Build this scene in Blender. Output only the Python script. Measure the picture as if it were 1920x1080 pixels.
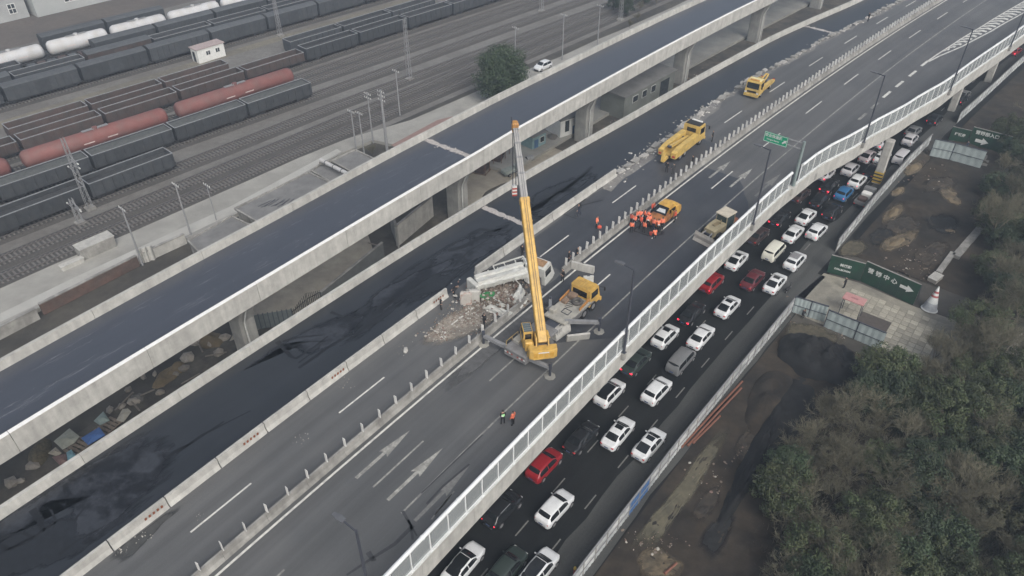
import bpy, bmesh, math, random
from mathutils import Vector, Matrix
random.seed(7)
for o_ in list(bpy.data.objects): bpy.data.objects.remove(o_)
SC = bpy.context.scene
COL = SC.collection
pi = math.pi
# ------------------------------------------------------------------ camera
CAMZ = 58.2; FPX = 1400.0; PITCH = math.radians(37.7213)
cam = bpy.data.cameras.new('camera'); cam_o = bpy.data.objects.new('camera', cam); COL.objects.link(cam_o)
cam.sensor_width = 36; cam.lens = 36*FPX/1920; cam.clip_start = .5; cam.clip_end = 3000
cam_o.location = (0, 0, CAMZ); cam_o.rotation_euler = (pi/2-PITCH, 0, 0)
SC.camera = cam_o
# ------------------------------------------------------------------ sky and sun (overcast)
SUN_EL = math.radians(43); SUN_AZ = math.radians(158)      # azimuth clockwise from +Y
w = bpy.data.worlds.new('World'); SC.world = w; w.use_nodes = True
nt = w.node_tree; nt.nodes.clear()
sky = nt.nodes.new('ShaderNodeTexSky'); sky.sky_type = 'NISHITA'; sky.sun_disc = False
sky.sun_elevation = SUN_EL; sky.sun_rotation = SUN_AZ; sky.air_density = 1.0; sky.dust_density = 6.0; sky.ozone_density = 1.0
hsv = nt.nodes.new('ShaderNodeHueSaturation'); hsv.inputs['Saturation'].default_value = .58
bg = nt.nodes.new('ShaderNodeBackground'); bg.inputs['Strength'].default_value = .12
wo = nt.nodes.new('ShaderNodeOutputWorld')
nt.links.new(sky.outputs[0], hsv.inputs['Color']); nt.links.new(hsv.outputs[0], bg.inputs['Color']); nt.links.new(bg.outputs[0], wo.inputs['Surface'])
sl = bpy.data.lights.new('sun', 'SUN'); sl.energy = 1.35; sl.angle = math.radians(35); sl.color = (1, .985, .96)
so = bpy.data.objects.new('sun', sl); COL.objects.link(so)
sd = Vector((math.sin(SUN_AZ)*math.cos(SUN_EL), math.cos(SUN_AZ)*math.cos(SUN_EL), math.sin(SUN_EL)))
so.rotation_euler = (-sd).to_track_quat('-Z', 'Y').to_euler(); so.location = (0, 0, 150)
SC.view_settings.view_transform = 'Standard'; SC.view_settings.look = 'None'
SC.view_settings.exposure = 0.28; SC.view_settings.gamma = 1.0; SC.view_settings.use_curve_mapping = False
SC.cycles.volume_bounces = 1; SC.cycles.max_bounces = 6

# ------------------------------------------------------------------ helpers
def at(px, py, z=0.0):
    """world point at height z that stands at photo pixel (px, py)"""
    u = (px-960)/FPX; v = (540-py)/FPX
    d = Vector((u, math.cos(PITCH)+v*math.sin(PITCH), -math.sin(PITCH)+v*math.cos(PITCH)))
    return Vector((0, 0, CAMZ))+d*((CAMZ-z)/-d.z)
QA, QB, QC = 8.78154935e-04, 6.78705346e-01, -4.22544867e+01
def refx(t): return QA*t*t+QB*t+QC
def rdir(t):
    d = 2*QA*t+QB; l = math.hypot(d, 1); return d/l, 1/l
def R(t, o, z=0.0):
    dx, dy = rdir(t); return Vector((refx(t)+dy*o, t-dx*o, z))
def rang(t): dx, dy = rdir(t); return math.atan2(dy, dx)
TT = [-60+i*.25 for i in range(1921)]; SS = [0.0]
for i in range(1, len(TT)): SS.append(SS[-1]+math.hypot(TT[i]-TT[i-1], refx(TT[i])-refx(TT[i-1])))
def t2s(t):
    f = (t+60)/.25; i = max(0, min(len(TT)-2, int(f))); return SS[i]+(SS[i+1]-SS[i])*(f-i)
def s2t(s):
    lo, hi = 0, len(SS)-1
    while hi-lo > 1:
        m = (lo+hi)//2
        if SS[m] <= s: lo = m
        else: hi = m
    return TT[lo]+.25*(s-SS[lo])/(SS[hi]-SS[lo])
def stations(t0, t1, step):
    s0, s1 = t2s(t0), t2s(t1); n = max(1, round((s1-s0)/step)); return [s2t(s0+(s1-s0)*i/n) for i in range(n+1)]
def interp(tab):
    def f(t):
        if t <= tab[0][0]: return tab[0][1]
        for (a, va), (b, vb) in zip(tab, tab[1:]):
            if t <= b:
                k = (t-a)/(b-a); k = k*k*(3-2*k)*.5+k*.5; return va+(vb-va)*k
        return tab[-1][1]
    return f
o_bar = interp([(88, 11.5), (96, 12.0), (105, 13.9), (115, 15.8), (125, 17.3), (150, 18.9), (200, 22)])
o_mid = interp([(15, -17.4), (55, -17.0), (75, -16.7), (96, -15.7), (128, -15.2), (156, -12.8), (200, -9.5)])
o_jer = interp([(20, -8.1), (82, -8.2), (94, -8.4), (106, -9.4), (117, -9.3), (127, -8.5), (160, -7.0), (220, -6)])
o_v2 = interp([(15, -21.3), (46, -21.6), (73, -22.2), (81, -22.6), (137, -24.3), (220, -27.5)])   # viaduct near outer
o_v1 = interp([(15, -30.4), (52, -30.9), (73, -31.6), (88, -32.1), (134, -33.4), (220, -36)])      # viaduct far asphalt edge
ZD, ZV = 9.0, 11.5

# ---- materials
MATS = {}
def M(name, col, rough=.8, var=.12, scale=1.5, metal=0.0, col2=None, k2=.5, scale2=.25, bump=0.0, uv=False, stretch=None, emit=0, alpha=1.0, spec=.5, rnd=.0, detail=4):
    if name in MATS: return MATS[name]
    m = bpy.data.materials.new(name); m.use_nodes = True; t = m.node_tree; N = t.nodes; L = t.links
    b = N['Principled BSDF']; b.inputs['Roughness'].default_value = rough; b.inputs['Metallic'].default_value = metal
    b.inputs['Specular IOR Level'].default_value = spec
    tc = N.new('ShaderNodeTexCoord'); src = tc.outputs['UV' if uv else 'Object']
    def noise(sc, det=4, vec=None, rg=.6):
        n = N.new('ShaderNodeTexNoise'); n.inputs['Scale'].default_value = sc; n.inputs['Detail'].default_value = det; n.inputs['Roughness'].default_value = rg
        L.new(vec or src, n.inputs['Vector']); return n.outputs['Fac']
    def ramp(fac, a, bb):
        r = N.new('ShaderNodeMapRange'); r.inputs['From Min'].default_value = .32; r.inputs['From Max'].default_value = .68
        r.inputs['To Min'].default_value = a; r.inputs['To Max'].default_value = bb; L.new(fac, r.inputs['Value']); return r.outputs[0]
    c = N.new('ShaderNodeRGB'); c.outputs[0].default_value = (*col, 1); cur = c.outputs[0]
    if col2:
        mx = N.new('ShaderNodeMix'); mx.data_type = 'RGBA'; r = N.new('ShaderNodeMapRange')
        r.inputs['From Min'].default_value = k2-.08; r.inputs['From Max'].default_value = k2+.08
        L.new(noise(scale2, 6), r.inputs['Value']); L.new(r.outputs[0], mx.inputs['Factor'])
        L.new(cur, mx.inputs['A']); mx.inputs['B'].default_value = (*col2, 1); cur = mx.outputs['Result']
    def mult(fac):
        nonlocal cur
        v = N.new('ShaderNodeVectorMath'); v.operation = 'SCALE'; L.new(cur, v.inputs[0]); L.new(fac, v.inputs['Scale']); cur = v.outputs[0]
    nf = noise(scale, detail)
    if var: mult(ramp(nf, 1-var, 1+var))
    if stretch:
        mp = N.new('ShaderNodeMapping'); mp.inputs['Scale'].default_value = stretch[:3]; L.new(src, mp.inputs['Vector'])
        mult(ramp(noise(1.0, 5, mp.outputs[0]), 1-stretch[3], 1+stretch[3]))
    if rnd:
        oi = N.new('ShaderNodeObjectInfo'); r = N.new('ShaderNodeMapRange'); r.inputs['To Min'].default_value = 1-rnd; r.inputs['To Max'].default_value = 1+rnd
        L.new(oi.outputs['Random'], r.inputs['Value']); mult(r.outputs[0])
    L.new(cur, b.inputs['Base Color'])
    if bump:
        bp = N.new('ShaderNodeBump'); bp.inputs['Strength'].default_value = bump; bp.inputs['Distance'].default_value = .05
        L.new(noise(scale*4, 4), bp.inputs['Height']); L.new(bp.outputs[0], b.inputs['Normal'])
    if emit:
        b.inputs['Emission Color'].default_value = (*col, 1); b.inputs['Emission Strength'].default_value = emit
    if alpha < 1: b.inputs['Alpha'].default_value = alpha
    MATS[name] = m; return m

asph_new = M('fresh_asphalt', (0.043, 0.049, 0.0636), .34, .10, 9, spec=1.0, uv=True, stretch=(.035, .9, 1, .10), col2=(0.0421, 0.0482, 0.0619), scale2=.10)
asph_mid = M('wet_fresh_asphalt', (0.0151, 0.018, 0.023), .38, .12, 9, spec=.7, uv=True, stretch=(.035, .9, 1, .14), col2=(0.0187, 0.0216, 0.0266), scale2=.10)
asph_main = M('worn_asphalt', (0.1008, 0.1025, 0.1025), .62, .08, 10, uv=True, stretch=(.02, .85, 1, .16), col2=(0.084, 0.0865, 0.0882), scale2=.07)
asph_patch = M('wet_dark_asphalt', (0.0406, 0.0445, 0.0523), .5, .08, 9, uv=True, stretch=(.03, .8, 1, .12), col2=(0.0562, 0.0593, 0.0663), scale2=.12)
asph_low = M('street_asphalt', (0.0098, 0.0108, 0.0112), .75, spec=.15, var=.12, scale=5, uv=True, stretch=(.04, .7, 1, .25), col2=(0.014, 0.015, 0.015), scale2=.12)
asph_low2 = M('dusty_street_asphalt', (0.0561, 0.0578, 0.0553), .85, .12, 5, uv=True, stretch=(.04, .7, 1, .2), col2=(0.0493, 0.051, 0.0493), scale2=.15)
conc = M('concrete', (0.4232, 0.4186, 0.391), .9, .10, 1.2, col2=(0.368, 0.3634, 0.3404), scale2=.5, rnd=.06, bump=.15, stretch=(1.6, 1.6, .18, .13))
conc_d = M('weathered_concrete', (0.276, 0.2714, 0.253), .9, .14, 1.4, col2=(0.2024, 0.1978, 0.184), scale2=.5, rnd=.10, bump=.2, stretch=(1.6, 1.6, .2, .16))
conc_p = M('pier_concrete', (0.3128, 0.3128, 0.2944), .9, .10, .8, col2=(0.2576, 0.2576, 0.2438), scale2=.3, stretch=(2, 2, .15, .12))
white_p = M('white_painted_metal', (.74, .76, .76), .45, .05, 2, col2=(.66, .68, .68), scale2=.8)
conc_w = M('white_painted_concrete', (.62, .63, .61), .8, .08, 1.5, col2=(.50, .51, .49), scale2=.7, rnd=.04)
paint = M('road_paint', (.58, .58, .54), .7, .16, 3, col2=(.42, .42, .40), scale2=1.2, k2=.58)
paint_f = M('worn_road_paint', (.30, .30, .275), .8, .2, 4, col2=(.20, .20, .19), scale2=1.5)
paint_l = M('street_lane_paint', (.16, .16, .15), .8, .2, 4)
post_m = M('pale_plate', (.58, .58, .56), .7, .1, 3, rnd=.08)
steel_d = M('dark_steel', (.05, .055, .07), .5, .1, 3)
steel_g = M('grey_steel', (.22, .225, .23), .5, .15, 3)
black = M('black_rubber', (.018, .018, .019), .85, .2, 6)
yellow = M('crane_yellow', (.58, .36, .085), .5, .12, 2.0, col2=(.46, .29, .08), scale2=.9)
yellow2 = M('tow_yellow', (.58, .40, .11), .45, .14, 2.0, col2=(.44, .31, .10), scale2=.9)
glass = M('car_glass', (.012, .014, .016), .12, .1, 2, spec=.6)
dirt = M('bare_earth', (0.0697, 0.064, 0.0541), .95, .2, .5, col2=(0.0451, 0.0426, 0.0385), scale2=.08, bump=.4, detail=8)
soil = M('site_soil', (.017, .0145, .012), .95, .42, .6, col2=(.034, .026, .018), scale2=.12, bump=.6, detail=9)
soil_b = M('black_soil', (0.0077, 0.0084, 0.0091), .95, .3, 1.0, col2=(0.0112, 0.0112, 0.0119), scale2=.3, bump=.8, detail=9)
soil_t = M('tan_soil', (.16, .125, .075), .95, .2, 1.0, col2=(.12, .095, .06), scale2=.4, bump=.5, detail=8)
gravel = M('yard_gravel', (0.1591, 0.1548, 0.1445), .95, .14, 1.2, col2=(0.129, 0.123, 0.1144), scale2=.12, bump=.3, detail=9)
ballast = M('ballast', (0.0656, 0.0607, 0.0566), .95, .25, 5, col2=(0.059, 0.0558, 0.0525), scale2=.3, bump=.5, detail=6)
yel_strip = M('sandy_strip', (0.172, 0.1591, 0.1247), .95, .15, 1.0, col2=(0.1376, 0.129, 0.1075), scale2=.1)
plat_m = M('platform_concrete', (0.3024, 0.2982, 0.273), .9, .08, .6, col2=(0.252, 0.2478, 0.2268), scale2=.12, bump=.1, detail=8)
paver_m = M('pavers', (0.258, 0.2451, 0.2021), .9, .12, 1.3, col2=(0.1892, 0.1806, 0.1548), scale2=.3, bump=.2)
rail_m = M('rail_steel', (.16, .15, .145), .45, .15, 2, metal=.4)
sleep_m = M('sleeper_concrete', (.145, .14, .132), .9, .15, 3)
brick_m = M('brick_red', (.115, .072, .058), .9, .2, 2, col2=(.085, .062, .053), scale2=.5)
roof_g = M('flat_roof_felt', (0.1892, 0.1892, 0.1849), .9, .1, .8, col2=(0.1548, 0.1548, 0.1531), scale2=.25)
cyan_p = M('pale_blue_panel', (0.324, 0.378, 0.378), .6, .07, 1.5, rnd=.04)
green_h = M('green_hoarding', (0.0102, 0.051, 0.0289), .6, .15, 1.5, col2=(0.0136, 0.0382, 0.0255), scale2=.4)
text_w = M('white_lettering', (.62, .64, .62), .7, .08, 2)
sign_g = M('sign_green', (.0, .29, .15), .5, .05, 2)

CH = {}
# ---- mesh builder
class MB:
    def __init__(s): s.v = []; s.f = []; s.m = []; s.uv = None
    def add(s, vs, fs, mat=0, X=None):
        n = len(s.v)
        for p in vs: s.v.append(tuple(X @ Vector(p)) if X is not None else tuple(p))
        for f in fs: s.f.append([i+n for i in f]); s.m.append(mat)
        return s
    def box(s, c, d, mat=0, X=None, rz=0, taper=1.0):
        a, b, h = d[0]/2, d[1]/2, d[2]/2
        vs = [(x*a*(taper if z > 0 else 1), y*b*(taper if z > 0 else 1), z*h) for z in (-1, 1) for x, y in ((-1, -1), (1, -1), (1, 1), (-1, 1))]
        T = Matrix.Translation(c)
        if rz: T = T @ Matrix.Rotation(rz, 4, 'Z')
        if X is not None: T = X @ T
        return s.add(vs, [(3, 2, 1, 0), (4, 5, 6, 7), (0, 1, 5, 4), (1, 2, 6, 5), (2, 3, 7, 6), (3, 0, 4, 7)], mat, T)
    def cbox(s, c, d, ch=.06, mat=0, X=None, rz=0):
        """box with chamfered vertical and top edges"""
        a, b, h = d[0]/2, d[1]/2, d[2]/2; ch = min(ch, a*.9, b*.9, h)
        def ring(k, z): return [(-a+k, -b, z), (a-k, -b, z), (a, -b+k, z), (a, b-k, z), (a-k, b, z), (-a+k, b, z), (-a, b-k, z), (-a, -b+k, z)]
        r0 = ring(ch, -h); r1 = ring(ch, h-ch)
        r2 = [(x*(1-ch/a), y*(1-ch/b), h) for x, y, z in ring(ch, h)]
        T = Matrix.Translation(c)
        if rz: T = T @ Matrix.Rotation(rz, 4, 'Z')
        if X is not None: T = X @ T
        return s.loft([r0, r1, r2], mat, X=T)
    def loft(s, rings, mat=0, X=None, caps=True, closed=True):
        n = len(rings[0]); vs = [p for r in rings for p in r]; fs = []
        for i in range(len(rings)-1):
            for j in range(n if closed else n-1):
                k = (j+1) % n; fs.append((i*n+j, i*n+k, (i+1)*n+k, (i+1)*n+j))
        if caps and closed: fs.append(tuple(range(n-1, -1, -1))); fs.append(tuple(range((len(rings)-1)*n, len(rings)*n)))
        return s.add(vs, fs, mat, X)
    def tube(s, p0, p1, r0, r1=None, n=8, mat=0, X=None, caps=True):
        p0, p1 = Vector(p0), Vector(p1); r1 = r0 if r1 is None else r1; d = (p1-p0)
        if d.length < 1e-6: return s
        q = d.normalized(); a = q.orthogonal().normalized(); b = q.cross(a)
        rg = [[p+(a*math.cos(2*pi*i/n)+b*math.sin(2*pi*i/n))*r for i in range(n)] for p, r in ((p0, r0), (p1, r1))]
        return s.loft(rg, mat, X, caps)
    def bar(s, p0, p1, w, h, mat=0, w1=None, h1=None, X=None, up=(0, 0, 1)):
        p0, p1 = Vector(p0), Vector(p1); q = (p1-p0).normalized(); u = Vector(up)
        if abs(q.dot(u)) > .98: u = Vector((0, 1, 0))
        sd_ = q.cross(u).normalized(); up_ = sd_.cross(q)
        w1 = w if w1 is None else w1; h1 = h if h1 is None else h1
        rg = [[p+sd_*x*ww/2+up_*y*hh/2 for x, y in ((-1, -1), (1, -1), (1, 1), (-1, 1))] for p, ww, hh in ((p0, w, h), (p1, w1, h1))]
        return s.loft(rg, mat, X)
    def poly(s, pts, z0, z1, mat=0):
        n = len(pts); vs = [(p[0], p[1], z0) for p in pts]+[(p[0], p[1], z1) for p in pts]
        ar = sum(pts[i][0]*pts[(i+1) % n][1]-pts[(i+1) % n][0]*pts[i][1] for i in range(n))
        fs = [tuple(range(n-1, -1, -1)), tuple(range(n, 2*n))]+[(i, (i+1) % n, n+(i+1) % n, n+i) for i in range(n)]
        if ar < 0: fs = [tuple(reversed(f)) for f in fs]
        return s.add(vs, fs, mat)
    def build(s, name, mats, parent=None, smooth=0, loc=None, rz=0, kind=None, label=None):
        me = bpy.data.meshes.new(name); me.from_pydata([tuple(p) for p in s.v], [], s.f)
        if not isinstance(mats, (list, tuple)): mats = [mats]
        for m in mats: me.materials.append(m)
        if len(mats) > 1: me.polygons.foreach_set('material_index', s.m)
        if s.uv:
            ul = me.uv_layers.new(name='UVMap')
            for l in me.loops: ul.data[l.index].uv = s.uv[l.vertex_index]
        if smooth:
            me.polygons.foreach_set('use_smooth', [True]*len(me.polygons)); me.set_sharp_from_angle(angle=math.radians(smooth))
        me.update()
        return obj(name, me, parent, loc, rz, kind, label)
def obj(name, me, parent=None, loc=None, rz=0, kind=None, label=None):
    o = bpy.data.objects.new(name, me); COL.objects.link(o)
    if parent is not None: o.parent = parent; CH.setdefault(parent.name, []).append(o)
    if loc is not None: o.location = loc
    if rz: o.rotation_euler.z = rz
    if kind: o['kind'] = kind
    if label: o['label'] = label
    return o
def tag(o, label, cat, group=None):
    o['label'] = label; o['category'] = cat
    if group: o['group'] = group
    return o
def thing(name, label, cat, loc=(0, 0, 0), rz=0, group=None):
    o = bpy.data.objects.new(name, None); COL.objects.link(o); o.location = loc; o.rotation_euler.z = rz
    o.empty_display_size = .3
    return tag(o, label, cat, group)
def copy_tree(o, parent=None):
    c = o.copy(); COL.objects.link(c); c.parent = parent
    if parent is not None: CH.setdefault(parent.name, []).append(c)
    for ch in list(CH.get(o.name, [])): copy_tree(ch, c)
    return c

# sweeps along the road -------------------------------------------------------
def sweep(mb, prof, ts, off, mat=0):
    rings = [[R(t, off(t)+do, z) for do, z in prof] for t in ts]; return mb.loft(rings, mat)
def strip(name, ts, o0, o1, z, mat, n=2, parent=None, kind='structure', jag=0):
    mb = MB(); mb.uv = []
    for t in ts:
        a, b = o0(t)+random.uniform(-jag, jag), o1(t)+random.uniform(-jag, jag); s_ = t2s(t)
        for j in range(n+1):
            o = a+(b-a)*j/n; mb.v.append(tuple(R(t, o, z))); mb.uv.append((s_, o))
    m = n+1
    for i in range(len(ts)-1):
        for j in range(n): mb.f.append((i*m+j, i*m+j+1, (i+1)*m+j+1, (i+1)*m+j)); mb.m.append(0)
    return mb.build(name, mat, parent, kind=kind if parent is None else None)
def seg_sweep(name, prof, t0, t1, step, off, mats, parent, gap=.012, sub=2, skip=None, midx=0, smooth=0):
    st = stations(t0, t1, step)
    for a, b in zip(st, st[1:]):
        if skip and skip((a+b)/2): continue
        sa, sb = t2s(a)+gap, t2s(b)-gap
        mb = MB(); sweep(mb, prof, [s2t(sa+(sb-sa)*i/sub) for i in range(sub+1)], off, midx); mb.build(name, mats, parent, smooth)
def sheet_px(name, pts, z, mat, parent=None, kind='structure', h=None, zpix=None):
    ps = [at(x, y, z if zpix is None else zpix) for x, y in pts]; mb = MB()
    if h: mb.poly([(p.x, p.y) for p in ps], z-h, z)
    else:
        n = len(ps); ar = sum(ps[i].x*ps[(i+1) % n].y-ps[(i+1) % n].x*ps[i].y for i in range(n))
        mb.add([(p.x, p.y, z) for p in ps], [tuple(range(n)) if ar > 0 else tuple(range(n-1, -1, -1))])
    return mb.build(name, mat, parent, kind=kind if parent is None else None)

# ================================================================== SETTING
def big_sheet(name, x0, x1, y0, y1, z, mat):
    mb = MB(); mb.add([(x0, y0, z), (x1, y0, z), (x1, y1, z), (x0, y1, z)], [(0, 1, 2, 3)]); return mb.build(name, mat, kind='structure')
big_sheet('ground', -700, 700, -300, 900, -.05, dirt)
# ---- rail yard frame
RO = Vector((-68.0, 80.34)); RD = Vector((.65418, .75634)); RN = Vector((RD.y, -RD.x)); RANG = math.atan2(RD.y, RD.x)
def RY(s, o, z=0.0): p = RO+RD*s+RN*o; return Vector((p.x, p.y, z))
def ry_sheet(name, pts, z, mat, kind='structure'):
    mb = MB(); ps = [RY(s_, o_, z) for s_, o_ in pts]; n = len(ps)
    ar = sum(ps[i].x*ps[(i+1) % n].y-ps[(i+1) % n].x*ps[i].y for i in range(n))
    mb.add(ps, [tuple(range(n)) if ar > 0 else tuple(range(n-1, -1, -1))]); return mb.build(name, mat, kind=kind)
ry_sheet('rail_yard_ground', [(-150, -98), (420, -98), (420, 7.5), (-150, 7.5)], -.03, gravel)
ry_sheet('goods_yard_earth', [(-150, -170), (420, -170), (420, -84), (-150, -84)], -.02, M('brown_earth', (0.1062, 0.0918, 0.0808), .95, .15, .8, col2=(0.085, 0.0765, 0.0697), scale2=.1))
ry_sheet('sandy_path', [(-60, -46.2), (40, -46.6), (150, -44.5), (300, -44), (300, -42), (150, -42.4), (40, -43.6), (-60, -43.6)], -.012, yel_strip)

TRK = []     # name, list of (s, o)
def far(o0): return lambda s: o0+.045*(s-75)
def track(pts, lab, vis=True):
    """pts: function s->o, s0, s1"""
    f, s0, s1 = pts
    th = thing('railway_track', lab, 'railway track', RY(s0, f(s0), 0), 0, 'tracks of the rail yard')
    org = Vector(th.location)
    n = int((s1-s0)/6); st = [s0+(s1-s0)*i/n for i in range(n+1)]
    def rng(do, z): return [RY(s_, f(s_)+do, z)-org for s_ in st]
    bd = MB(); pr = [(-2.1, 0), (-1.45, .22), (1.45, .22), (2.1, 0)]
    bd.loft([[RY(s_, f(s_)+a, z-.02)-org for a, z in pr] for s_ in st], 0, closed=False); bd.build('ballast_bed', ballast, th)
    for sg in (-1, 1):
        r = MB(); c = sg*.7525
        r.loft([[RY(s_, f(s_)+c+a, z)-org for a, z in ((.05, .30), (.05, .46), (-.05, .46), (-.05, .30))] for s_ in st]); r.build('rail', rail_m, th)
    sl_ = MB(); k = s0+.3
    while k < s1:
        ang = RANG-math.atan((f(k+1)-f(k)));  p = RY(k, f(k), .24)-org
        sl_.box((p.x, p.y, p.z), (.25, 2.5, .14), rz=ang); k += .62
    sl_.build('sleepers', sleep_m, th, kind='stuff')
    return th
track((lambda s: 3.9, -60, 330), 'railway track running along the pale platform edge')
track((lambda s: -.4, -60, 330), 'second railway track out from the platform edge')
f3 = lambda s: -6.1-.02*max(0, 40-s) if s < 60 else far(-5.4)(s)
track((f3, -60, 330), 'third railway track out from the platform, under the front wagons at left')
f_red = lambda s: -22+.055*(s-10) if s < 90 else -17.6+.03*(s-90)
f_gon = lambda s: f_red(s)+6.5 if s < 62 else f_red(62)+6.5+.04*(s-62)
track((f_gon, -60, 330), 'railway track under the loaded wagons in front of the red tanks')
track((f_red, -60, 330), 'railway track under the red tank wagons')
for o0, lab in ((-22.2, 'railway track just behind the red tank wagons'), (-27.4, 'railway track under the brown open wagons'), (-33.2, 'railway track on the near side of the sandy path'),
                (-49.6, 'railway track under the dark boxcars behind the white hut'), (-55.4, 'railway track under the second row of wagons behind the hut'),
                (-61.2, 'railway track under the third row of wagons behind the hut'), (-67, 'railway track under the white tank wagons')):
    track((far(o0), -20 if o0 > -30 else 0, 260), lab)
# platform and light service road
pp = [at(x, y, .5) for x, y in [(-140, 603), (0, 541), (100, 496), (254, 432), (340, 394), (480, 332), (560, 296), (653, 259), (770, 225), (860, 186), (979, 134), (1049, 107), (1120, 74), (1160, 58), (1260, 14), (1330, -20)]]
lo_ = [R(t, o_v1(t)+2.5, .5) for t in (175, 150, 120, 100, 86)]+[at(x, y, .5) for x, y in [(700, 262), (640, 287), (435, 405), (345, 450), (150, 540), (0, 612), (-140, 680)]]
mb = MB(); mb.poly([(p.x, p.y) for p in pp+lo_], -.3, .5); plat = mb.build('platform', plat_m, kind='structure')
sheet_px('platform_lane', [(-140, 672), (0, 604), (150, 533), (345, 444), (440, 398), (640, 284), (632, 279), (430, 388), (335, 430), (140, 520), (0, 588), (-140, 652)], .506, M('pale_lane', (.40, .40, .375), .9, .08, .8, col2=(.36, .355, .33), scale2=.2))
# pink paving patch and planting strip at the far end of the service road
sheet_px('red_paving', [(733, 272), (820, 225), (850, 218), (800, 262), (760, 285)], .508, M('red_pavers', (.25, .17, .15), .9, .12, 2))
# ---- lower street
strip('street', stations(-20, 330, 6), lambda t: -6, lambda t: 19.4, 0.0, asph_low, 4)
strip('street_outer_lane', stations(-20, 90, 3), lambda t: 15.6, lambda t: 19.2, .006, asph_low2, 2, jag=.15)
strip('street_outer_lane', stations(89, 330, 4), lambda t: 14.2 if t < 100 else 15.3, lambda t: 18.2, .007, asph_low2, 2, jag=.12)
st_mark = bpy.data.objects['street']
def mark(name, s0, s1, o, w, z, mat, parent):
    mb = MB(); n = max(1, int((s1-s0)/4)); of = o if callable(o) else (lambda t: o)
    ts = [s2t(s0+(s1-s0)*i/n) for i in range(n+1)]
    for i, t in enumerate(ts): mb.v += [tuple(R(t, of(t)-w/2, z)), tuple(R(t, of(t)+w/2, z))]
    for i in range(n): mb.f.append((2*i, 2*i+1, 2*i+3, 2*i+2)); mb.m.append(0)
    return mb.build(name, mat, parent)
s_a = t2s(47.8)-36
for o_, ph in ((lambda t: 11.7-.008*(t-47), 0), (lambda t: 15.1-.008*(t-47), .2)):
    k = s_a
    while k < t2s(160): mark('lane_dash', k-2.0+ph, k+ph, o_, .13, .012, paint_l, st_mark); k += 6.0
# ---- elevated expressway --------------------------------------------------
T0, T1 = 8, 215
ex = thing('elevated_expressway', 'wide grey elevated expressway carrying the crane above the queue of cars', 'viaduct')
mb = MB(); ts = stations(T0, T1, 5)
mb.loft([[R(t, o_mid(t)-.42, 8.0), R(t, o_bar(t)+.04, 8.0), R(t, o_bar(t)+.04, 8.98), R(t, o_mid(t)-.42, 8.98)] for t in ts]); mb.build('deck_slab', conc_d, ex)
for a, b in ((-15, -9.5), (-6, 0), (2.2, 8.2)):
    mb = MB(); mb.loft([[R(t, a, 6.9), R(t, b, 6.9), R(t, b+.5, 7.99), R(t, a-.5, 7.99)] for t in ts]); mb.build('girder', conc_p, ex)
strip('fresh_asphalt_lane', stations(T0, T1, 2.5), lambda t: o_mid(t)+.02, lambda t: o_jer(t), 9.0, asph_mid, 6)
mr = strip('expressway_road', stations(T0, T1, 2.5), lambda t: o_jer(t), lambda t: o_bar(t)-.02, 9.0, asph_main, 12)
strip('dark_resurfaced_road', stations(56, 90.5, 1.6), lambda t: -.8, lambda t: min(10.9, 3+(t-56)*1.2) if t < 80 else 10.9-max(0, (t-84))*.9, 9.004, asph_patch, 6, jag=.22)
strip('dark_resurfaced_road', stations(66, 96, 1.6), lambda t: -7.6+(0 if t < 90 else (t-90)*.5), lambda t: -1.3, 9.0045, asph_patch, 4, jag=.15)
# outer edge parapet (concrete with white top), noise barrier
seg_sweep('edge_parapet', [(-.20, 8.99), (.08, 7.8), (.14, 7.8), (.14, 9.86), (-.16, 9.86)], T0, T1, 6, o_bar, [conc, conc_w], ex, sub=3)
seg_sweep('parapet_coping', [(-.22, 9.863), (.18, 9.863), (.18, 9.94), (-.22, 9.94)], T0, T1, 6, o_bar, conc_w, ex, sub=3, gap=.006)
for t in (30, 57.5, 85, 112.5, 139.4, 165):
    for o_ in (-12, -3, 5.2):
        p = R(t, o_, 0); mb = MB(); mb.cbox((0, 0, 3.4), (1.5, 1.7, 6.99), .15); mb.build('pier', conc_p, ex, loc=(p.x, p.y, 0), rz=rang(t))
for t, o_ in ((112.5, 15.5), (139.4, 15.6), (153.5, 16.2)):
    p = R(t, o_, 0); mb = MB(); mb.cbox((0, 0, 3.6), (1.25, 1.25, 7.2), .12); mb.build('pier', conc, ex, loc=(p.x, p.y, 0), rz=rang(t)+.1)
    if t < 120:
        m2 = MB(); M('hazard_yellow', (.45, .30, .03), .6); M('hazard_black', (.03, .03, .03), .6)
        for k in range(7):
            for fx in (0, 1):
                if fx: m2.box((0, -.633, .25+k*.27), (1.27, .012, .25), k % 2, Matrix.Rotation(.0, 4, 'Z'))
                else: m2.box((-.633, 0, .25+k*.27), (.012, 1.27, .25), k % 2)
        m2.build('hazard_band', [MATS['hazard_yellow'], MATS['hazard_black']], ex, loc=(p.x, p.y, 0), rz=rang(t)+.1)
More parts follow.
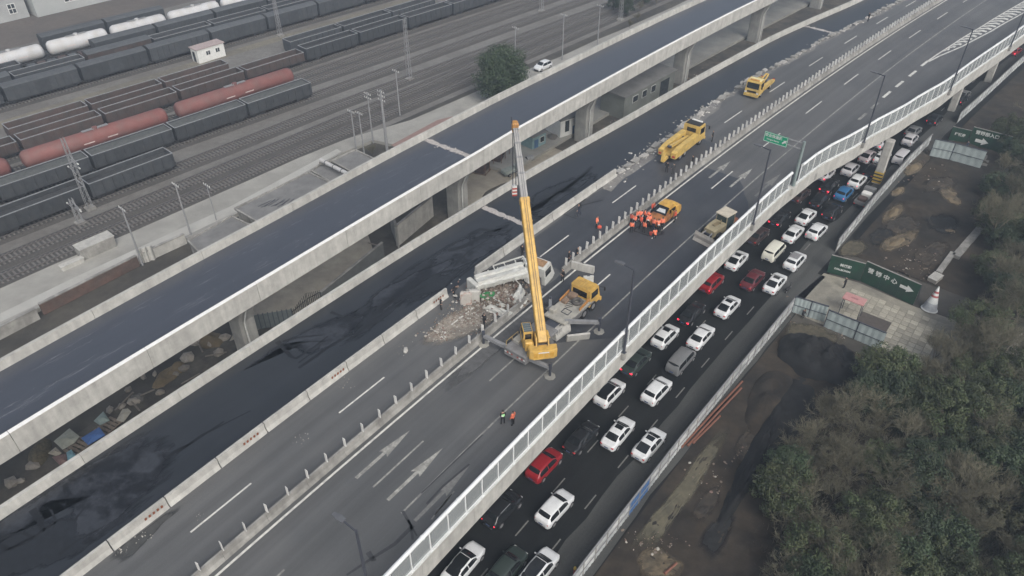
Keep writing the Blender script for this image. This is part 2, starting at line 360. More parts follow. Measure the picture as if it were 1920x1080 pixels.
# median barrier
md = thing('median_barrier', 'grey concrete median barrier topped by a row of pale plates', 'barrier')
pr_j = [(-.30, 9.003), (.30, 9.003), (.26, 9.12), (.12, 9.35), (.09, 9.88), (-.09, 9.88), (-.12, 9.35), (-.26, 9.12)]
crash = lambda t: 61.3 < t < 66.2
seg_sweep('barrier_block', pr_j, T0, T1, 4, lambda t: -.75, conc_d, md, skip=crash)
pm = MB(); pm.cbox((0, 0, .47), (.06, .30, .94), .02); plate_me = None
for i, t in enumerate(stations(T0, 61.3, 2.0)+stations(66.2, T1, 1.35)):
    if crash(t): continue
    p = R(t, -.75, 9.87); rz = rang(t)+random.uniform(-.12, .12)
    if plate_me is None: o = pm.build('anti_glare_plate', post_m, md, loc=p, rz=rz); plate_me = o.data
    else: o = obj('anti_glare_plate', plate_me, md, p, rz)
    o.rotation_euler.x = random.gauss(0, .03)
# jersey barrier between the fresh lane and the old lanes
jb = thing('jersey_barrier', 'pale concrete barrier between the fresh asphalt lane and the old lanes', 'barrier')
pr_b = [(-.34, 9.003), (.34, 9.003), (.30, 9.10), (.16, 9.38), (.12, 10.02), (-.12, 10.02), (-.16, 9.38), (-.30, 9.10)]
jgap = lambda t: 58.2 < t < 60.4
seg_sweep('barrier_block', pr_b, T0, 83, 4.6, o_jer, conc, jb, skip=jgap, gap=.05)
for t in (44.6, 36.8, 55.6, 29.5):                     # orange and black reflector stripes
    mb = MB()
    for k in range(5):
        s_ = t2s(t)+k*.34; p = R(s2t(s_), o_jer(t)+.205, 9.55); mb.box((p.x, p.y, p.z), (.17, .02, .26), 0, rz=rang(t))
    mb.build('reflector_stripes', M('stripe_red', (.20, .06, .025), .7), jb)
# left edge parapet of the fresh lane
seg_sweep('edge_parapet', [(-.42, 8.0), (0.0, 8.99), (.03, 9.02), (-.06, 9.95), (-.42, 9.95)], T0, T1, 9, o_mid, conc, ex, sub=3, gap=.015)
# dismantled barrier remains beyond the gap
def chunk(mb, p, r, mat=0, flat=.7):
    bm_ = bmesh.new(); bmesh.ops.create_icosphere(bm_, subdivisions=1, radius=1)
    ax = [random.uniform(.6, 1.4) for _ in range(3)]; rt = Matrix.Rotation(random.uniform(0, 6.28), 3, Vector((random.random(), random.random(), random.random()+.1)).normalized())
    vs = []
    for v_ in bm_.verts:
        q = rt @ Vector((v_.co.x*ax[0], v_.co.y*ax[1], v_.co.z*ax[2]))*r*random.uniform(.75, 1.15); vs.append((p[0]+q.x, p[1]+q.y, p[2]+max(q.z*flat, -r*.3)))
    fs = [[v_.index for v_ in f.verts] for f in bm_.faces]; bm_.free(); mb.add(vs, fs, mat)
rem = thing('broken_barrier_remains', 'ragged line of broken concrete left from the removed barrier', 'rubble', R(95, -8, 9))
base = Vector(rem.location)
for i, t in enumerate(stations(84, 170, 1.9)):
    if t > 104 and random.random() < .12: continue
    p = R(t, o_jer(t)+random.uniform(-.25, .25), 9.0)-base; l = random.uniform(1.0, 1.9); h = random.uniform(.12, .34) if t > 100 else random.uniform(.1, .42)
    mb = MB(); a, b = l/2, random.uniform(.28, .5)
    vs = [(sx*a*random.uniform(.8, 1.1), sy*b*random.uniform(.7, 1.2), z*h*random.uniform(.6, 1.2)) for z in (0.004, 1) for sx, sy in ((-1, -1), (0, -1.2), (1, -1), (1, 1), (0, 1.1), (-1, 1))]
    mb.loft([vs[:6], vs[6:]]); mb.build('concrete_fragment', conc_d if i % 3 else M('broken_concrete', (.34, .33, .31), .95, .2, 2, rnd=.15), rem, loc=p, rz=rang(t)+random.gauss(0, .12))
rb = MB()
for i in range(420):
    t = random.uniform(80, 106) if random.random() < .7 else random.uniform(100, 170); sp = 1.3 if t < 100 else .8
    p = R(t, o_jer(t)+random.gauss(0, sp*.6), 9.0)-base; chunk(rb, p, random.uniform(.05, .22), random.randint(0, 1))
rb.build('crumbs', [conc, conc_d], rem, kind='stuff')
strip('dusty_road_edge', stations(80, 172, 2), lambda t: o_jer(t)+.2, lambda t: o_jer(t)+(1.7 if t < 105 else .9), 9.006, M('road_dust', (.19, .185, .175), .95, .2, 2, uv=True, col2=(.14, .138, .135), scale2=.35), 3, jag=.35)
# expansion joints with broken concrete
for nm, t, oa, ob_, z in (('lane_joint', 69.8, o_mid(70)+.1, o_jer(70)-.4, 9.006), ('lane_joint', 138.2, o_mid(138)+.1, o_jer(138)-.4, 9.006), ('viaduct_joint', 73.9, o_v1(74)+.1, o_v2(74)-.5, 11.506)):
    mb = MB(); n = 14; up = []; dn = []
    for i in range(n+1):
        o = oa+(ob_-oa)*i/n; up.append(R(t+random.uniform(.2, .45), o, z)); dn.append(R(t-random.uniform(.15, .4), o, z))
    mb.add(up+dn, [(i, n+1+i, n+2+i, i+1) for i in range(n)])
    for i in range(60): chunk(mb, R(t+random.gauss(0, .25), random.uniform(oa, ob_), z), random.uniform(.04, .13))
    mb.build(nm, M('joint_concrete', (.36, .34, .325), .95, .2, 3), kind='structure')
# ---- painted markings on the expressway
mark('edge_line', t2s(T0), t2s(T1), 0, .20, 9.009, paint, mr)
k = t2s(42.75)
while k > t2s(T0): k -= 15.05
while k < t2s(T1): mark('lane_dash', k, k+5.6, lambda t: -4.6, .16, 9.009, paint, mr); k += 15.05
k = t2s(39.65)-15.05
while k < t2s(T1):
    mark('lane_dash', k, k+6, lambda t: 3.54-.0035*(t-40), .16, 9.0095, paint_f if k < t2s(60) else paint, mr); k += 15.05
mark('lane_line', t2s(39.3), t2s(T1), lambda t: 7.06-.0075*(t-39), .16, 9.009, paint_f, mr)
for a in (120.3, 124.6, 129.2): mark('merge_dash', t2s(a), t2s(a)+3.3, 10.05, .42, 9.009, paint, mr)
mark('merge_dash', t2s(116.2), t2s(116.2)+3, 10.2, .42, 9.009, paint_f, mr); mark('merge_dash', t2s(112.2), t2s(112.2)+3, 10.3, .42, 9.009, paint_f, mr)
mark('merge_dash', t2s(133.8), t2s(136.3), 9.95, .42, 9.009, paint, mr)
cl = interp([(136.2, 9.95), (147, 10.5), (157, 11.2), (175, 12.3), (215, 14.5)]); cr = interp([(136.2, 10.15), (147, 12.35), (155, 13.4), (168, 14.6), (215, 18)])
mark('chevron_border', t2s(136), t2s(T1), cl, .25, 9.009, paint, mr); mark('chevron_border', t2s(136), t2s(T1), cr, .3, 9.0095, paint, mr)
for t in stations(141, 212, 2.15):
    a, b = cl(t)+.2, cr(t)-.25; m_ = a+(b-a)*.55; mb = MB()
    q = [R(t, a, 9.008), R(t+1.1, m_, 9.008), R(t+1.0, b, 9.008), R(t+1.75, b, 9.008), R(t+1.9, m_, 9.008), R(t+.75, a, 9.008)]
    mb.add(q, [(0, 1, 4, 5), (1, 2, 3, 4)]); mb.build('chevron_bar', paint, mr)
def arrow(t, o, mat, z=9.008, ln=8.0):
    s0 = t2s(t); mb = MB()
    def q(s_, d): return R(s2t(s0+s_), o+d, z)
    hd = ln*.48
    mb.add([q(0, -.15), q(0, .15), q(ln-hd, .15), q(ln-hd-.25, .48), q(ln, 0), q(ln-hd-.25, -.48), q(ln-hd, -.15)], [(0, 1, 2, 6), (2, 3, 4, 5, 6)]); return mb.build('lane_arrow', mat, mr)
arrow(39.5, 1.8, paint_f, ln=6.4); arrow(39.5, 5.35, M('half_worn_paint', (.36, .36, .33), .8, .2, 3, col2=(.24, .24, .22), scale2=1.3), ln=6.6); arrow(39.4, 8.35, M('ghost_paint', (.20, .20, .19), .8, .2, 4), ln=6.6)
arrow(88.7, 1.8, paint_f, ln=6.2); arrow(88.4, 5.05, MATS['half_worn_paint'], ln=6.6); arrow(88.3, 8.6, MATS['ghost_paint'], 9.007)
mb = MB()
for k in range(4):
    a = R(40.1+k*.35, 9.3-k*.05, 9.007); b = R(41.8+k*.25, 9.0, 9.007); mb.bar(a, b, .12, .002)
mb.build('ghost_marking', MATS['ghost_paint'], mr)
# ---- wet stains, tar lines on the fresh lane and the expressway
wet = M('wet_stain', (.0065, .007, .009), .3, .25, 2, col2=(.030, .033, .040), scale2=.5)
wet2 = M('damp_stain', (.0115, .013, .016), .36, .2, 2, col2=(.014, .016, .02), scale2=.5)
shn = M('pale_sheen', (.036, .042, .054), .5, .2, 1.5)
def smooth_poly(pts, k=2, j=2.0):
    for _ in range(k):
        q = []
        for i, a in enumerate(pts):
            b = pts[(i+1) % len(pts)]; q += [(a[0]*.75+b[0]*.25, a[1]*.75+b[1]*.25), (a[0]*.25+b[0]*.75, a[1]*.25+b[1]*.75)]
        pts = q
    return [(x+random.uniform(-j, j), y+random.uniform(-j, j)*.7) for x, y in pts]
fl = bpy.data.objects['fresh_asphalt_lane']
def inv_road(p):
    t = p.y
    for _ in range(12):
        dx, dy = rdir(t); t += ((p.x-refx(t))*dx+(p.y-t)*dy)*dy*.9
    dx, dy = rdir(t); return t2s(t), (p.x-refx(t))*dy-(p.y-t)*dx
def ragged(m, lo=.66, hi=1.02):
    """fade the sheet out along its rim with streaky noise"""
    t = m.node_tree; N = t.nodes; L = t.links; b = N['Principled BSDF']
    at_ = N.new('ShaderNodeAttribute'); at_.attribute_name = 'edge'; uv_ = N.new('ShaderNodeTexCoord')
    mp = N.new('ShaderNodeMapping'); mp.inputs['Scale'].default_value = (.28, 1.0, 1); L.new(uv_.outputs['UV'], mp.inputs['Vector'])
    nz = N.new('ShaderNodeTexNoise'); nz.inputs['Scale'].default_value = 1.1; nz.inputs['Detail'].default_value = 8; nz.inputs['Roughness'].default_value = .65; L.new(mp.outputs[0], nz.inputs['Vector'])
    ad = N.new('ShaderNodeMath'); ad.operation = 'MULTIPLY_ADD'; L.new(at_.outputs['Fac'], ad.inputs[0]); ad.inputs[1].default_value = .75; L.new(nz.outputs['Fac'], ad.inputs[2])
    mr_ = N.new('ShaderNodeMapRange'); mr_.inputs['From Min'].default_value = lo; mr_.inputs['From Max'].default_value = hi; L.new(ad.outputs[0], mr_.inputs['Value']); L.new(mr_.outputs[0], b.inputs['Alpha'])
done_r = set()
def stain(pts, z, mat, par=fl, name='wet_stain', zf=None):
    if mat.name not in done_r: ragged(mat, *((.52, .80) if mat.name in ('wet_stain', 'damp_stain') else (.66, 1.02))); done_r.add(mat.name)
    ps = [at(x, y, z) for x, y in smooth_poly(pts, 2, 1.3)]; c = sum(ps, Vector())/len(ps); n = len(ps); mb = MB(); mb.uv = []; ed = []
    ar = sum(ps[i].x*ps[(i+1) % n].y-ps[(i+1) % n].x*ps[i].y for i in range(n))
    if ar < 0: ps.reverse()
    RG = ((1.18, 0), (1.06, .17), (.95, .35), (.82, .55), (.7, .75), (.55, .88), (.4, 1), (.25, 1), (.12, 1))
    for f, e in RG:
        for p in ps: q = c+(p-c)*f; mb.v.append((q.x, q.y, z)); mb.uv.append(inv_road(q)); ed.append(e)
    mb.v.append((c.x, c.y, z)); mb.uv.append(inv_road(c)); ed.append(1)
    for r in range(len(RG)-1):
        for i in range(n): j = (i+1) % n; mb.f.append((r*n+i, r*n+j, (r+1)*n+j, (r+1)*n+i)); mb.m.append(0)
    k_ = len(RG)-1
    for i in range(n): mb.f.append((k_*n+i, k_*n+(i+1) % n, (k_+1)*n)); mb.m.append(0)
    if zf: mb.v = [(x_, y_, z_+zf(x_, y_)) for x_, y_, z_ in mb.v]
    o = mb.build(name, mat, par); at_ = o.data.attributes.new('edge', 'FLOAT', 'POINT'); at_.data.foreach_set('value', ed); return o
stain([(-40, 1010), (40, 950), (130, 893), (230, 838), (262, 822), (300, 830), (303, 848), (318, 862), (312, 880), (285, 915), (240, 958), (222, 975), (170, 1010), (140, 1000), (150, 970), (110, 930), (70, 960), (60, 985), (20, 1000), (-40, 1040)], 9.010, wet)
stain([(-40, 1040), (60, 985), (150, 965), (240, 955), (210, 985), (160, 1030), (80, 1062), (0, 1085), (-60, 1090)], 9.006, wet2)
stain([(470, 690), (560, 625), (650, 588), (690, 590), (670, 610), (640, 640), (600, 655), (575, 665), (540, 640), (520, 650), (480, 680)], 9.010, wet)
stain([(640, 600), (700, 560), (770, 500), (850, 462), (880, 440), (900, 452), (850, 500), (800, 540), (760, 560), (720, 600), (660, 640)], 9.008, wet2)
stain([(690, 560), (740, 530), (830, 490), (860, 490), (820, 512), (760, 545), (715, 590), (700, 580)], 9.011, wet)
stain([(800, 490), (870, 445), (960, 440), (940, 465), (880, 490), (830, 520)], 9.010, wet)
stain([(730, 560), (790, 515), (850, 470), (930, 425), (960, 430), (900, 480), (830, 540), (770, 570)], 9.0095, wet2)
stain([(985, 400), (1010, 360), (1060, 340), (1110, 325), (1120, 350), (1080, 380), (1030, 410)], 9.0075, wet2)
stain([(985, 395), (1030, 370), (1080, 345), (1110, 330), (1090, 350), (1040, 380), (1010, 400)], 9.010, wet)
tar_m = M('tar_black', (.007, .0075, .009), .35, .2, 3)
def tar(pts, w, z=9.014, mat=tar_m, par=fl):
    mb = MB(); ps = [at(x, y, z) for x, y in pts]; n = len(ps)
    for i, p in enumerate(ps):
        d = (ps[min(n-1, i+1)]-ps[max(0, i-1)]); d.normalize(); s_ = Vector((d.y, -d.x, 0)); ww = w*(1-.6*i/n)*random.uniform(.7, 1.2)/2
        mb.v += [tuple(p+s_*ww), tuple(p-s_*ww)]
    for i in range(n-1): mb.f.append((2*i+1, 2*i, 2*i+2, 2*i+3)); mb.m.append(0)
    mb.build('tar_line', mat, par)
for pts, w_ in (([(60, 955), (75, 975), (80, 995), (60, 1010), (20, 1030), (-20, 1015)], .5), ([(80, 995), (110, 975), (140, 975), (160, 950)], .3), ([(0, 1010), (40, 998), (62, 1008)], .35), ([(95, 955), (104, 975), (100, 990)], .25), ([(-20, 1050), (15, 1030), (55, 1008)], .3),
               ([(520, 640), (545, 668), (555, 672), (590, 650), (615, 630)], .45), ([(545, 650), (580, 640), (610, 640)], .3), ([(560, 680), (600, 650)], .2), ([(530, 640), (560, 632), (605, 628)], .3), ([(310, 860), (330, 845), (360, 830), (420, 790)], .35),
               ([(620, 585), (660, 600), (700, 580), (740, 560), (790, 530)], .4), ([(985, 400), (1030, 375), (1060, 355), (1105, 320)], .8), ([(990, 420), (1040, 400), (1090, 375), (1130, 350)], .3), ([(1010, 372), (1050, 380), (1090, 385), (1130, 375)], .35), ([(1000, 385), (1040, 395), (1080, 410)], .3),
               ([(1085, 330), (1110, 338), (1150, 332)], .25), ([(1060, 352), (1085, 372), (1090, 390)], .4), ([(850, 500), (880, 470), (930, 440)], .3), ([(780, 555), (830, 540), (870, 500)], .25), ([(700, 600), (760, 560), (800, 548)], .2),
               ([(1000, 395), (1040, 362), (1075, 345), (1110, 312)], .9), ([(985, 375), (1020, 388), (1060, 372)], .5), ([(990, 405), (1030, 412), (1060, 398), (1100, 372)], .4), ([(1050, 360), (1075, 355), (1100, 352)], .5), ([(840, 470), (870, 462), (910, 440), (940, 428)], .8), ([(760, 545), (800, 520), (850, 505)], .6), ([(700, 590), (735, 565), (770, 552), (800, 535)], .7), ([(880, 440), (900, 430), (930, 432), (950, 425)], .6), ([(650, 640), (690, 610), (720, 600)], .4), ([(860, 520), (900, 490), (930, 470), (950, 462)], .35), ([(560, 690), (610, 655), (660, 625)], .4), ([(330, 850), (380, 815), (430, 790), (470, 770)], .3), ([(110, 1040), (150, 1010), (190, 990)], .3)): tar(pts, w_)
ew = M('road_tar', (.045, .047, .05), .6, .2, 3)
for pts, w_ in (([(755, 958), (770, 985), (774, 1012)], .3), ([(765, 975), (782, 1005)], .2), ([(775, 985), (740, 1020), (700, 1045), (650, 1078)], .35), ([(690, 1035), (700, 1050), (705, 1048)], .5), ([(800, 945), (830, 912), (880, 870)], .25), ([(905, 815), (790, 925)], .18)): tar(pts, w_, 9.012, ew, mr)
stain([(820, 700), (960, 590), (1010, 560), (1040, 575), (980, 620), (900, 690), (850, 730)], 9.0055, M('road_grime', (.088, .09, .092), .8, .2, 2), mr)
stain([(800, 620), (840, 590), (880, 565), (930, 550), (950, 575), (920, 605), (890, 628), (840, 640), (805, 650), (785, 640)], 9.007, M('mud_on_road', (.25, .225, .19), .95, .2, 2, col2=(.17, .155, .135), scale2=.6), mr)
stain([(205, 1040), (260, 1000), (330, 945), (345, 950), (300, 985), (250, 1045), (215, 1060)], 9.0055, M('old_lane_damp', (.05, .052, .052), .6, .2, 2), mr)
# pale scuffs along the viaduct lane
# ---- left ramp viaduct -----------------------------------------------------
vd = thing('ramp_viaduct', 'long slim concrete ramp viaduct with fresh dark asphalt above the rail yard', 'viaduct')
mb = MB(); mb.loft([[R(t, o_v1(t)-.45, 10.4), R(t, o_v2(t)-.05, 10.4), R(t, o_v2(t)-.05, 11.48), R(t, o_v1(t)-.45, 11.48)] for t in ts]); mb.build('deck_slab', conc, vd)
mb = MB(); mb.loft([[R(t, o_v1(t)+2.4, 9.0), R(t, o_v2(t)-2.6, 9.0), R(t, o_v2(t)-1.6, 10.39), R(t, o_v1(t)+1.4, 10.39)] for t in ts]); mb.build('box_girder', conc_p, vd)
vroad = strip('ramp_road', stations(T0, T1, 2.5), o_v1, lambda t: o_v2(t)-.4, 11.5, asph_new, 6)
seg_sweep('near_parapet', [(-.36, 11.49), (-.04, 10.2), (.02, 10.2), (.02, 12.45), (-.30, 12.45)], T0, T1, 12, o_v2, conc, vd, sub=4, gap=.02)
seg_sweep('parapet_cap', [(-.34, 12.452), (.06, 12.452), (.06, 12.52), (-.34, 12.52)], T0, T1, 12, o_v2, M('cap_white', (.80, .80, .78), .8, .06, 2), vd, sub=4, gap=.02)
seg_sweep('far_parapet', [(-.42, 10.2), (.0, 11.49), (-.04, 12.45), (-.42, 12.45)], T0, T1, 12, o_v1, conc, vd, sub=4, gap=.02)
scuff = M('pale_scuff', (.21, .22, .245), .7, .3, 6)
for oo in (2.2, 5.6):
    for k in range(95):
        s0 = t2s(random.uniform(12, 74)); mb = MB(); o0 = o_v1(40)+oo+random.gauss(0, .42)
        n = 6; L_ = random.choice((.3, .5, .8, 1.2, 2.0, 3.5))
        for i in range(n+1):
            t = s2t(s0+L_*i/n); ww = random.uniform(.008, .035)*(1-abs(2*i/n-1)*.8); oc = o0+random.gauss(0, .05)
            mb.v += [tuple(R(t, oc-ww, 11.505)), tuple(R(t, oc+ww, 11.505))]
        for i in range(n): mb.f.append((2*i, 2*i+1, 2*i+3, 2*i+2)); mb.m.append(0)
        mb.build('scuff_mark', scuff, vroad)
for t in (21, 46.6, 74.5, 98.6, 122.8, 145.4, 168):
    oc = (o_v1(t)+o_v2(t))/2; p = R(t, oc, 0); a = rang(t)
    mb = MB(); q = []
    for z, hw in ((0, 1.55), (6.2, 1.55), (7.6, 2.0), (9.0, 2.75)):
        q.append([(-.75, -hw+.2, z), (.75, -hw+.2, z), (.95, -hw+.5, z), (.95, hw-.5, z), (.75, hw-.2, z), (-.75, hw-.2, z), (-.95, hw-.5, z), (-.95, -hw+.5, z)])
    mb.loft(q); mb.build('pier', conc_p, vd, loc=p, rz=a)
    mb = MB(); mb.tube((-.55, -1.52, 0), (-.55, -1.52, 6.2), .09); mb.tube((-.55, -1.52, 6.2), (-.55, -2.75, 9.0), .09); mb.tube((-.55, -2.75, 9.0), (-.55, -3.4, 10.4), .09)
    mb.build('drain_pipe', conc_w, vd, loc=p, rz=a)

# ================================================================== NOISE BARRIER, LAMPS, SIGN
panel_m = M('clear_noise_panel', (.42, .45, .45), .25, .06, .6, alpha=.42, rnd=.08)
nb_n = 0
def noise_barrier(t0, t1, lab):
    nb = thing('noise_barrier', lab, 'noise barrier', R(t0, o_bar(t0), 9.94), 0, 'noise barriers along the expressway edge'); b0 = Vector(nb.location)
    st = stations(t0, t1, 2.0); pm_ = None
    for t in st:
        p = R(t, o_bar(t)+.0, 9.94)-b0
        if pm_ is None:
            mb = MB(); mb.cbox((0, 0, 1.2), (.10, .14, 2.4), .02); mb.box((0, 0, .02), (.28, .30, .04)); o = mb.build('post', white_p, nb, loc=p, rz=rang(t)); pm_ = o.data
        else: obj('post', pm_, nb, p, rang(t))
    for a, b in zip(st, st[1:]):
        pa, pb = R(a, o_bar(a)+.05, 9.94)-b0, R(b, o_bar(b)+.05, 9.94)-b0; d = (pb-pa).normalized()*.08
        mb = MB(); mb.bar(pa+d+Vector((0, 0, 1.26)), pb-d+Vector((0, 0, 1.26)), .03, 2.0); mb.build('clear_panel', panel_m, nb)
        mb = MB(); mb.bar(pa+d+Vector((0, 0, .16)), pb-d+Vector((0, 0, .16)), .10, .16); mb.build('bottom_rail', white_p, nb)
    sub = stations(t0, t1, 4)
    for a, b in zip(sub, sub[1:]):
        pa, pb = R(a, o_bar(a)+.05, 12.42)-b0, R(b, o_bar(b)+.05, 12.42)-b0
        mb = MB(); mb.tube(pa, pb, .17, n=10); mb.tube(pb-(pb-pa).normalized()*.12, pb, .20, n=10); mb.build('top_tube', white_p, nb, 40)
noise_barrier(T0+4, 90.2, 'near white framed clear noise barrier ending at the sign post')
noise_barrier(92.4, 190, 'far curved white framed clear noise barrier beyond the sign post')
lamp = None
def street_lamp(t, lab):
    global lamp
    p = R(t, o_bar(t)+.32, 9.2); rz = rang(t)
    if lamp is None:
        th = thing('street_lamp', lab, 'street lamp', p, rz, 'dark street lamps along the expressway edge')
        mb = MB(); mb.cbox((0, .0, .4), (.5, .42, .8), .06); mb.build('base_block', conc_d, th)
        mb = MB(); mb.tube((0, 0, .5), (0, 0, 10.6), .13, .085, 10); mb.box((0, 0, .83), (.4, .4, .05)); mb.build('pole', steel_d, th, 40)
        mb = MB(); mb.bar((0, 0, 10.5), (0, 1.1, 10.62), .09, .10); mb.build('arm', steel_d, th)
        mb = MB(); mb.loft([[(-.17, 1.0, 10.58), (.17, 1.0, 10.58), (.17, 1.0, 10.72), (-.17, 1.0, 10.72)], [(-.23, 1.4, 10.58), (.23, 1.4, 10.58), (.20, 1.4, 10.74), (-.20, 1.4, 10.74)], [(-.15, 1.95, 10.62), (.15, 1.95, 10.62), (.12, 1.95, 10.70), (-.12, 1.95, 10.70)]])
        mb.build('lamp_head', M('lamp_grey', (.10, .105, .115), .5, .1, 3), th); lamp = th
    else:
        th = copy_tree(lamp); th.location = p; th.rotation_euler.z = rz; th['label'] = lab
tl = 59.6
for dt, lab in ((33.2, 'street lamp at the bottom edge of the picture'), (59.6, 'tall dark street lamp standing closest to the crane'), (82.2, 'street lamp between the crane and the green road sign'),
                (105.2, 'street lamp just beyond the green road sign'), (126, 'street lamp beside the painted chevrons'), (147, 'farthest street lamp, at the top right edge')): street_lamp(dt, lab)
# green direction sign on cantilever
sg = thing('road_sign', 'green expressway direction sign with white lettering on a cantilever post', 'road sign', R(91.3, 11.75, 9), rang(91.3))
mb = MB(); mb.cbox((0, 0, .5), (1.3, .9, 1.0), .1); mb.build('base_block', conc, sg)
mb = MB(); mb.tube((0, 0, 1.0), (0, 0, 7.2), .22, .18, 12); mb.build('post', M('post_paint', (.20, .245, .24), .5, .08, 2), sg, 40)
for z in (6.1, 6.9):
    mb = MB(); mb.tube((0, 0, z), (0, 5.0, z+.1), .11, .09, 8); mb.build('arm', steel_g, sg, 40)
SW, SH = 3.1, 1.32; yc = 3.5
mb = MB(); mb.box((-.22, yc, 6.5), (.05, SW, SH)); pn = mb.build('sign_panel', sign_g, sg)
mb = MB()
for y_, z_, a, b in ((yc, 6.5+SH/2-.06, SW-.1, .05), (yc, 6.5-SH/2+.06, SW-.1, .05)): mb.box((-.25, y_, z_), (.012, a, b))
for y_ in (yc-SW/2+.06, yc+SW/2-.06): mb.box((-.25, y_, 6.5), (.012, .05, SH-.17))
mb.build('border', text_w, pn)
def text_mesh(txt, size, bold=.0):
    cu = bpy.data.curves.new('t', 'FONT'); cu.body = txt; cu.size = size; cu.align_x = 'CENTER'; cu.align_y = 'CENTER'; cu.offset = bold; cu.extrude = .006; cu.resolution_u = 3
    to_ = bpy.data.objects.new('t', cu); COL.objects.link(to_); dg = bpy.context.evaluated_depsgraph_get()
    me = bpy.data.meshes.new_from_object(to_.evaluated_get(dg)); bpy.data.objects.remove(to_); bpy.data.curves.remove(cu); me.materials.clear(); me.materials.append(text_w); return me
def letters(txt, size, parent, loc, rot, bold=0.0, name='lettering'):
    o = obj(name, text_mesh(txt, size, bold), parent, loc); o.rotation_euler = rot; return o
RS = (pi/2, 0, -pi/2)         # text facing -x, reading towards -y
letters('农业快速路', .46, pn, (-.26, yc+.29, 6.74), RS, .009); letters('Nongye Expwy', .27, pn, (-.26, yc+.32, 6.26), RS, .006)
def flat_arrow(parent, X, ln, w_, name='arrow'):
    mb = MB(); hd = ln*.5; a = [(-ln/2, -w_*.27), (ln/2-hd, -w_*.27), (ln/2-hd, -w_*.62), (ln/2, 0), (ln/2-hd, w_*.62), (ln/2-hd, w_*.27), (-ln/2, w_*.27)]
    mb.add([(x, y, 0) for x, y in a]+[(x, y, .012) for x, y in a], [(7, 8, 12, 13), (8, 9, 10, 11, 12)]+[(i, (i+1) % 7, 7+(i+1) % 7, 7+i) for i in range(7)], 0, X); mb.build(name, text_w, parent)
flat_arrow(pn, Matrix.Translation((-.256, yc-1.17, 6.46)) @ Matrix.Rotation(-pi/2, 4, 'Z') @ Matrix.Rotation(pi/2, 4, 'X') @ Matrix.Rotation(pi/4, 4, 'Z'), .72, .38)

# ================================================================== RAILWAY ROLLING STOCK
wag_d = M('coal_wagon_grey', (0.0374, 0.0416, 0.0476), .75, .2, 1.2, col2=(0.0382, 0.0408, 0.0442), scale2=.6, rnd=.22)
wag_b = M('wagon_brown', (0.0723, 0.0493, 0.0442), .8, .2, 1.2, col2=(0.051, 0.0425, 0.0399), scale2=.6, rnd=.2)
wag_r = M('tank_red', (0.1755, 0.0675, 0.0594), .7, .12, 1.0, col2=(0.144, 0.072, 0.0648), scale2=.5, rnd=.1)
wag_w = M('tank_white', (.48, .49, .50), .7, .10, 1.0, col2=(.40, .395, .385), scale2=.5, rnd=.06)
wag_y = M('boxcar_roof_grey', (0.0723, 0.0782, 0.0833), .7, .15, 1.2, rnd=.15)
bogie_m = M('bogie_black', (.03, .03, .031), .8, .2, 3)
rim_w = M('wagon_rim', (.22, .23, .24), .7, .2, 2)
proto_w = {}
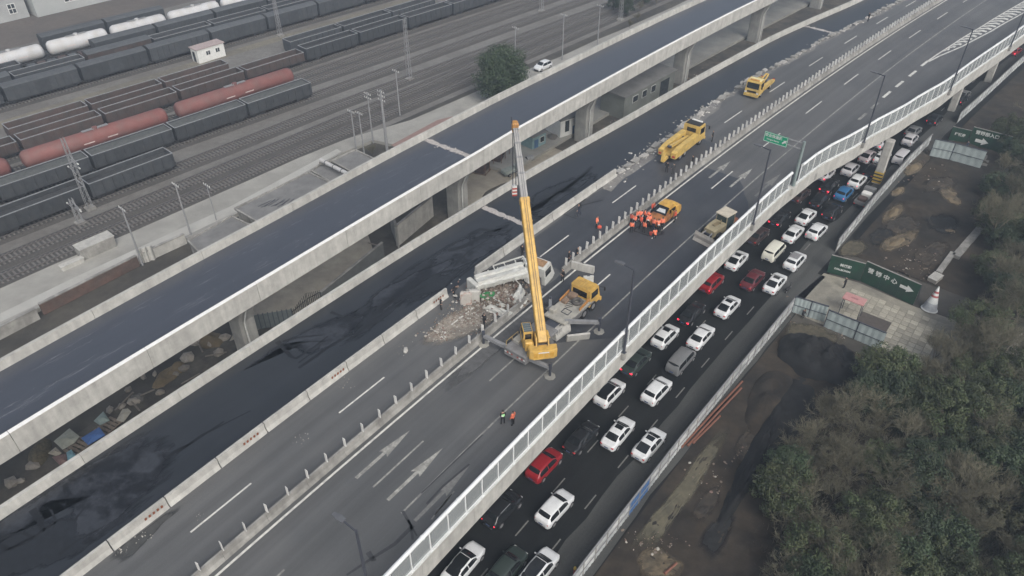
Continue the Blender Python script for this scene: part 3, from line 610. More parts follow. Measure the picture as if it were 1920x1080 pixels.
def wagon(kind, s_, f, lab, group):
    p = RY(s_, f(s_), .46); a = RANG-math.atan((f(s_+3)-f(s_-3))/6)
    if kind in proto_w:
        th = copy_tree(proto_w[kind]); th.location = p; th.rotation_euler.z = a; tag(th, lab, 'wagon', group); return
    base_k, colr = kind.split('_')[0], kind.split('_')[-1]; mt = {'d': wag_d, 'l': wag_d, 'b': wag_b, 'r': wag_r, 'w': wag_w}[colr]
    nm = {'gondola': 'gondola_wagon', 'box': 'boxcar', 'tank': 'tank_wagon', 'flat': 'flat_wagon'}[base_k]
    th = thing(nm, lab, 'wagon', p, a, group); proto_w[kind] = th; L_, W_ = 13.05, 3.0
    if kind == 'tank_r': L_ = 24.2
    mb = MB(); mb.box((0, 0, .75), (L_, 2.4, .3)); mb.box((0, 0, .55), (L_-2, .5, .3)); mb.build('underframe', bogie_m, th)
    bg_ = None
    for x in (-L_/2+1.9, L_/2-1.9):
        if bg_ is None:
            b_ = MB(); b_.box((0, 0, .45), (2.6, 2.1, .22))
            for xx in (-.9, .9):
                for yy in (-.75, .75): b_.tube((xx, yy-.06, .42), (xx, yy+.06, .42), .42, n=12)
            o = b_.build('bogie', bogie_m, th, loc=(x, 0, 0)); bg_ = o.data
        else: obj('bogie', bg_, th, (x, 0, 0))
    mb = MB()
    for x in (-L_/2-.35, L_/2+.35): mb.box((x, 0, .7), (.5, .3, .3))
    mb.build('coupler', bogie_m, th)
    if base_k == 'gondola':
        h = 2.15 if colr != 'b' else 1.65; b_ = MB(); t_ = .07
        for sy in (-1, 1): b_.box((0, sy*(W_/2-t_/2), .9+h/2), (L_, t_, h))
        for sx in (-1, 1): b_.box((sx*(L_/2-t_/2), 0, .9+h/2), (t_, W_-2*t_-.004, h))
        b_.build('body', mt, th)
        r_ = MB()
        for sy in (-1, 1): r_.box((0, sy*(W_/2-.03), .9+h+.05), (L_+.04, .14, .10))
        for sx in (-1, 1): r_.box((sx*(L_/2-.03), 0, .9+h+.05), (.14, W_-.22, .10))
        r_.build('top_rim', rim_w, th)
        r_ = MB()
        for i in range(9):
            for sy in (-1, 1): r_.box((-L_/2+.35+i*(L_-.7)/8, sy*(W_/2+.05), .9+h/2-.02), (.14, .10, h-.06))
        r_.build('ribs', mt, th, kind='stuff')
        ld = MB(); n = 10; m_ = 4; vs = []; fs = []
        for i in range(n+1):
            for j in range(m_+1):
                e = min(i, n-i, 1)*min(j, m_-j, 1); vs.append((-L_/2+.1+(L_-.2)*i/n, -W_/2+.1+(W_-.2)*j/m_, .9+h*(.42 if colr == 'b' else (.93 if colr == 'l' else .7))+e*random.uniform(.05, .35)))
        for i in range(n):
            for j in range(m_): q = i*(m_+1)+j; fs.append((q, q+m_+1, q+m_+2, q+1))
        ld.add(vs, fs); ld.build('load', M('coal_load', (.035, .036, .038), .95, .3, 3) if colr == 'd' else M('grey_load', (.075, .080, .078), .95, .2, 2) if colr == 'l' else M('rusty_floor', (.095, .068, .060), .95, .2, 2), th)
    elif base_k == 'box':
        h = 2.5; b_ = MB(); b_.box((0, 0, .9+h/2), (L_, W_, h)); b_.build('body', mt, th)
        r_ = MB(); ring = [(-W_/2-.05, 0), (-W_/2-.05, .06), (-W_/4, .34), (0, .42), (W_/4, .34), (W_/2+.05, .06), (W_/2+.05, 0)]
        r_.loft([[(x, y, .9+h+z) for y, z in ring] for x in (-L_/2-.05, L_/2+.05)]); r_.build('roof', wag_y, th)
        r_ = MB()
        for i in range(11):
            for sy in (-1, 1): r_.box((-L_/2+.3+i*(L_-.6)/10, sy*(W_/2+.03), .9+h/2), (.1, .06, h-.1))
        r_.build('ribs', mt, th, kind='stuff')
        for sy in (-1, 1): r_ = MB(); r_.box((0, sy*(W_/2+.06), .9+h*.48), (2.6, .05, h*.86)); r_.build('door', mt, th)
    elif base_k == 'tank':
        b_ = MB(); rg = []
        for x, k in ((-L_/2+.4, .45), (-L_/2+.55, .75), (-L_/2+.85, .93), (-L_/2+1.2, 1), (L_/2-1.2, 1), (L_/2-.85, .93), (L_/2-.55, .75), (L_/2-.4, .45)):
            rg.append([(x, math.cos(2*pi*i/24)*1.45*k, 2.25+math.sin(2*pi*i/24)*1.45*k) for i in range(24)])
        b_.loft(rg); tk = b_.build('tank', mt, th, 40)
        d_ = MB(); d_.tube((0, 0, 3.6), (0, 0, 3.98), .45, .42, 14); d_.build('dome', mt, th, 40)
        w_ = MB(); w_.box((0, 0, 3.78), (4.2, .7, .05))
        for x in (-2, -1, 1, 2): w_.box((x, 0, 3.72), (.05, .05, .1))
        w_.build('walkway', steel_g, th)
        r_ = MB()
        for sy in (-1, 1): r_.bar((-.35, sy*1.52, 1.2), (-.35, sy*.3, 4.0), .05, .05); r_.bar((.35, sy*1.52, 1.2), (.35, sy*.3, 4.0), .05, .05)
        r_.build('ladder', steel_g, th)
        e_ = MB()
        for x in (-3.9, 3.9): e_.box((x, 0, 1.05), (.9, 2.5, .35))
        e_.build('saddle', bogie_m, th)
        m_ = MB()
        for x in (-1.9, 1.9): m_.box((x, -1.455, 2.25), (1.7, .012, .16))
        m_.build('side_lettering', M('faded_lettering', (.55, .48, .46), .8), th)
    else:
        b_ = MB(); b_.box((0, 0, .98), (L_, W_, .16)); b_.build('deck', wag_y, th)
        for i in range(6): b_ = MB(); b_.cbox((-5+i*2, random.uniform(-.2, .2), 1.5), (1.6, 2.2, random.uniform(.6, .9)), .08); b_.build('crate', wag_b if i % 2 else wag_y, th)
ORD = ['first', 'second', 'third', 'fourth', 'fifth', 'sixth', 'seventh', 'eighth', 'ninth', 'tenth', 'eleventh', 'twelfth', 'thirteenth', 'fourteenth']
def train(f, s0, kinds, row, group, gap=13.7):
    cnt = {}
    for i, kd in enumerate(kinds):
        if kd is None: continue
        nmk = {'gondola_l': 'grey loaded gondola wagon', 'gondola_d': 'dark grey gondola wagon', 'gondola_b': 'brown open gondola wagon', 'box_d': 'dark boxcar with grey roof', 'box_b': 'brown boxcar with grey roof', 'tank_r': 'red tank wagon', 'tank_w': 'white tank wagon', 'flat_d': 'flat wagon carrying crates', 'tank_d': 'dark tank wagon'}[kd]
        c = cnt.get(kd, 0); cnt[kd] = c+1
        wagon(kd, s0+i*gap, f, '%s, %s such from the left, %s' % (nmk, ORD[c], row), group)
train(f3, 22-13.6*3, ['gondola_d']*4, 'front row nearest the platform', 'front row of gondola wagons', 13.6)
train(f_gon, 53.4-13.5*4, ['gondola_l']*5, 'row hiding the red tanks', 'loaded wagons before the red tanks', 13.5)
train(f_red, 49.4-25.2*2, ['tank_r']*3, 'third row from the platform', 'row of red tank wagons', 25.2)
train(far(-27.4), 8, ['gondola_b']*4+['gondola_b', 'gondola_d', 'gondola_d', 'gondola_d', 'gondola_d', 'gondola_d'], 'row behind the red tanks', 'row of open wagons')
train(far(-33.2), 22, ['gondola_b', 'gondola_b', 'gondola_b', None, 'gondola_d', 'gondola_d', 'gondola_d'], 'row before the sandy path', 'row beside the sandy path')
train(far(-49.6), 14, ['box_d']*11, 'row behind the white hut', 'boxcars behind the hut')
train(far(-55.4), 18, ['box_d', 'gondola_d', 'box_b', 'gondola_d', 'gondola_d', 'gondola_d', 'flat_d', 'flat_d', 'gondola_d', 'gondola_d'], 'second row behind the hut', 'second row behind the hut')
train(far(-61.2), 22, ['gondola_d', 'flat_d', 'box_d', 'box_d', 'box_d', 'gondola_d', 'gondola_d', 'box_d', 'gondola_d'], 'third row behind the hut', 'third row behind the hut')
train(far(-67), 16, ['flat_d', 'tank_w', 'tank_w', 'tank_w', 'tank_w', 'tank_w', 'gondola_d', 'gondola_d', 'gondola_d'], 'row of white tanks', 'row of white tank wagons', 13.2)
train(far(-72.5), 30, ['flat_d', 'box_d', 'box_d', None, 'gondola_d', 'gondola_d'], 'last row before the buildings', 'last row of wagons')

# ---- hut between the tracks
ht = thing('track_hut', 'small white hut with two windows on the sandy path', 'hut', RY(58.9, -45.6), RANG)
w_hut = M('hut_white', (.62, .63, .61), .8, .06, 1.5)
win_m = M('window_dark', (.03, .036, .042), .25, .2, 2)
mb = MB(); mb.box((0, 0, 1.4), (6.2, 2.6, 2.8)); mb.build('wall', w_hut, ht)
mb = MB(); mb.box((0, 0, 2.88), (6.6, 3.0, .16)); mb.build('roof', M('hut_roof', (.36, .30, .29), .8, .1, 1.5), ht)
for x in (-.7, 1.5):
    mb = MB(); mb.box((x, -1.31, 1.7), (.95, .05, .95)); wf = mb.build('window', w_hut, ht)
    for dx in (-.24, .24): mb = MB(); mb.box((x+dx, -1.345, 1.7), (.38, .03, .8)); mb.build('pane', win_m, wf)
mb = MB(); mb.box((-3.11, .2, 1.1), (.05, .95, 2.1)); mb.build('door', win_m, ht)
# ---- buildings at the far left
bwall = M('goods_shed_wall', (.36, .38, .375), .85, .08, .6, col2=(.32, .33, .33), scale2=.15)
def building(lab, s0, s1, o0, o1, h, wins, roofc=roof_g, name='goods_building', ang=0):
    cx, cy = (s0+s1)/2, (o0+o1)/2; p = RY(cx, cy); th = thing(name, lab, 'building', p, RANG+ang); L_, D_ = s1-s0, abs(o1-o0)
    mb = MB(); mb.box((0, 0, h/2), (L_, D_, h)); mb.build('wall', bwall, th)
    mb = MB(); mb.box((0, 0, h+.1), (L_+.5, D_+.5, .22)); rf = mb.build('roof', roofc, th)
    for x, z, ww, hh, nx, nz in wins:
        mb = MB(); mb.box((x, -D_/2-.03, z), (ww+.16, .05, hh+.16)); wf = mb.build('window', w_hut, th); mb.box
        pw, ph = ww/nx, hh/nz
        for i in range(nx):
            for j in range(nz): mb = MB(); mb.box((x-ww/2+pw*(i+.5), -D_/2-.065, z-hh/2+ph*(j+.5)), (pw*.82, .03, ph*.82)); mb.build('pane', win_m, wf)
    return th
building('low pale building with two small windows at the left edge', 22, 45.5, -114, -102.6, 5.2, [(3.2, 2.6, 1.6, 2.2, 2, 2), (8.6, 2.6, 1.6, 2.2, 2, 2), (-2.5, 2.6, 1.6, 2.2, 2, 2)])
building('tall pale goods shed with a large gridded window', 46.5, 78, -118, -100.5, 9, [(-6.4, 4.6, 4.6, 5.4, 4, 4), (4.5, 4.6, 4.6, 5.4, 4, 4)])
building('pale goods shed in the top left corner beyond the large window', 79, 112, -119, -99.5, 8, [(-9, 4, 4, 4, 4, 3), (2, 4, 4, 4, 4, 3)])
# ---- low roofed sheds between platform and viaduct
def shed_px(pts, z, lab, wall_m=conc_d, roof_mat=roof_g, name='low_shed', zg=.45):
    ps = [at(x, y, z) for x, y in pts]; c = sum(ps, Vector())/len(ps); th = thing(name, lab, 'shed', (c.x, c.y, zg))
    cc = Vector((c.x, c.y, zg)); mb = MB(); mb.poly([((p.x-c.x)*.97, (p.y-c.y)*.97) for p in ps], 0.004, z-zg-.2); mb.build('wall', wall_m, th)
    mb = MB(); mb.poly([(p.x-c.x, p.y-c.y) for p in ps], z-zg-.198, z-zg); mb.build('roof', roof_mat, th)
    mb = MB(); n = len(ps)
    for i in range(n):
        a, b = ps[i]-Vector((c.x, c.y, zg)), ps[(i+1) % n]-Vector((c.x, c.y, zg)); mb.bar(a*1+Vector((0, 0, .1)), b+Vector((0, 0, .1)), .22, .2)
    mb.build('roof_kerb', conc_d, th); return th
shed_px([(352, 452), (434, 406), (462, 420), (480, 425), (420, 470), (372, 472)], 3.6, 'flat roofed shed at the left end of the row by the viaduct')
shed_px([(440, 392), (578, 324), (614, 341), (640, 350), (500, 420), (480, 415)], 4.2, 'long flat roofed shed with scattered rods on its roof')
shed_px([(584, 321), (602, 308), (648, 326), (640, 345), (618, 341)], 3.5, 'narrow sunken roof under a white pipe between two sheds')
sh4 = shed_px([(622, 303), (666, 282), (700, 298), (720, 310), (672, 330)], 4.2, 'flat roofed shed at the right end of the row by the viaduct')
pa, pb = at(601, 300, 4.6), at(652, 326, 4.6)
th = thing('white_pipe', 'fat white pipe lying along the shed roof edge', 'pipe', pa); mb = MB(); mb.tube((0, 0, 0), pb-pa, .30, n=12); mb.build('pipe', wag_w, th, 40)
mb = MB()
for k in (.2, .5, .8): q = (pb-pa)*k; mb.tube(q-(pb-pa).normalized()*.06, q+(pb-pa).normalized()*.06, .34, n=12)
mb.build('band', steel_d, th, 40); mb = MB(); mb.box((0, 0, -.48), (.5, .5, .4)); mb.box(tuple(pb-pa+Vector((0, 0, -.48))), (.5, .5, .4)); mb.build('support', conc_d, th)
rods = thing('steel_rods', 'loose dark rods scattered on the long shed roof', 'rods', at(510, 385, 4.25)); 
for k in range(9):
    mb = MB(); a = random.uniform(.6, 1.2); mb.tube((k*.45-1.8, random.uniform(-.6, .6), .04), (k*.45-1.8+math.cos(a)*1.9, math.sin(a)*1.9, .05), .035, n=6); mb.build('rod', steel_d, rods)
# brick wall and walls below the platform
def wall_px(name, pts, z, h, mat, lab, cat='wall', th_=.3, cap=None):
    ps = [at(x, y, z) for x, y in pts]; t = thing(name, lab, cat, ps[0])
    for i, (a, b) in enumerate(zip(ps, ps[1:])):
        mb = MB(); mb.bar(a-ps[0]+Vector((0, 0, h/2)), b-ps[0]+Vector((0, 0, h/2)), th_, h); mb.build('wall_section', mat, t)
        mb = MB(); mb.bar(a-ps[0]+Vector((0, 0, h+.061)), b-ps[0]+Vector((0, 0, h+.061)), th_+.14, .12); mb.build('coping', cap or conc_d, t)
    return t
wall_px('brick_wall', [(82, 590), (262, 498)], 0, 1.6, brick_m, 'reddish brick wall below the platform edge')
wall_px('retaining_wall', [(-60, 668), (75, 597)], 0, 1.5, conc_d, 'grey retaining wall left of the brick wall')
wall_px('retaining_wall', [(272, 492), (350, 456)], 0, 1.5, conc, 'pale retaining wall between the brick wall and the sheds')
for x, y in ((268, 492), (278, 489), (288, 486)):
    p = at(x, y, 0); mb = MB(); mb.cbox((0, 0, 1.1), (.5, .5, 2.2), .05); tag(mb.build('gate_pillar', conc, loc=p), 'slim pale gate pillar, one of three beside the floodlight pole', 'pillar', 'pale gate pillars')
# concrete boxes on the platform
for px, py, d, lab, mt in ((183, 470, (4.6, 1.9, 1.6), 'mossy concrete box standing on the platform edge', conc_d), (137, 498, (2.9, .8, .6), 'long pale planter box on the platform', conc)):
    p = at(px, py, .5); th = thing('platform_box', lab, 'concrete box', p, RANG)
    mb = MB(); mb.cbox((0, 0, d[2]/2), d, .06, 0); mb.build('box', mt, th); mb = MB(); mb.box((0, 0, d[2]+.04), (d[0]+.15, d[1]+.15, .08)); mb.build('lid', conc, th)
# ---- rail masts and poles
mast_m = M('galvanised', (.24, .245, .25), .6, .12, 3)
def lattice(px, py, h, lab, arms=True, rz=0):
    p = at(px, py, 0); th = thing('lattice_mast', lab, 'mast', p, RANG+rz, 'lattice masts of the rail yard'); mb = MB(); w0, w1 = .75, .4
    for sx, sy in ((-1, -1), (1, -1), (1, 1), (-1, 1)): mb.bar((sx*w0/2, sy*w0/2, 0), (sx*w1/2, sy*w1/2, h), .07, .07)
    mb.build('upright', mast_m, th); mb = MB(); n = int(h/.9)
    for i in range(n):
        for k in range(4):
            c = [(-1, -1), (1, -1), (1, 1), (-1, 1)]; a, b = c[k], c[(k+1) % 4]; z0, z1 = h*i/n, h*(i+1)/n; wa, wb = w0+(w1-w0)*i/n, w0+(w1-w0)*(i+1)/n
            mb.bar((a[0]*wa/2, a[1]*wa/2, z0), (b[0]*wb/2, b[1]*wb/2, z1), .035, .035)
    mb.build('bracing', mast_m, th); mb = MB(); mb.box((0, 0, .2), (1.3, 1.3, .4)); mb.build('footing', conc_d, th)
    if arms:
        for z, yy in ((h*.62, -2.4), (h*.68, -2.4), (h*.5, 2.2)):
            mb = MB(); mb.tube((0, 0, z), (0, yy, z+.5), .05, n=6); mb.tube((0, 0, z+1.1), (0, yy, z+.5), .04, n=6); mb.build('bracket_arm', mast_m, th)
            mb = MB()
            for q in range(3): mb.tube((0, yy+.1*q, z+.45), (0, yy+.1*q+.06, z+.45), .11, n=8)
            mb.build('insulator', w_hut, th)
lattice(170, 392, 11.5, 'lattice mast rising in front of the red tank wagons'); lattice(152, 420, 4.2, 'short lattice mast with splayed arms beside the tracks'); lattice(768, 150, 12, 'tall lattice mast among the empty tracks', False)
lattice(526, 68, 11, 'lattice mast in front of the far boxcars', False); lattice(1163, 38, 9, 'lattice mast near the top of the service road', False); lattice(1015, 22, 9, 'lattice mast among the tracks near the top edge', False)
def pole(px, py, h, lab, z=.5, wood=True, arms=1, r=.14):
    p = at(px, py, z); th = thing('utility_pole', lab, 'pole', p, RANG, 'poles along the platform'); mb = MB(); mb.tube((0, 0, 0), (0, 0, h), r, r*.65, 8); mb.build('shaft', mast_m, th, 40)
    for k in range(arms):
        mb = MB(); mb.box((0, 0, h-.4-k*.7), (.08, 1.7, .1)); a = mb.build('crossarm', mast_m, th); mb = MB()
        for y in (-.75, -.3, .3, .75): mb.tube((0, y, h-.35-k*.7), (0, y, h-.12-k*.7), .05, n=6)
        mb.build('insulator', w_hut, a)
pole(268, 497, 9.0, 'grey pole with floodlights beside the gate pillars', 0); pole(358, 440, 8.2, 'slim grey pole at the left end of the sheds'); pole(406, 413, 6.0, 'white thin pole standing on the platform', arms=1, r=.08)
pole(750, 216, 8.5, 'concrete catenary pole right of the tangled poles', arms=1); pole(668, 280, 7, 'left pole of the tangled group by the sheds'); pole(683, 288, 7.4, 'second pole of the tangled group by the sheds'); pole(700, 268, 9.0, 'third pole of the tangled group by the sheds', arms=2)
pole(726, 282, 10.5, 'thick double pole of the tangled group by the sheds', arms=3, r=.25); pole(1054, 112, 9.5, 'slim pole right of the parked white car', arms=1); pole(1120, 88, 9, 'slim pole farther up the service road', arms=1); pole(966, 118, 7.5, 'short pole beside the dark round tree', arms=1)

# ================================================================== CARS
red_l = M('tail_light', (.45, .015, .02), .3, .05, 3)
red_on = M('brake_light_lit', (.9, .02, .05), .3, 0, 3, emit=2.2)
head_l = M('head_light', (.6, .62, .62), .15, .05, 3)
plate_b = M('number_plate', (.04, .07, .16), .5, .05, 3)
rim_m = M('wheel_rim', (.35, .35, .36), .35, .1, 3, metal=.5)
trim_b = M('black_trim', (.02, .02, .021), .6, .1, 3)
def paintm(n, c, r=.28): return M('paint_'+n, c, r, .03, 2, spec=.5, col2=tuple(x*.94 for x in c), scale2=1.5)
PA = {'white': paintm('white', (.64, .66, .67)), 'cream': paintm('cream', (.66, .66, .58)), 'silver': paintm('silver', (.50, .50, .52)), 'grey': paintm('grey', (.16, .165, .17)), 'black': paintm('black', (.018, .019, .021), .14),
      'dgreen': paintm('dark_green', (.03, .042, .038), .3), 'red': paintm('red', (.25, .012, .018)), 'dred': paintm('dark_red', (.11, .022, .028)), 'blue': paintm('blue', (.035, .14, .30)), 'brown': paintm('brown', (.045, .03, .028)), 'pink': paintm('pinkish', (.42, .38, .40))}
# control rows: x, top z, half width, roof half width, belt z, bottom z
CARP = {
 'sedan': ([(-2.34, .66, .42, .36, .60, .40), (-2.28, .90, .66, .56, .80, .30), (-2.10, 1.00, .80, .66, .90, .24), (-1.70, 1.04, .87, .72, .93, .21), (-.92, 1.375, .90, .64, .95, .2), (-.25, 1.46, .905, .655, .94, .2), (.40, 1.415, .905, .65, .93, .2), (1.16, 1.0, .90, .72, .92, .2), (1.60, .945, .88, .70, .86, .21), (2.05, .84, .80, .62, .76, .24), (2.27, .70, .64, .48, .62, .30), (2.35, .54, .40, .30, .48, .38)], -1.66, -.86, .38, 1.14),
 'hatch': ([(-2.12, .70, .50, .42, .62, .42), (-2.08, 1.00, .72, .60, .86, .32), (-1.98, 1.14, .84, .70, .98, .27), (-1.84, 1.20, .88, .72, 1.01, .25), (-1.40, 1.56, .91, .66, 1.02, .24), (-.45, 1.64, .92, .68, 1.0, .24), (.40, 1.58, .92, .67, .99, .24), (1.14, 1.12, .91, .74, .98, .24), (1.55, 1.04, .89, .72, .92, .25), (1.92, .92, .82, .64, .82, .27), (2.14, .76, .66, .50, .66, .32), (2.22, .58, .42, .32, .5, .40)], -1.80, -1.36, .38, 1.12),
 'coupe': ([(-2.30, .68, .44, .38, .62, .40), (-2.24, .94, .68, .56, .82, .30), (-2.02, 1.06, .82, .64, .92, .24), (-1.75, 1.10, .88, .68, .95, .21), (-.75, 1.42, .91, .63, .96, .2), (-.15, 1.47, .915, .65, .95, .2), (.45, 1.42, .91, .64, .94, .2), (1.25, 1.0, .90, .70, .92, .2), (1.65, .94, .87, .68, .85, .21), (2.05, .82, .78, .60, .74, .24), (2.25, .68, .62, .46, .6, .30), (2.32, .52, .40, .30, .46, .38)], -1.80, -.72, .44, 1.22),
 'van': ([(-2.26, .80, .60, .56, .72, .40), (-2.23, 1.15, .78, .70, .98, .32), (-2.18, 1.26, .82, .74, 1.06, .28), (-2.12, 1.34, .84, .75, 1.08, .28), (-1.95, 1.78, .85, .71, 1.08, .26), (-.6, 1.90, .855, .73, 1.08, .26), (.95, 1.84, .85, .71, 1.06, .26), (1.62, 1.20, .85, .73, 1.04, .26), (1.80, 1.10, .84, .72, 1.0, .26), (2.05, .94, .80, .64, .85, .28), (2.18, .78, .70, .54, .70, .31), (2.24, .60, .48, .38, .54, .38)], -2.12, -1.94, .93, 1.60)}
def car_fn(kind):
    rows = CARP[kind][0]; xs = [r[0] for r in rows]
    def val(x, j):
        x = max(xs[0], min(xs[-1], x)); i = 0
        while i < len(xs)-2 and x > xs[i+1]: i += 1
        g = lambda q: rows[max(0, min(len(rows)-1, q))]
        x0, x1 = xs[i], xs[i+1]; h = x1-x0; k = (x-x0)/h
        def sl(q):
            a_, b_ = g(q-1), g(q+1); c_ = g(q); d0 = (c_[j]-a_[j])/max(1e-6, c_[0]-a_[0]) if a_ is not c_ else 0; d1 = (b_[j]-c_[j])/max(1e-6, b_[0]-c_[0]) if b_ is not c_ else 0
            return 0 if d0*d1 <= 0 else 2*d0*d1/(d0+d1)
        m0, m1 = sl(i)*h, sl(i+1)*h
        return (2*k**3-3*k*k+1)*g(i)[j]+(k**3-2*k*k+k)*m0+(-2*k**3+3*k*k)*g(i+1)[j]+(k**3-k*k)*m1
    def sec(x):
        zt, hw, wt, zb_, z0 = (val(x, j) for j in range(1, 6)); g_ = zt-zb_
        return [(hw*.86, z0), (hw*.965, z0+.07), (hw*.995, z0+.20), (hw, (z0+zb_)/2+.06), (hw*.985, zb_-.05), (hw*.965, zb_), (hw*.965*.72+wt*.28, zb_+g_*.22), (hw*.965*.38+wt*.62+.01, zb_+g_*.55), (wt+.012, zb_+g_*.80), (wt*.94, zb_+g_*.92), (wt*.78, zb_+g_*.975), (wt*.42, zt-.003), (0, zt)]
    return val, sec
def car_parts(kind):
    rows, xr, xrr, xf, xw = CARP[kind]; val, sec = car_fn(kind); out = {}
    x0, x1 = rows[0][0], rows[-1][0]; st = [x0, x0+.03, x0+.09, x0+.2, x0+.34]; st += [x0+.34+(x1-x0-.68)*i/22 for i in range(1, 22)]; st += [x1-.34, x1-.2, x1-.09, x1-.03, x1]
    rings = []
    for x in st:
        h = sec(x); rings.append([(x, -y, z) for y, z in h]+[(x, y, z) for y, z in reversed(h[:-1])])
    mb = MB(); mb.loft(rings); out['body'] = (mb, 38)
    def top(x, y):
        h = sec(x); ay = abs(y)
        for (ya, za), (yb, zb_) in zip(h[5:], h[6:]):
            if yb <= ay <= ya: k = (ay-yb)/max(1e-6, ya-yb); return zb_+(za-zb_)*k
        return h[-1][1]
    def side(x, z):
        h = sec(x)
        for (ya, za), (yb, zb_) in zip(h[5:], h[6:]):
            if za <= z <= zb_: k = (z-za)/max(1e-6, zb_-za); return ya+(yb-ya)*k
        return h[5][0]
    def toppatch(xa, xb, nx=6, ny=8, f0=.90, f1=.88):
        m = MB(); vs = []; sgn = 1 if top(xb, 0) < top(xa, 0) else -1
        for i in range(nx+1):
            k = i/nx; x = xa+(xb-xa)*k; w_ = val(x, 3)*(f0+(f1-f0)*k)
            for j in range(ny+1):
                y = -w_+2*w_*j/ny; cur = .05*(1-(2*j/ny-1)**2)*(1 if xb > 0 else -1)*(k)
                xx = x+cur; vs.append((xx+.010*(1 if xb > xa else -1), y, top(xx, y)+.012))
        m_ = ny+1; fs = [(i*m_+j, (i+1)*m_+j, (i+1)*m_+j+1, i*m_+j+1) for i in range(nx) for j in range(ny)]
        if xb < xa: fs = [tuple(reversed(f)) for f in fs]
        m.add(vs, fs); return m
    out['windshield'] = (toppatch(xf+.05, xw-.05), 30); out['rear_window'] = (toppatch(xrr-.05, xr+.10), 30)
    bp = (xf+xrr)/2+.05; out['side'] = []
    for sg in (-1, 1):
        for xa, xb in ((xrr-.30, bp-.04), (bp+.04, xw-.22)):
            m = MB(); lo = []; hi = []; n = 8
            for i in range(n+1):
                x = xa+(xb-xa)*i/n; zb_ = val(x, 4)+.03; zt = val(x, 4)+(val(x, 1)-val(x, 4))*.80; zt = max(zt, zb_+.02)
                lo.append((x, sg*(side(x, zb_)+.010), zb_)); hi.append((x, sg*(side(x, zt)+.010), zt))
            md = [tuple((a_+b_)/2 for a_, b_ in zip(p, q)) for p, q in zip(lo, hi)]; md = [(p[0], sg*(side(p[0], p[2])+.012), p[2]) for p in md]
            k = n+1; fs = [(r*k+i, r*k+i+1, (r+1)*k+i+1, (r+1)*k+i) for r in range(2) for i in range(n)]
            if sg > 0: fs = [tuple(reversed(f)) for f in fs]
            m.add(lo+md+hi, fs); out['side'].append(m)
    return out
car_proto = {}
def make_car(kind):
    if kind in car_proto: return car_proto[kind]
    out = car_parts(kind); rows = CARP[kind][0]; d = {}
    def me(mb, name, mats, sm=0):
        o = mb.build(name, mats, None, sm); m = o.data; bpy.data.objects.remove(o); return m
    d['body'] = me(out['body'][0], 'car_body', PA['white'], 38)
    d['windshield'] = me(out['windshield'][0], 'windshield', glass, 40); d['rear_window'] = me(out['rear_window'][0], 'rear_window', glass, 40); d['side'] = [me(m, 'side_window', glass, 40) for m in out['side']]
    wh = MB(); wr = .32 if kind != 'hatch' else .35
    wh.tube((0, -.11, 0), (0, .11, 0), wr, n=18); d['tyre'] = me(wh, 'wheel', black, 40)
    rm = MB(); rm.tube((0, -.118, 0), (0, .118, 0), wr*.62, n=10); d['rim'] = me(rm, 'rim', rim_m, 40)
    xr, xf = rows[0][0], rows[-1][0]; zl = rows[2][4]-.13
    for nm, x, y, sz, z, mt in (('tail_light', xr+.14, .60, (.20, .30, .15), zl, red_l), ('head_light', xf-.26, .58, (.34, .26, .12), rows[-3][4]-.08, head_l)):
        b = MB(); b.cbox((0, 0, 0), sz, .03); d[nm] = (me(b, nm, mt), x, y, z)
    b = MB(); b.cbox((0, 0, 0), (.10, .20, .13), .03); d['mirror'] = me(b, 'mirror', PA['white'])
    b = MB(); b.box((0, 0, 0), (.02, .44, .14)); d['plate'] = me(b, 'number_plate', plate_b)
    b = MB(); b.cbox((0, 0, .0), (.16, 1.05, .14), .04); d['bumper'] = me(b, 'bumper_trim', trim_b)
    b = MB()
    for sy in (-1, 1): b.tube((-1.0, sy*.62, rows[5][1]-.02), (.35, sy*.62, rows[6][1]-.0), .025, n=6)
    d['rails'] = me(b, 'roof_rail', rim_m)
    car_proto[kind] = d; return d
painted = {}
def pm_copy(me, color):
    k = (me.name, color)
    if k not in painted: c = me.copy(); c.materials[0] = PA[color]; painted[k] = c
    return painted[k]
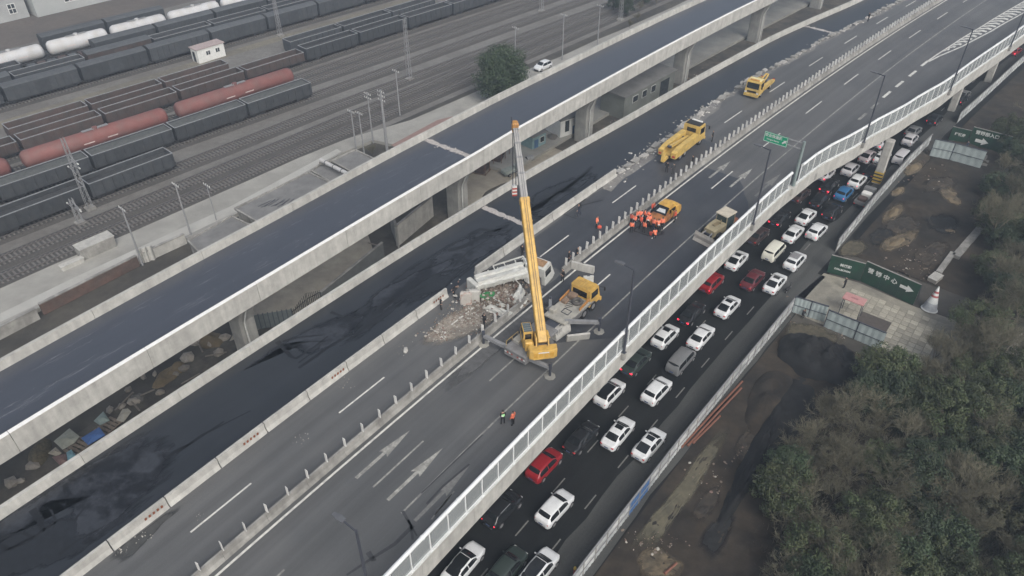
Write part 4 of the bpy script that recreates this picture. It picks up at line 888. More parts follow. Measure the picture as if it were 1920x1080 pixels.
def car(px, py, kind, color, lab, opts='', t_o=None, z=0.0, rz=None, scale=1.0):
    p = at(px, py, z+.6); p.z = z+.008 if z == 0 else z
    if rz is None:
        # heading of the street at this place
        best = min((abs(R(t, 12).x-p.x)+abs(R(t, 12).y-p.y), t) for t in [20+i*2 for i in range(80)])[1]; rz = rang(best)+random.gauss(0, .015)
    d = make_car(kind); th = thing({'sedan': 'sedan_car', 'coupe': 'sedan_car', 'hatch': 'suv_car', 'van': 'minivan'}[kind], lab, 'minivan' if kind == 'van' else 'car', p, rz, 'cars queueing on the street' if z == 0 else None)
    if scale != 1: th.scale = (scale,)*3
    rows = CARP[kind][0]; bd = obj('body', pm_copy(d['body'], color), th)
    obj('windshield', d['windshield'], th); obj('rear_window', d['rear_window'], th)
    for m in d['side']: obj('side_window', m, th)
    wr = .32 if kind != 'hatch' else .35
    for x in (rows[0][0]+.85, rows[-1][0]-.82):
        for y in (-1, 1): w_ = obj('wheel', d['tyre'], th, (x, y*(rows[5][2]-.095), wr)); obj('rim', d['rim'], w_)
    for nm in ('tail_light', 'head_light'):
        m, x, y, z_ = d[nm]
        for s_ in (-1, 1):
            o = obj(nm, m, th, (x, s_*y, z_))
            if nm == 'tail_light' and 'B' in opts: o.material_slots[0].link = 'OBJECT'; o.material_slots[0].material = red_on
    for s_ in (-1, 1): obj('mirror', pm_copy(d['mirror'], color), th, (rows[7][0]-.25, s_*(rows[6][2]+.07), rows[7][4]+.06))
    obj('number_plate', d['plate'], th, (rows[0][0]-.01, 0, .62)); obj('rear_bumper', d['bumper'], th, (rows[0][0]+.05, 0, .40)); obj('front_bumper', d['bumper'], th, (rows[-1][0]-.05, 0, .40))
    zr = rows[5][1]
    if 'S' in opts: b = MB(); b.cbox((.08, 0, zr-.012), (.62, .82, .03), .02); b.build('sunroof', glass, th)
    if 'G' in opts:
        b = MB(); b.loft([[(x, -w_, z1), (x, w_, z1), (x, w_, z1+.02), (x, -w_, z1+.02)] for x, w_, z1 in ((rows[4][0]-.02, .50, rows[4][1]-.004), ((rows[4][0]+rows[5][0])/2, .55, (rows[4][1]+rows[5][1])/2+.016), (rows[5][0], .56, rows[5][1]-.006), (rows[6][0]-.03, .52, rows[6][1]-.004))]); b.build('glass_roof', glass, th)
    if 'R' in opts: obj('roof_rail', d['rails'], th)
    if 'T' in opts: b = MB(); b.tube((rows[0][0]-.12, .1, .98), (rows[0][0]+.05, .1, .98), .36, n=18); b.build('spare_wheel_cover', PA[color], th, 40)
    if 'L' in opts:
        b = MB(); b.box((-.3, 0, zr+.05), (1.3, 1.1, .04)); 
        for k in range(4): b.box((-.3, -.45+k*.3, zr+.1), (1.3, .03, .06))
        b.build('roof_rack', rim_m, th)
    return th
car(868, 1058, 'sedan', 'white', 'white sedan with dark rear roof at the bottom edge beside the viaduct', 'G'); car(950, 1065, 'hatch', 'dgreen', 'dark green car at the bottom edge between two white cars'); car(1010, 1068, 'hatch', 'white', 'white car with dark glass roof at the bottom edge, right lane', 'G')
car(942, 955, 'hatch', 'black', 'black car with roof rails and lit brake light close to the viaduct', 'RB'); car(1040, 953, 'hatch', 'white', 'white hatchback alone in the middle lane beside the dark black car'); car(1020, 872, 'hatch', 'red', 'bright red hatchback hugging the viaduct edge')
car(1090, 820, 'sedan', 'black', 'black sedan between the red hatchback and a white sedan'); car(1159, 812, 'sedan', 'white', 'white sedan with sunroof right of the black sedan', 'S'); car(1217, 833, 'coupe', 'white', 'white sedan with sunroof in the right lane beside the hoarding', 'S')
car(1143, 737, 'hatch', 'white', 'white car with full black roof next to the noise barrier', 'G'); car(1231, 733, 'hatch', 'white', 'white suv with plain roof right of the black roofed car'); car(1193, 678, 'sedan', 'dgreen', 'dark grey green sedan half under the barrier edge', 'B')
car(1277, 677, 'van', 'grey', 'small grey boxy minivan in the middle lane'); car(1247, 631, 'hatch', 'white', 'white hatchback with sunroof ahead of the dark sedan', 'S'); car(1314, 631, 'sedan', 'white', 'white sedan without sunroof ahead of the grey minivan')
car(1297, 587, 'sedan', 'black', 'black sedan with lit brake lights below the bent lamp', 'B'); car(1364, 575, 'coupe', 'white', 'white sedan with small sunroof right of the black sedan with brake lights', 'S'); car(1334, 530, 'hatch', 'red', 'deep red car half hidden under the barrier', 'B')
car(1411, 524, 'sedan', 'dred', 'dark red sedan between the red car and a white sedan'); car(1453, 531, 'coupe', 'white', 'white sedan beside the construction entrance', 'S'); car(1381, 488, 'coupe', 'white', 'white sedan with sunroof directly under the noise barrier', 'S')
car(1451, 472, 'van', 'cream', 'cream minivan in the middle lane'); car(1490, 490, 'hatch', 'white', 'white car with roof rack right of the cream minivan', 'L'); car(1487, 438, 'sedan', 'white', 'white boxy sedan ahead of the cream minivan')
car(1531, 434, 'hatch', 'white', 'white suv with spare wheel on its back', 'TB'); car(1421, 441, 'sedan', 'brown', 'dark brown sedan beside the barrier left of the boxy white sedan'); car(1462, 408, 'sedan', 'black', 'black sedan with brake light left of a white sedan', 'B')
car(1511, 406, 'coupe', 'white', 'white sedan in front of the spare wheel suv', ''); car(1560, 397, 'hatch', 'black', 'black car with two bright brake lights in the right lane', 'B'); car(1500, 365, 'sedan', 'brown', 'dark brown car in the shade below the sign post')
car(1537, 374, 'sedan', 'black', 'black sedan behind the bright blue car'); car(1555, 348, 'sedan', 'black', 'black sedan with red light left of the bright blue car', 'B'); car(1582, 363, 'hatch', 'blue', 'bright blue hatchback near the striped pier', 'B')
car(1548, 326, 'coupe', 'silver', 'silver sedan with red brake lights close to the far barrier', 'B'); car(1607, 340, 'hatch', 'white', 'white hatchback with brake light ahead of the blue car', 'B'); car(1594, 318, 'hatch', 'silver', 'silver hatchback left of the white hatchback')
car(1578, 300, 'sedan', 'cream', 'cream sedan under the curve of the barrier'); car(1626, 293, 'coupe', 'pink', 'pinkish silver sedan left of the striped pier'); car(1635, 320, 'sedan', 'black', 'black sedan beside the striped pier')
car(1651, 266, 'sedan', 'silver', 'silver sedan farthest along the barrier curve', 'B'); car(1654, 296, 'hatch', 'white', 'white car partly hidden by the pier', 'B'); car(1690, 296, 'van', 'silver', 'silver minivan right of the striped pier')
car(1712, 246, 'sedan', 'grey', 'grey sedan behind the first slim pier'); car(1706, 262, 'hatch', 'silver', 'silver car right of the first slim pier', ''); car(1752, 224, 'hatch', 'black', 'black car with a red light beyond the piers', 'B'); car(1806, 178, 'sedan', 'grey', 'grey car with brake lights behind the second slim pier', 'B'); car(1800, 186, 'hatch', 'black', 'black car behind the grey one near the second slim pier', 'B'); car(1903, 96, 'sedan', 'red', 'red car at the top right edge', 'B')
car(1018, 124, 'hatch', 'white', 'white suv parked on the pale service road beside the round tree', '', z=.5, rz=RANG+pi-.02)
# small truck with load at the edge of the street
def pickup(px, py, lab):
    p = at(px, py, .5); p.z = .008; rz = rang(105); th = thing('small_truck', lab, 'truck', p, rz); g = PA['grey']
    b = MB(); b.box((0, 0, .55), (4.6, 1.1, .2)); b.build('chassis', trim_b, th)
    b = MB(); b.loft([[(1.0, -.85, .5), (1.0, .85, .5), (1.0, .8, 1.95), (1.0, -.8, 1.95)], [(1.9, -.85, .5), (1.9, .85, .5), (1.75, .78, 1.95), (1.75, -.78, 1.95)], [(2.35, -.83, .5), (2.35, .83, .5), (2.2, .78, 1.15), (2.2, -.78, 1.15)]]); b.build('cab', g, th)
    b = MB(); b.add([(1.8, -.7, 1.88), (1.8, .7, 1.88), (2.22, .7, 1.25), (2.22, -.7, 1.25)], [(0, 1, 2, 3)]); b.build('windshield', glass, th)
    b = MB(); b.box((-.75, 0, .72), (3.3, 1.7, .1))
    for sy in (-1, 1): b.box((-.75, sy*.83, .95), (3.3, .05, .4))
    b.box((-2.38, 0, .95), (.05, 1.6, .4)); b.build('load_bed', g, th)
    b = MB(); b.cbox((.3, .0, 1.2), (1.0, 1.4, .8), .1, 0); b.cbox((-.9, .1, 1.05), (1.0, 1.2, .5), .1, 1); b.build('load', [w_hut, wag_b], th)
    for x in (-1.5, 1.55):
        for y in (-1, 1): b = MB(); b.tube((x, y*.75-.11, .34), (x, y*.75+.11, .34), .34, n=14); w_ = b.build('wheel', black, th, 40)
    for y in (-.7, .7): b = MB(); b.box((-2.42, y, .7), (.04, .2, .12)); b.build('tail_light', red_l, th)
pickup(1621, 374, 'small grey truck with boxes in its bed beside the white hoarding')

# ================================================================== MOBILE CRANE
def wheels(th, xs, ys, r, w, nm='wheel', n=20, rim=rim_m):
    for x in xs:
        for y in ys:
            b = MB(); b.tube((0, -w/2, 0), (0, w/2, 0), r, n=n); o = b.build(nm, black, th, 40, loc=(x, y, r))
            b = MB(); b.tube((0, -w/2-.012, 0), (0, w/2+.012, 0), r*.55, n=10); b.build('rim', rim, o, 40)
pr_, pf_ = at(965, 669, 10.0), at(1108, 541, 10.4); hd = Vector((pf_.x-pr_.x, pf_.y-pr_.y, 0)); CL = hd.length; cz = math.atan2(hd.y, hd.x)
cc = Vector(((pr_.x+pf_.x)/2, (pr_.y+pf_.y)/2, 9.005)); cr_ = thing('mobile_crane', 'yellow mobile crane with raised telescopic boom and spread outriggers', 'crane', cc, cz); CI = (Matrix.Translation(cc) @ Matrix.Rotation(cz, 4, 'Z')).inverted()
hl = CL/2
deck_g = M('crane_deck_grey', (.20, .20, .20), .7, .15, 2, col2=(.15, .15, .15), scale2=.7); deck_l = M('crane_deck_light', (.34, .33, .29), .75, .12, 2, col2=(.26, .255, .23), scale2=.7)
b = MB(); b.box((-.6, 0, .95), (CL-1.6, 1.2, .5)); b.build('chassis', steel_d, cr_)
b = MB(); b.cbox((-hl+2.6, 0, 1.42), (5.2, 2.6, .26), .06); b.cbox((-hl+.35, 0, 1.1), (.7, 2.62, .8), .06); b.build('rear_deck', deck_g, cr_)
b = MB(); b.cbox((hl-4.2, 0, 1.40), (4.6, 2.6, .22), .06); b.build('front_deck', deck_l, cr_)
for sy in (-1, 1): b = MB(); b.cbox((hl-3.9, sy*1.05, .95), (2.2, .45, .62), .05); b.build('side_box', deck_g, cr_)
b = MB()
for x in (hl-5.2, hl-3.1): b.bar((x, -.7, 1.55), (x+.7, -.7, 1.55), .06, .06); b.bar((x, .1, 1.55), (x+.7, .1, 1.55), .06, .06); b.bar((x, -.7, 1.55), (x, .1, 1.55), .06, .06); b.bar((x+.7, -.7, 1.55), (x+.7, .1, 1.55), .06, .06)
b.build('step_grate', steel_d, cr_)
wheels(cr_, (-hl+2.0, -hl+3.4, hl-3.0, hl-1.4), (-1.05, 1.05), .56, .5)
for x in (-hl+2.7, hl-2.9):
    for sy in (-1, 1): b = MB(); b.box((x, sy*1.08, 1.22), (3.0, .56, .06)); b.build('mudguard', deck_g, cr_)
# carrier cab
b = MB(); b.loft([[(hl-2.1, -1.25, .75), (hl-2.1, 1.25, .75), (hl-2.05, 1.2, 2.75), (hl-2.05, -1.2, 2.75)], [(hl-.45, -1.25, .75), (hl-.45, 1.25, .75), (hl-.62, 1.2, 2.78), (hl-.62, -1.2, 2.78)], [(hl-.02, -1.22, .7), (hl-.02, 1.22, .7), (hl-.42, 1.15, 2.6), (hl-.42, -1.15, 2.6)]]); cab = b.build('cab', yellow, cr_)
b = MB(); b.add([(hl+.012-.20, -1.05, 1.65), (hl+.012-.20, 1.05, 1.65), (hl-.37, 1.02, 2.5), (hl-.37, -1.02, 2.5)], [(0, 1, 2, 3)]); b.build('windshield', glass, cab)
for sy in (-1, 1): b = MB(); b.box((hl-1.2, sy*1.232, 2.05), (1.15, .03, .75)); b.build('side_window', glass, cab)
b = MB(); b.box((hl-2.09, 0, 2.1), (.03, 1.7, .7)); b.build('rear_window', glass, cab)
for k in range(7): b = MB(); b.box((hl-1.95+k*.22, 0, 2.815), (.06, 2.2, .05)); b.build('roof_slat', yellow2, cab)
b = MB(); b.box((hl-1.3, 0, 2.82), (1.45, .06, .055)); b.build('roof_spine', yellow2, cab)
for sy in (-1, 1): b = MB(); b.bar((hl-.3, sy*1.2, 2.4), (hl+.05, sy*1.55, 2.3), .05, .05); b.cbox((hl+.08, sy*1.6, 2.1), (.1, .2, .45), .03); b.build('mirror', trim_b, cab)
b = MB(); b.cbox((hl+.05, 0, .72), (.25, 2.6, .45), .06); b.build('front_bumper', yellow, cr_)
# spare tyre, engine cover, clutter behind the cab
b = MB(); rg = []
for i in range(21):
    a = 2*pi*i/20; rg.append([((.42+.17*math.cos(q))*math.cos(a), (.42+.17*math.cos(q))*math.sin(a), .2*math.sin(q)) for q in [2*pi*j/10 for j in range(10)]])
b.loft(rg, caps=False); b.build('spare_tyre', M('tyre_dusty', (.075, .07, .066), .9, .15, 4), cr_, 60, loc=(hl-3.05, -.35, 1.75))
b = MB(); b.cbox((hl-2.55, .55, 1.75), (.8, .9, .5), .08); b.cbox((hl-3.6, .75, 1.65), (.7, .6, .35), .06); b.build('engine_cover', M('rust_brown', (.20, .14, .10), .85, .2, 3), cr_)
for sy in (-1, 1): b = MB(); b.bar((hl-2.2, sy*1.22, 1.9), (hl-3.9, sy*1.22, 1.62), .10, .3); b.build('boom_rest_frame', M('crane_orange', (.42, .20, .06), .6, .15, 2), cr_)
for x, y, d_ in ((-hl+1.6, .75, (1.1, .7, .35)), (-hl+1.7, -.75, (1.3, .6, .28)), (hl-5.6, .8, (.7, .6, .4))): b = MB(); b.cbox((x, y, 1.56+d_[2]/2), d_, .05); b.build('tool_box', deck_l if y > 0 else deck_g, cr_)
for sy in (-1, 1):
    b = MB()
    for x in (-hl+.3, -hl+1.2, -hl+2.1): b.tube((x, sy*1.26, 1.5), (x, sy*1.26, 2.05), .022, n=5)
    b.tube((-hl+.3, sy*1.26, 2.05), (-hl+2.1, sy*1.26, 2.05), .022, n=5); b.build('hand_rail', yellow2, cr_)
    b = MB(); [b.box((-hl+.001+0*k, sy*(.35+.25*k), 1.12), (.03, .2, .14), k % 2) for k in range(4)]; b.build('hazard_strip', [MATS['hook_red'] if 'hook_red' in MATS else M('hook_red', (.36, .05, .03), .6, .1, 3), w_hut], cr_)
    b = MB(); [b.box((-hl+5.0+k*.32, sy*1.312, 1.25), (.05, .03, .5)) for k in range(3)]; b.build('access_ladder', steel_d, cr_)
for k in range(5): b = MB(); a0 = hl-4.6+k*.35; b.tube((a0, .2+.12*k, 1.54), (a0+.9, -.3+.1*k, 1.56), .03, n=5); b.build('hydraulic_hose', black, cr_)
b = MB(); b.tube((hl-2.35, 1.0, 1.5), (hl-2.35, 1.0, 3.0), .09, .08, 10); b.build('exhaust_stack', steel_d, cr_, 40)
# outriggers
def outrigger(px, py, root, zend=1.15, straight=True):
    f = CI @ at(px, py, 9.005); r0 = Vector(root); t_ = thing if False else None
    o = MB(); e = Vector((f.x, f.y, zend)); o.bar(r0, e, .34, .40, 0, .30, .32); w_ = o.build('outrigger_beam', steel_g, cr_)
    o = MB(); o.tube((f.x, f.y, .12), (f.x, f.y, zend+.45), .12, n=10); o.tube((f.x, f.y, zend-.1), (f.x, f.y, zend+.55), .17, n=10); o.build('jack', steel_d, w_, 40)
    o = MB(); o.loft([[(f.x+math.cos(pi*i/4+pi/8)*r, f.y+math.sin(pi*i/4+pi/8)*r, z) for i in range(8)] for r, z in ((.55, 0.0), (.55, .07), (.25, .16))]); o.build('pad', deck_l, w_)
outrigger(1031, 706, (-hl+.55, -.9, 1.1)); outrigger(907, 646, (-hl+.55, .9, 1.1)); outrigger(1123, 622, (.4, -.9, 1.35), 1.25); 
lf = CI @ at(1123, 622, 9); q = (Matrix.Translation(cc) @ Matrix.Rotation(cz, 4, 'Z')) @ Vector((lf.x, -lf.y*.55, 0))
f = Vector((lf.x-.2, 2.3, 0)); o = MB(); o.bar((.4, .9, 1.35), (f.x, f.y, 1.25), .34, .4, 0, .3, .32); w_ = o.build('outrigger_beam', steel_g, cr_)
o = MB(); o.tube((f.x, f.y, .12), (f.x, f.y, 1.7), .14, n=10); o.build('jack', steel_d, w_, 40); o = MB(); o.cbox((f.x, f.y, .08), (.7, .7, .15), .05); o.build('pad', deck_l, w_)
# superstructure
tc = at(1010, 641, 10.7); tip = Vector((.3, 67.5, 26.0)); bd_ = Vector((tip.x-tc.x, tip.y-tc.y, 0)); ba = math.atan2(bd_.y, bd_.x)
XT = CI @ Matrix.Translation(tc) @ Matrix.Rotation(ba, 4, 'Z')     # turret frame in crane space
b = MB(); b.tube((0, 0, -.2), (0, 0, .05), .85, n=24, X=XT); b.build('turntable', steel_d, cr_, 40)
b = MB(); b.cbox((-.5, 0, .25), (3.3, 2.2, .42), .08, X=XT); b.build('turret_platform', yellow, cr_)
b = MB(); cw = [(-2.55, -.9), (-2.35, -1.30), (-1.75, -1.36), (-1.75, 1.36), (-2.35, 1.30), (-2.55, .9)]
b.loft([[(x, y, z) for x, y in cw] for z in (.12, 1.05)]+[[(x*.97-.04, y*.93, 1.16) for x, y in cw]], X=XT); b.build('counterweight', yellow, cr_)
for sy in (-1, 1):
    b = MB(); b.loft([[(x, sy*y_, z) for x, z in ((-1.9, .46), (1.0, .46), (.35, 1.1), (-.9, 1.95), (-1.6, 1.95), (-1.95, 1.2))] for y_ in ((.50, .62) if sy > 0 else (.62, .50))], X=XT); b.build('cheek_plate', yellow, cr_)
for x, r in ((-1.55, .34), (-.75, .30)):
    b = MB(); b.tube((x, -.42, .85), (x, .42, .85), r, n=16, X=XT); b.tube((x, -.47, .85), (x, -.42, .85), r+.12, n=16, X=XT); b.tube((x, .42, .85), (x, .47, .85), r+.12, n=16, X=XT); b.build('winch_drum', M('rope_drum', (.06, .055, .05), .7, .2, 4), cr_, 40)
for sy in (-.95, .95):
    b = MB(); b.cbox((-1.2, sy, .75), (.9, .45, .6), .06, X=XT); b.build('hydraulic_tank', yellow2 if sy > 0 else M('engine_grey', (.12, .12, .115), .7, .2, 3), cr_)
for k in range(6): b = MB(); b.tube((-.4+.05*k, -.62-.06*k, .5), (.5, -.62-.06*k, .55+.02*k), .025, n=5, X=XT); b.build('hydraulic_hose', black, cr_)
b = MB(); [b.box((-2.56, -.75+k*.5, .6), (.015, .34, .5), X=XT) for k in range(4)]; b.build('counterweight_panel', M('panel_yellow', (.50, .28, .045), .6, .1, 2), cr_)  # panels in a deeper yellow than the counterweight
b = MB(); b.box((-2.575, 0, .93), (.012, 1.0, .12), X=XT); b.build('maker_plate', w_hut, cr_)
# operator cab on the left of the boom
b = MB(); b.loft([[(-.75, .72, .1), (.95, .72, .1), (1.15, .72, .9), (.75, .72, 1.95), (-.7, .72, 1.95)], [(-.75, 1.62, .1), (.95, 1.62, .1), (1.15, 1.62, .9), (.75, 1.58, 1.95), (-.7, 1.58, 1.95)]], X=XT); oc = b.build('operator_cab', yellow, cr_)
b = MB(); b.box((.03, 1.15, 1.965), (1.25, .74, .03), X=XT); b.build('roof_window', M('roof_glass', (.10, .13, .135), .2, .1, 3), oc)
b = MB()
for k in range(4): b.box((-.4+k*.3, 1.15, 1.99), (.03, .74, .03), X=XT)
b.build('roof_grille', steel_g, oc)
b = MB(); b.box((-.735, 1.15, 1.45), (.03, .6, .6), X=XT); b.build('rear_window', glass, oc)
b = MB(); b.box((.15, 1.615, 1.4), (1.1, .03, .8), X=XT); b.build('side_window', glass, oc)
b = MB(); b.add([(1.145, .8, .95), (1.145, 1.54, .95), (.80, 1.5, 1.85), (.80, .82, 1.85)], [(0, 1, 2, 3)], X=XT); b.build('windshield', glass, oc)
b = MB(); b.cbox((-1.1, 1.15, .75), (.6, .8, 1.0), .08, X=XT); b.build('tank_box', yellow, cr_)
# boom
MB()
pv = Vector((-1.15, 0, 1.75)); tl_ = XT.inverted() @ (CI @ tip); ax = (tl_-pv); BL = ax.length; ax.normalize()
side = Vector((0, 1, 0)); upv = side.cross(ax)*-1 if side.cross(ax).z < 0 else side.cross(ax)
def bsec(f0, f1, w_, h_, mat, nm, ch=.22):
    b = MB(); rr_ = []
    for f_ in (f0, f1):
        c = pv+ax*BL*f_; k = ch*w_
        pts = [(-w_/2+k, -h_/2), (w_/2-k, -h_/2), (w_/2, -h_/2+k), (w_/2, h_/2-k*.4), (w_/2-k*.4, h_/2), (-w_/2+k*.4, h_/2), (-w_/2, h_/2-k*.4), (-w_/2, -h_/2+k)]
        rr_.append([c+side*x+upv*y for x, y in pts])
    b.loft(rr_, X=XT); return b.build(nm, mat, cr_)
bsec(-.03, .62, .88, 1.0, yellow, 'boom_base_section')
bsec(.62, .642, .96, 1.08, yellow, 'boom_collar'); bsec(.525, .532, .94, 1.06, yellow, 'boom_collar'); bsec(.36, .366, .94, 1.06, yellow, 'boom_collar')
bgrey = M('boom_grey', (.33, .33, .32), .55, .12, 2, col2=(.27, .27, .27), scale2=.8)
for i, (a_, b_, w_) in enumerate(((.60, .765, .70), (.765, .845, .62), (.845, .915, .55), (.915, .985, .48))):
    bsec(a_, b_, w_, w_*1.15, bgrey, 'boom_section'); bsec(b_-.008, b_, w_+.09, w_*1.15+.09, steel_g, 'boom_collar')
for k in range(14):
    b = MB(); c0 = pv+ax*BL*(.05+.041*k)+upv*.47; b.bar(c0-side*.25, c0+side*.25, .03, .03, X=XT); b.build('boom_rung', yellow2, cr_)
for sy in (-.41, .41):
    b = MB(); c0 = pv+ax*BL*.10+side*sy-upv*.1; b.bar(c0, c0+ax*BL*.16, .012, .34, X=XT, up=tuple(upv)); b.build('boom_marking', M('boom_marking', (.36, .20, .04), .6, .2, 3), cr_)
for sy in (-.25, .25):
    b = MB(); c0 = pv+ax*BL*.05+upv*.48+side*sy; c1 = pv+ax*BL*.6+upv*.48+side*sy; b.bar(c0, c1, .05, .05, X=XT); b.build('boom_rail', yellow2, cr_)
b = MB(); b.tube(Vector((.55, 0, .55)), pv+ax*BL*.30-upv*.45, .17, n=12, X=XT); b.build('lift_cylinder', yellow, cr_, 40)
b = MB(); b.tube(pv+ax*BL*.21-upv*.45+(Vector((.55, 0, .55))-(pv+ax*BL*.21-upv*.45))*.0, pv+ax*BL*.34-upv*.45, .1, n=10, X=XT); b.build('lift_rod', rim_m, cr_, 40)
hd_c = pv+ax*BL
b = MB(); b.cbox((0, 0, 0), (.85, .62, .95), .1, X=XT @ Matrix.Translation(hd_c)); bh = b.build('boom_head', M('head_orange', (.48, .24, .07), .6, .15, 2), cr_)
for sy in (-.18, 0, .18): b = MB(); b.tube(hd_c+Vector((.35, sy-.04, -.35)), hd_c+Vector((.35, sy+.04, -.35)), .28, n=16, X=XT); b.build('sheave', steel_d, bh, 40)
b = MB(); b.tube(hd_c+Vector((0, .3, .3)), hd_c+Vector((0, .35, 1.0)), .05, n=6, X=XT); b.build('aerial', steel_d, bh)
hkz = (XT.inverted() @ (CI @ Vector((tip.x, tip.y, 18.4)))).z
for dx, sy in ((.22, -.16), (.5, -.16), (.22, .16), (.5, .16)): b = MB(); b.tube(hd_c+Vector((dx, sy, -.3)), Vector((hd_c.x+dx, sy, hkz+.7)), .028, n=5, X=XT); b.build('hoist_rope', steel_d, cr_)
hk = MB()
for k in range(6): hk.box((hd_c.x+.36, 0, hkz-.25+k*.19), (.5, .5, .19), k % 2, X=XT)
hkb = hk.build('hook_block', [M('hook_red', (.36, .05, .03), .6, .1, 3), w_hut], cr_)
b = MB(); prev = None
for k in range(9):
    a = -pi*.5+k*pi*1.35/8; p_ = Vector((hd_c.x+.36+math.cos(a)*.16, 0, hkz-.62+math.sin(a)*.16))
    if prev is not None: b.tube(prev, p_, .05, n=6, X=XT)
    prev = p_
b.tube((hd_c.x+.36, 0, hkz-.5), (hd_c.x+.36, 0, hkz-.3), .05, n=6, X=XT); b.build('hook', steel_d, hkb)
for sy in (-1, 1):
    b = MB(); pts_ = [pv+ax*BL*k+upv*(.6)+side*(.1*sy) for k in (.02, .5, 1.0)]
    for a_, b__ in zip(pts_, pts_[1:]): b.tube(a_, b__, .02, n=4, X=XT)
    b.build('boom_cable', steel_d, cr_)

# ================================================================== TOW TRUCKS
def tow_truck(p, rz, lab, variant=0):
    th = thing('tow_truck', lab, 'tow truck', p, rz); y1 = yellow2
    L_ = 8.6 if variant == 0 else 7.4; h2 = L_/2
    b = MB(); b.box((-.2, 0, .75), (L_-1, .95, .3)); b.build('chassis', steel_d, th)
    b = MB(); b.loft([[(h2-2.1, -1.2, .7), (h2-2.1, 1.2, .7), (h2-2.05, 1.15, 2.75), (h2-2.05, -1.15, 2.75)], [(h2-.4, -1.22, .6), (h2-.4, 1.22, .6), (h2-.55, 1.15, 2.82), (h2-.55, -1.15, 2.82)], [(h2, -1.18, .55), (h2, 1.18, .55), (h2-.30, 1.1, 2.65), (h2-.30, -1.1, 2.65)]]); cb = b.build('cab', y1, th)
    b = MB(); b.add([(h2-.10, -1.0, 1.6), (h2-.10, 1.0, 1.6), (h2-.255, .98, 2.5), (h2-.255, -.98, 2.5)], [(0, 1, 2, 3)]); b.build('windshield', glass, cb)
    for sy in (-1, 1): b = MB(); b.box((h2-1.2, sy*1.205, 2.05), (1.1, .03, .8)); b.build('side_window', glass, cb)
    b = MB(); b.box((h2-2.09, 0, 2.15), (.03, 1.3, .55)); b.build('rear_window', glass, cb)
    if variant == 1: b = MB(); b.cbox((h2-1.2, 0, 2.83), (1.2, 2.0, .07), .03); b.build('roof_panel', M('pale_yellow', (.66, .58, .30), .5, .08, 2), cb)
    if variant == 0: b = MB(); b.cbox((h2-1.25, 0, 2.84), (1.3, 2.05, .08), .04); b.build('roof_panel', trim_b, cb)
    b = MB(); b.cbox((h2-.6, 0, 2.92), (.3, 1.5, .16), .05); b.build('light_bar', w_hut if variant == 0 else M('amber_bar', (.5, .25, .05), .4), cb)
    b = MB(); b.box((h2+.012, 0, 1.15), (.03, 1.5, .3)); b.build('grille', trim_b, cb)
    b = MB(); b.cbox((h2+.05, 0, .6), (.22, 2.4, .4), .05); b.build('front_bumper', y1, cb)
    for sy in (-1, 1):
        b = MB(); b.box((h2+.03, sy*.95, 1.0), (.05, .35, .2)); b.build('head_light', head_l, cb)
        b = MB(); b.bar((h2-.3, sy*1.15, 2.4), (h2+.05, sy*1.5, 2.3), .05, .05); b.cbox((h2+.08, sy*1.55, 2.1), (.1, .2, .45), .03); b.build('mirror', trim_b, cb)
    for sy in (-1, 1):      # body sides sloping down to the rear
        b = MB(); o0, o1 = (.72, 1.24) if sy > 0 else (-1.24, -.72)
        if variant == 0: o0, o1 = (.58, 1.26) if sy > 0 else (-1.26, -.58)
        hf = 1.95 if variant == 0 else 1.45
        b.loft([[(h2-2.3, o0, .8), (h2-2.3, o1, .8), (h2-2.3, o1, hf), (h2-2.3, o0, hf)], [(-h2+1.6, o0, .7), (-h2+1.6, o1, .7), (-h2+1.6, o1, hf-.08), (-h2+1.6, o0, hf-.08)], [(-h2+.1, o0, .75), (-h2+.1, o1, .75), (-h2+.1, o1, hf-.42), (-h2+.1, o0, hf-.42)]]); b.build('side_locker', y1, th)
        b = MB(); b.box((-h2+.07, sy*.98, 1.05), (.05, .35, .18)); b.build('tail_light', red_l, th)
    b = MB(); b.box((-1.1, 0, .93), (L_-2.8, 1.42, .06)); b.build('bed_floor', y1 if variant == 0 else deck_g, th)
    if variant == 0:
        b = MB(); b.bar((h2-2.8, 0, 1.35), (-h2+.6, 0, 2.0), .42, .45, 0, .3, .32); bo = b.build('recovery_boom', y1, th)
        b = MB(); b.tube((-h2+.6, -.25, 2.0), (-h2+.6, .25, 2.0), .18, n=12); b.build('sheave', steel_d, bo, 40)
        b = MB(); b.bar((-h2+.4, 0, .7), (-h2-.9, 0, .55), .4, .35); b.bar((-h2-.9, -.0, .55), (-h2-.75, 0, 1.7), .5, .3); b.build('underlift', y1, th)
        for sy in (-.35, .35): b = MB(); b.tube((h2-3.3, sy-.18, 1.25), (h2-3.3, sy+.18, 1.25), .3, n=14); b.build('winch_drum', steel_d, th, 40)
    else:
        b = MB(); b.bar((-.2, -.35, 1.1), (-h2+.9, -.2, 1.95), .18, .2); b.bar((-.2, .35, 1.1), (-h2+.9, .2, 1.95), .18, .2); b.bar((-h2+.9, -.3, 1.95), (-h2+.9, .3, 1.95), .15, .15); bo = b.build('lifting_frame', y1, th)
        b = MB(); b.tube((-.6, -.4, 1.25), (-.6, .4, 1.25), .3, n=14); b.build('winch_drum', steel_d, th, 40)
        b = MB(); b.bar((-h2+.5, 0, .7), (-h2-.8, 0, .5), .35, .25); b.bar((-h2-.8, -.9, .5), (-h2-.8, .9, .5), .2, .2); b.build('underlift', steel_d, th)
        b = MB(); b.cbox((h2-2.8, -.1, 1.6), (.5, 1.2, .8), .06); b.cbox((-1.4, .3, 1.3), (.7, .5, .5), .06); b.build('equipment', steel_d, th)
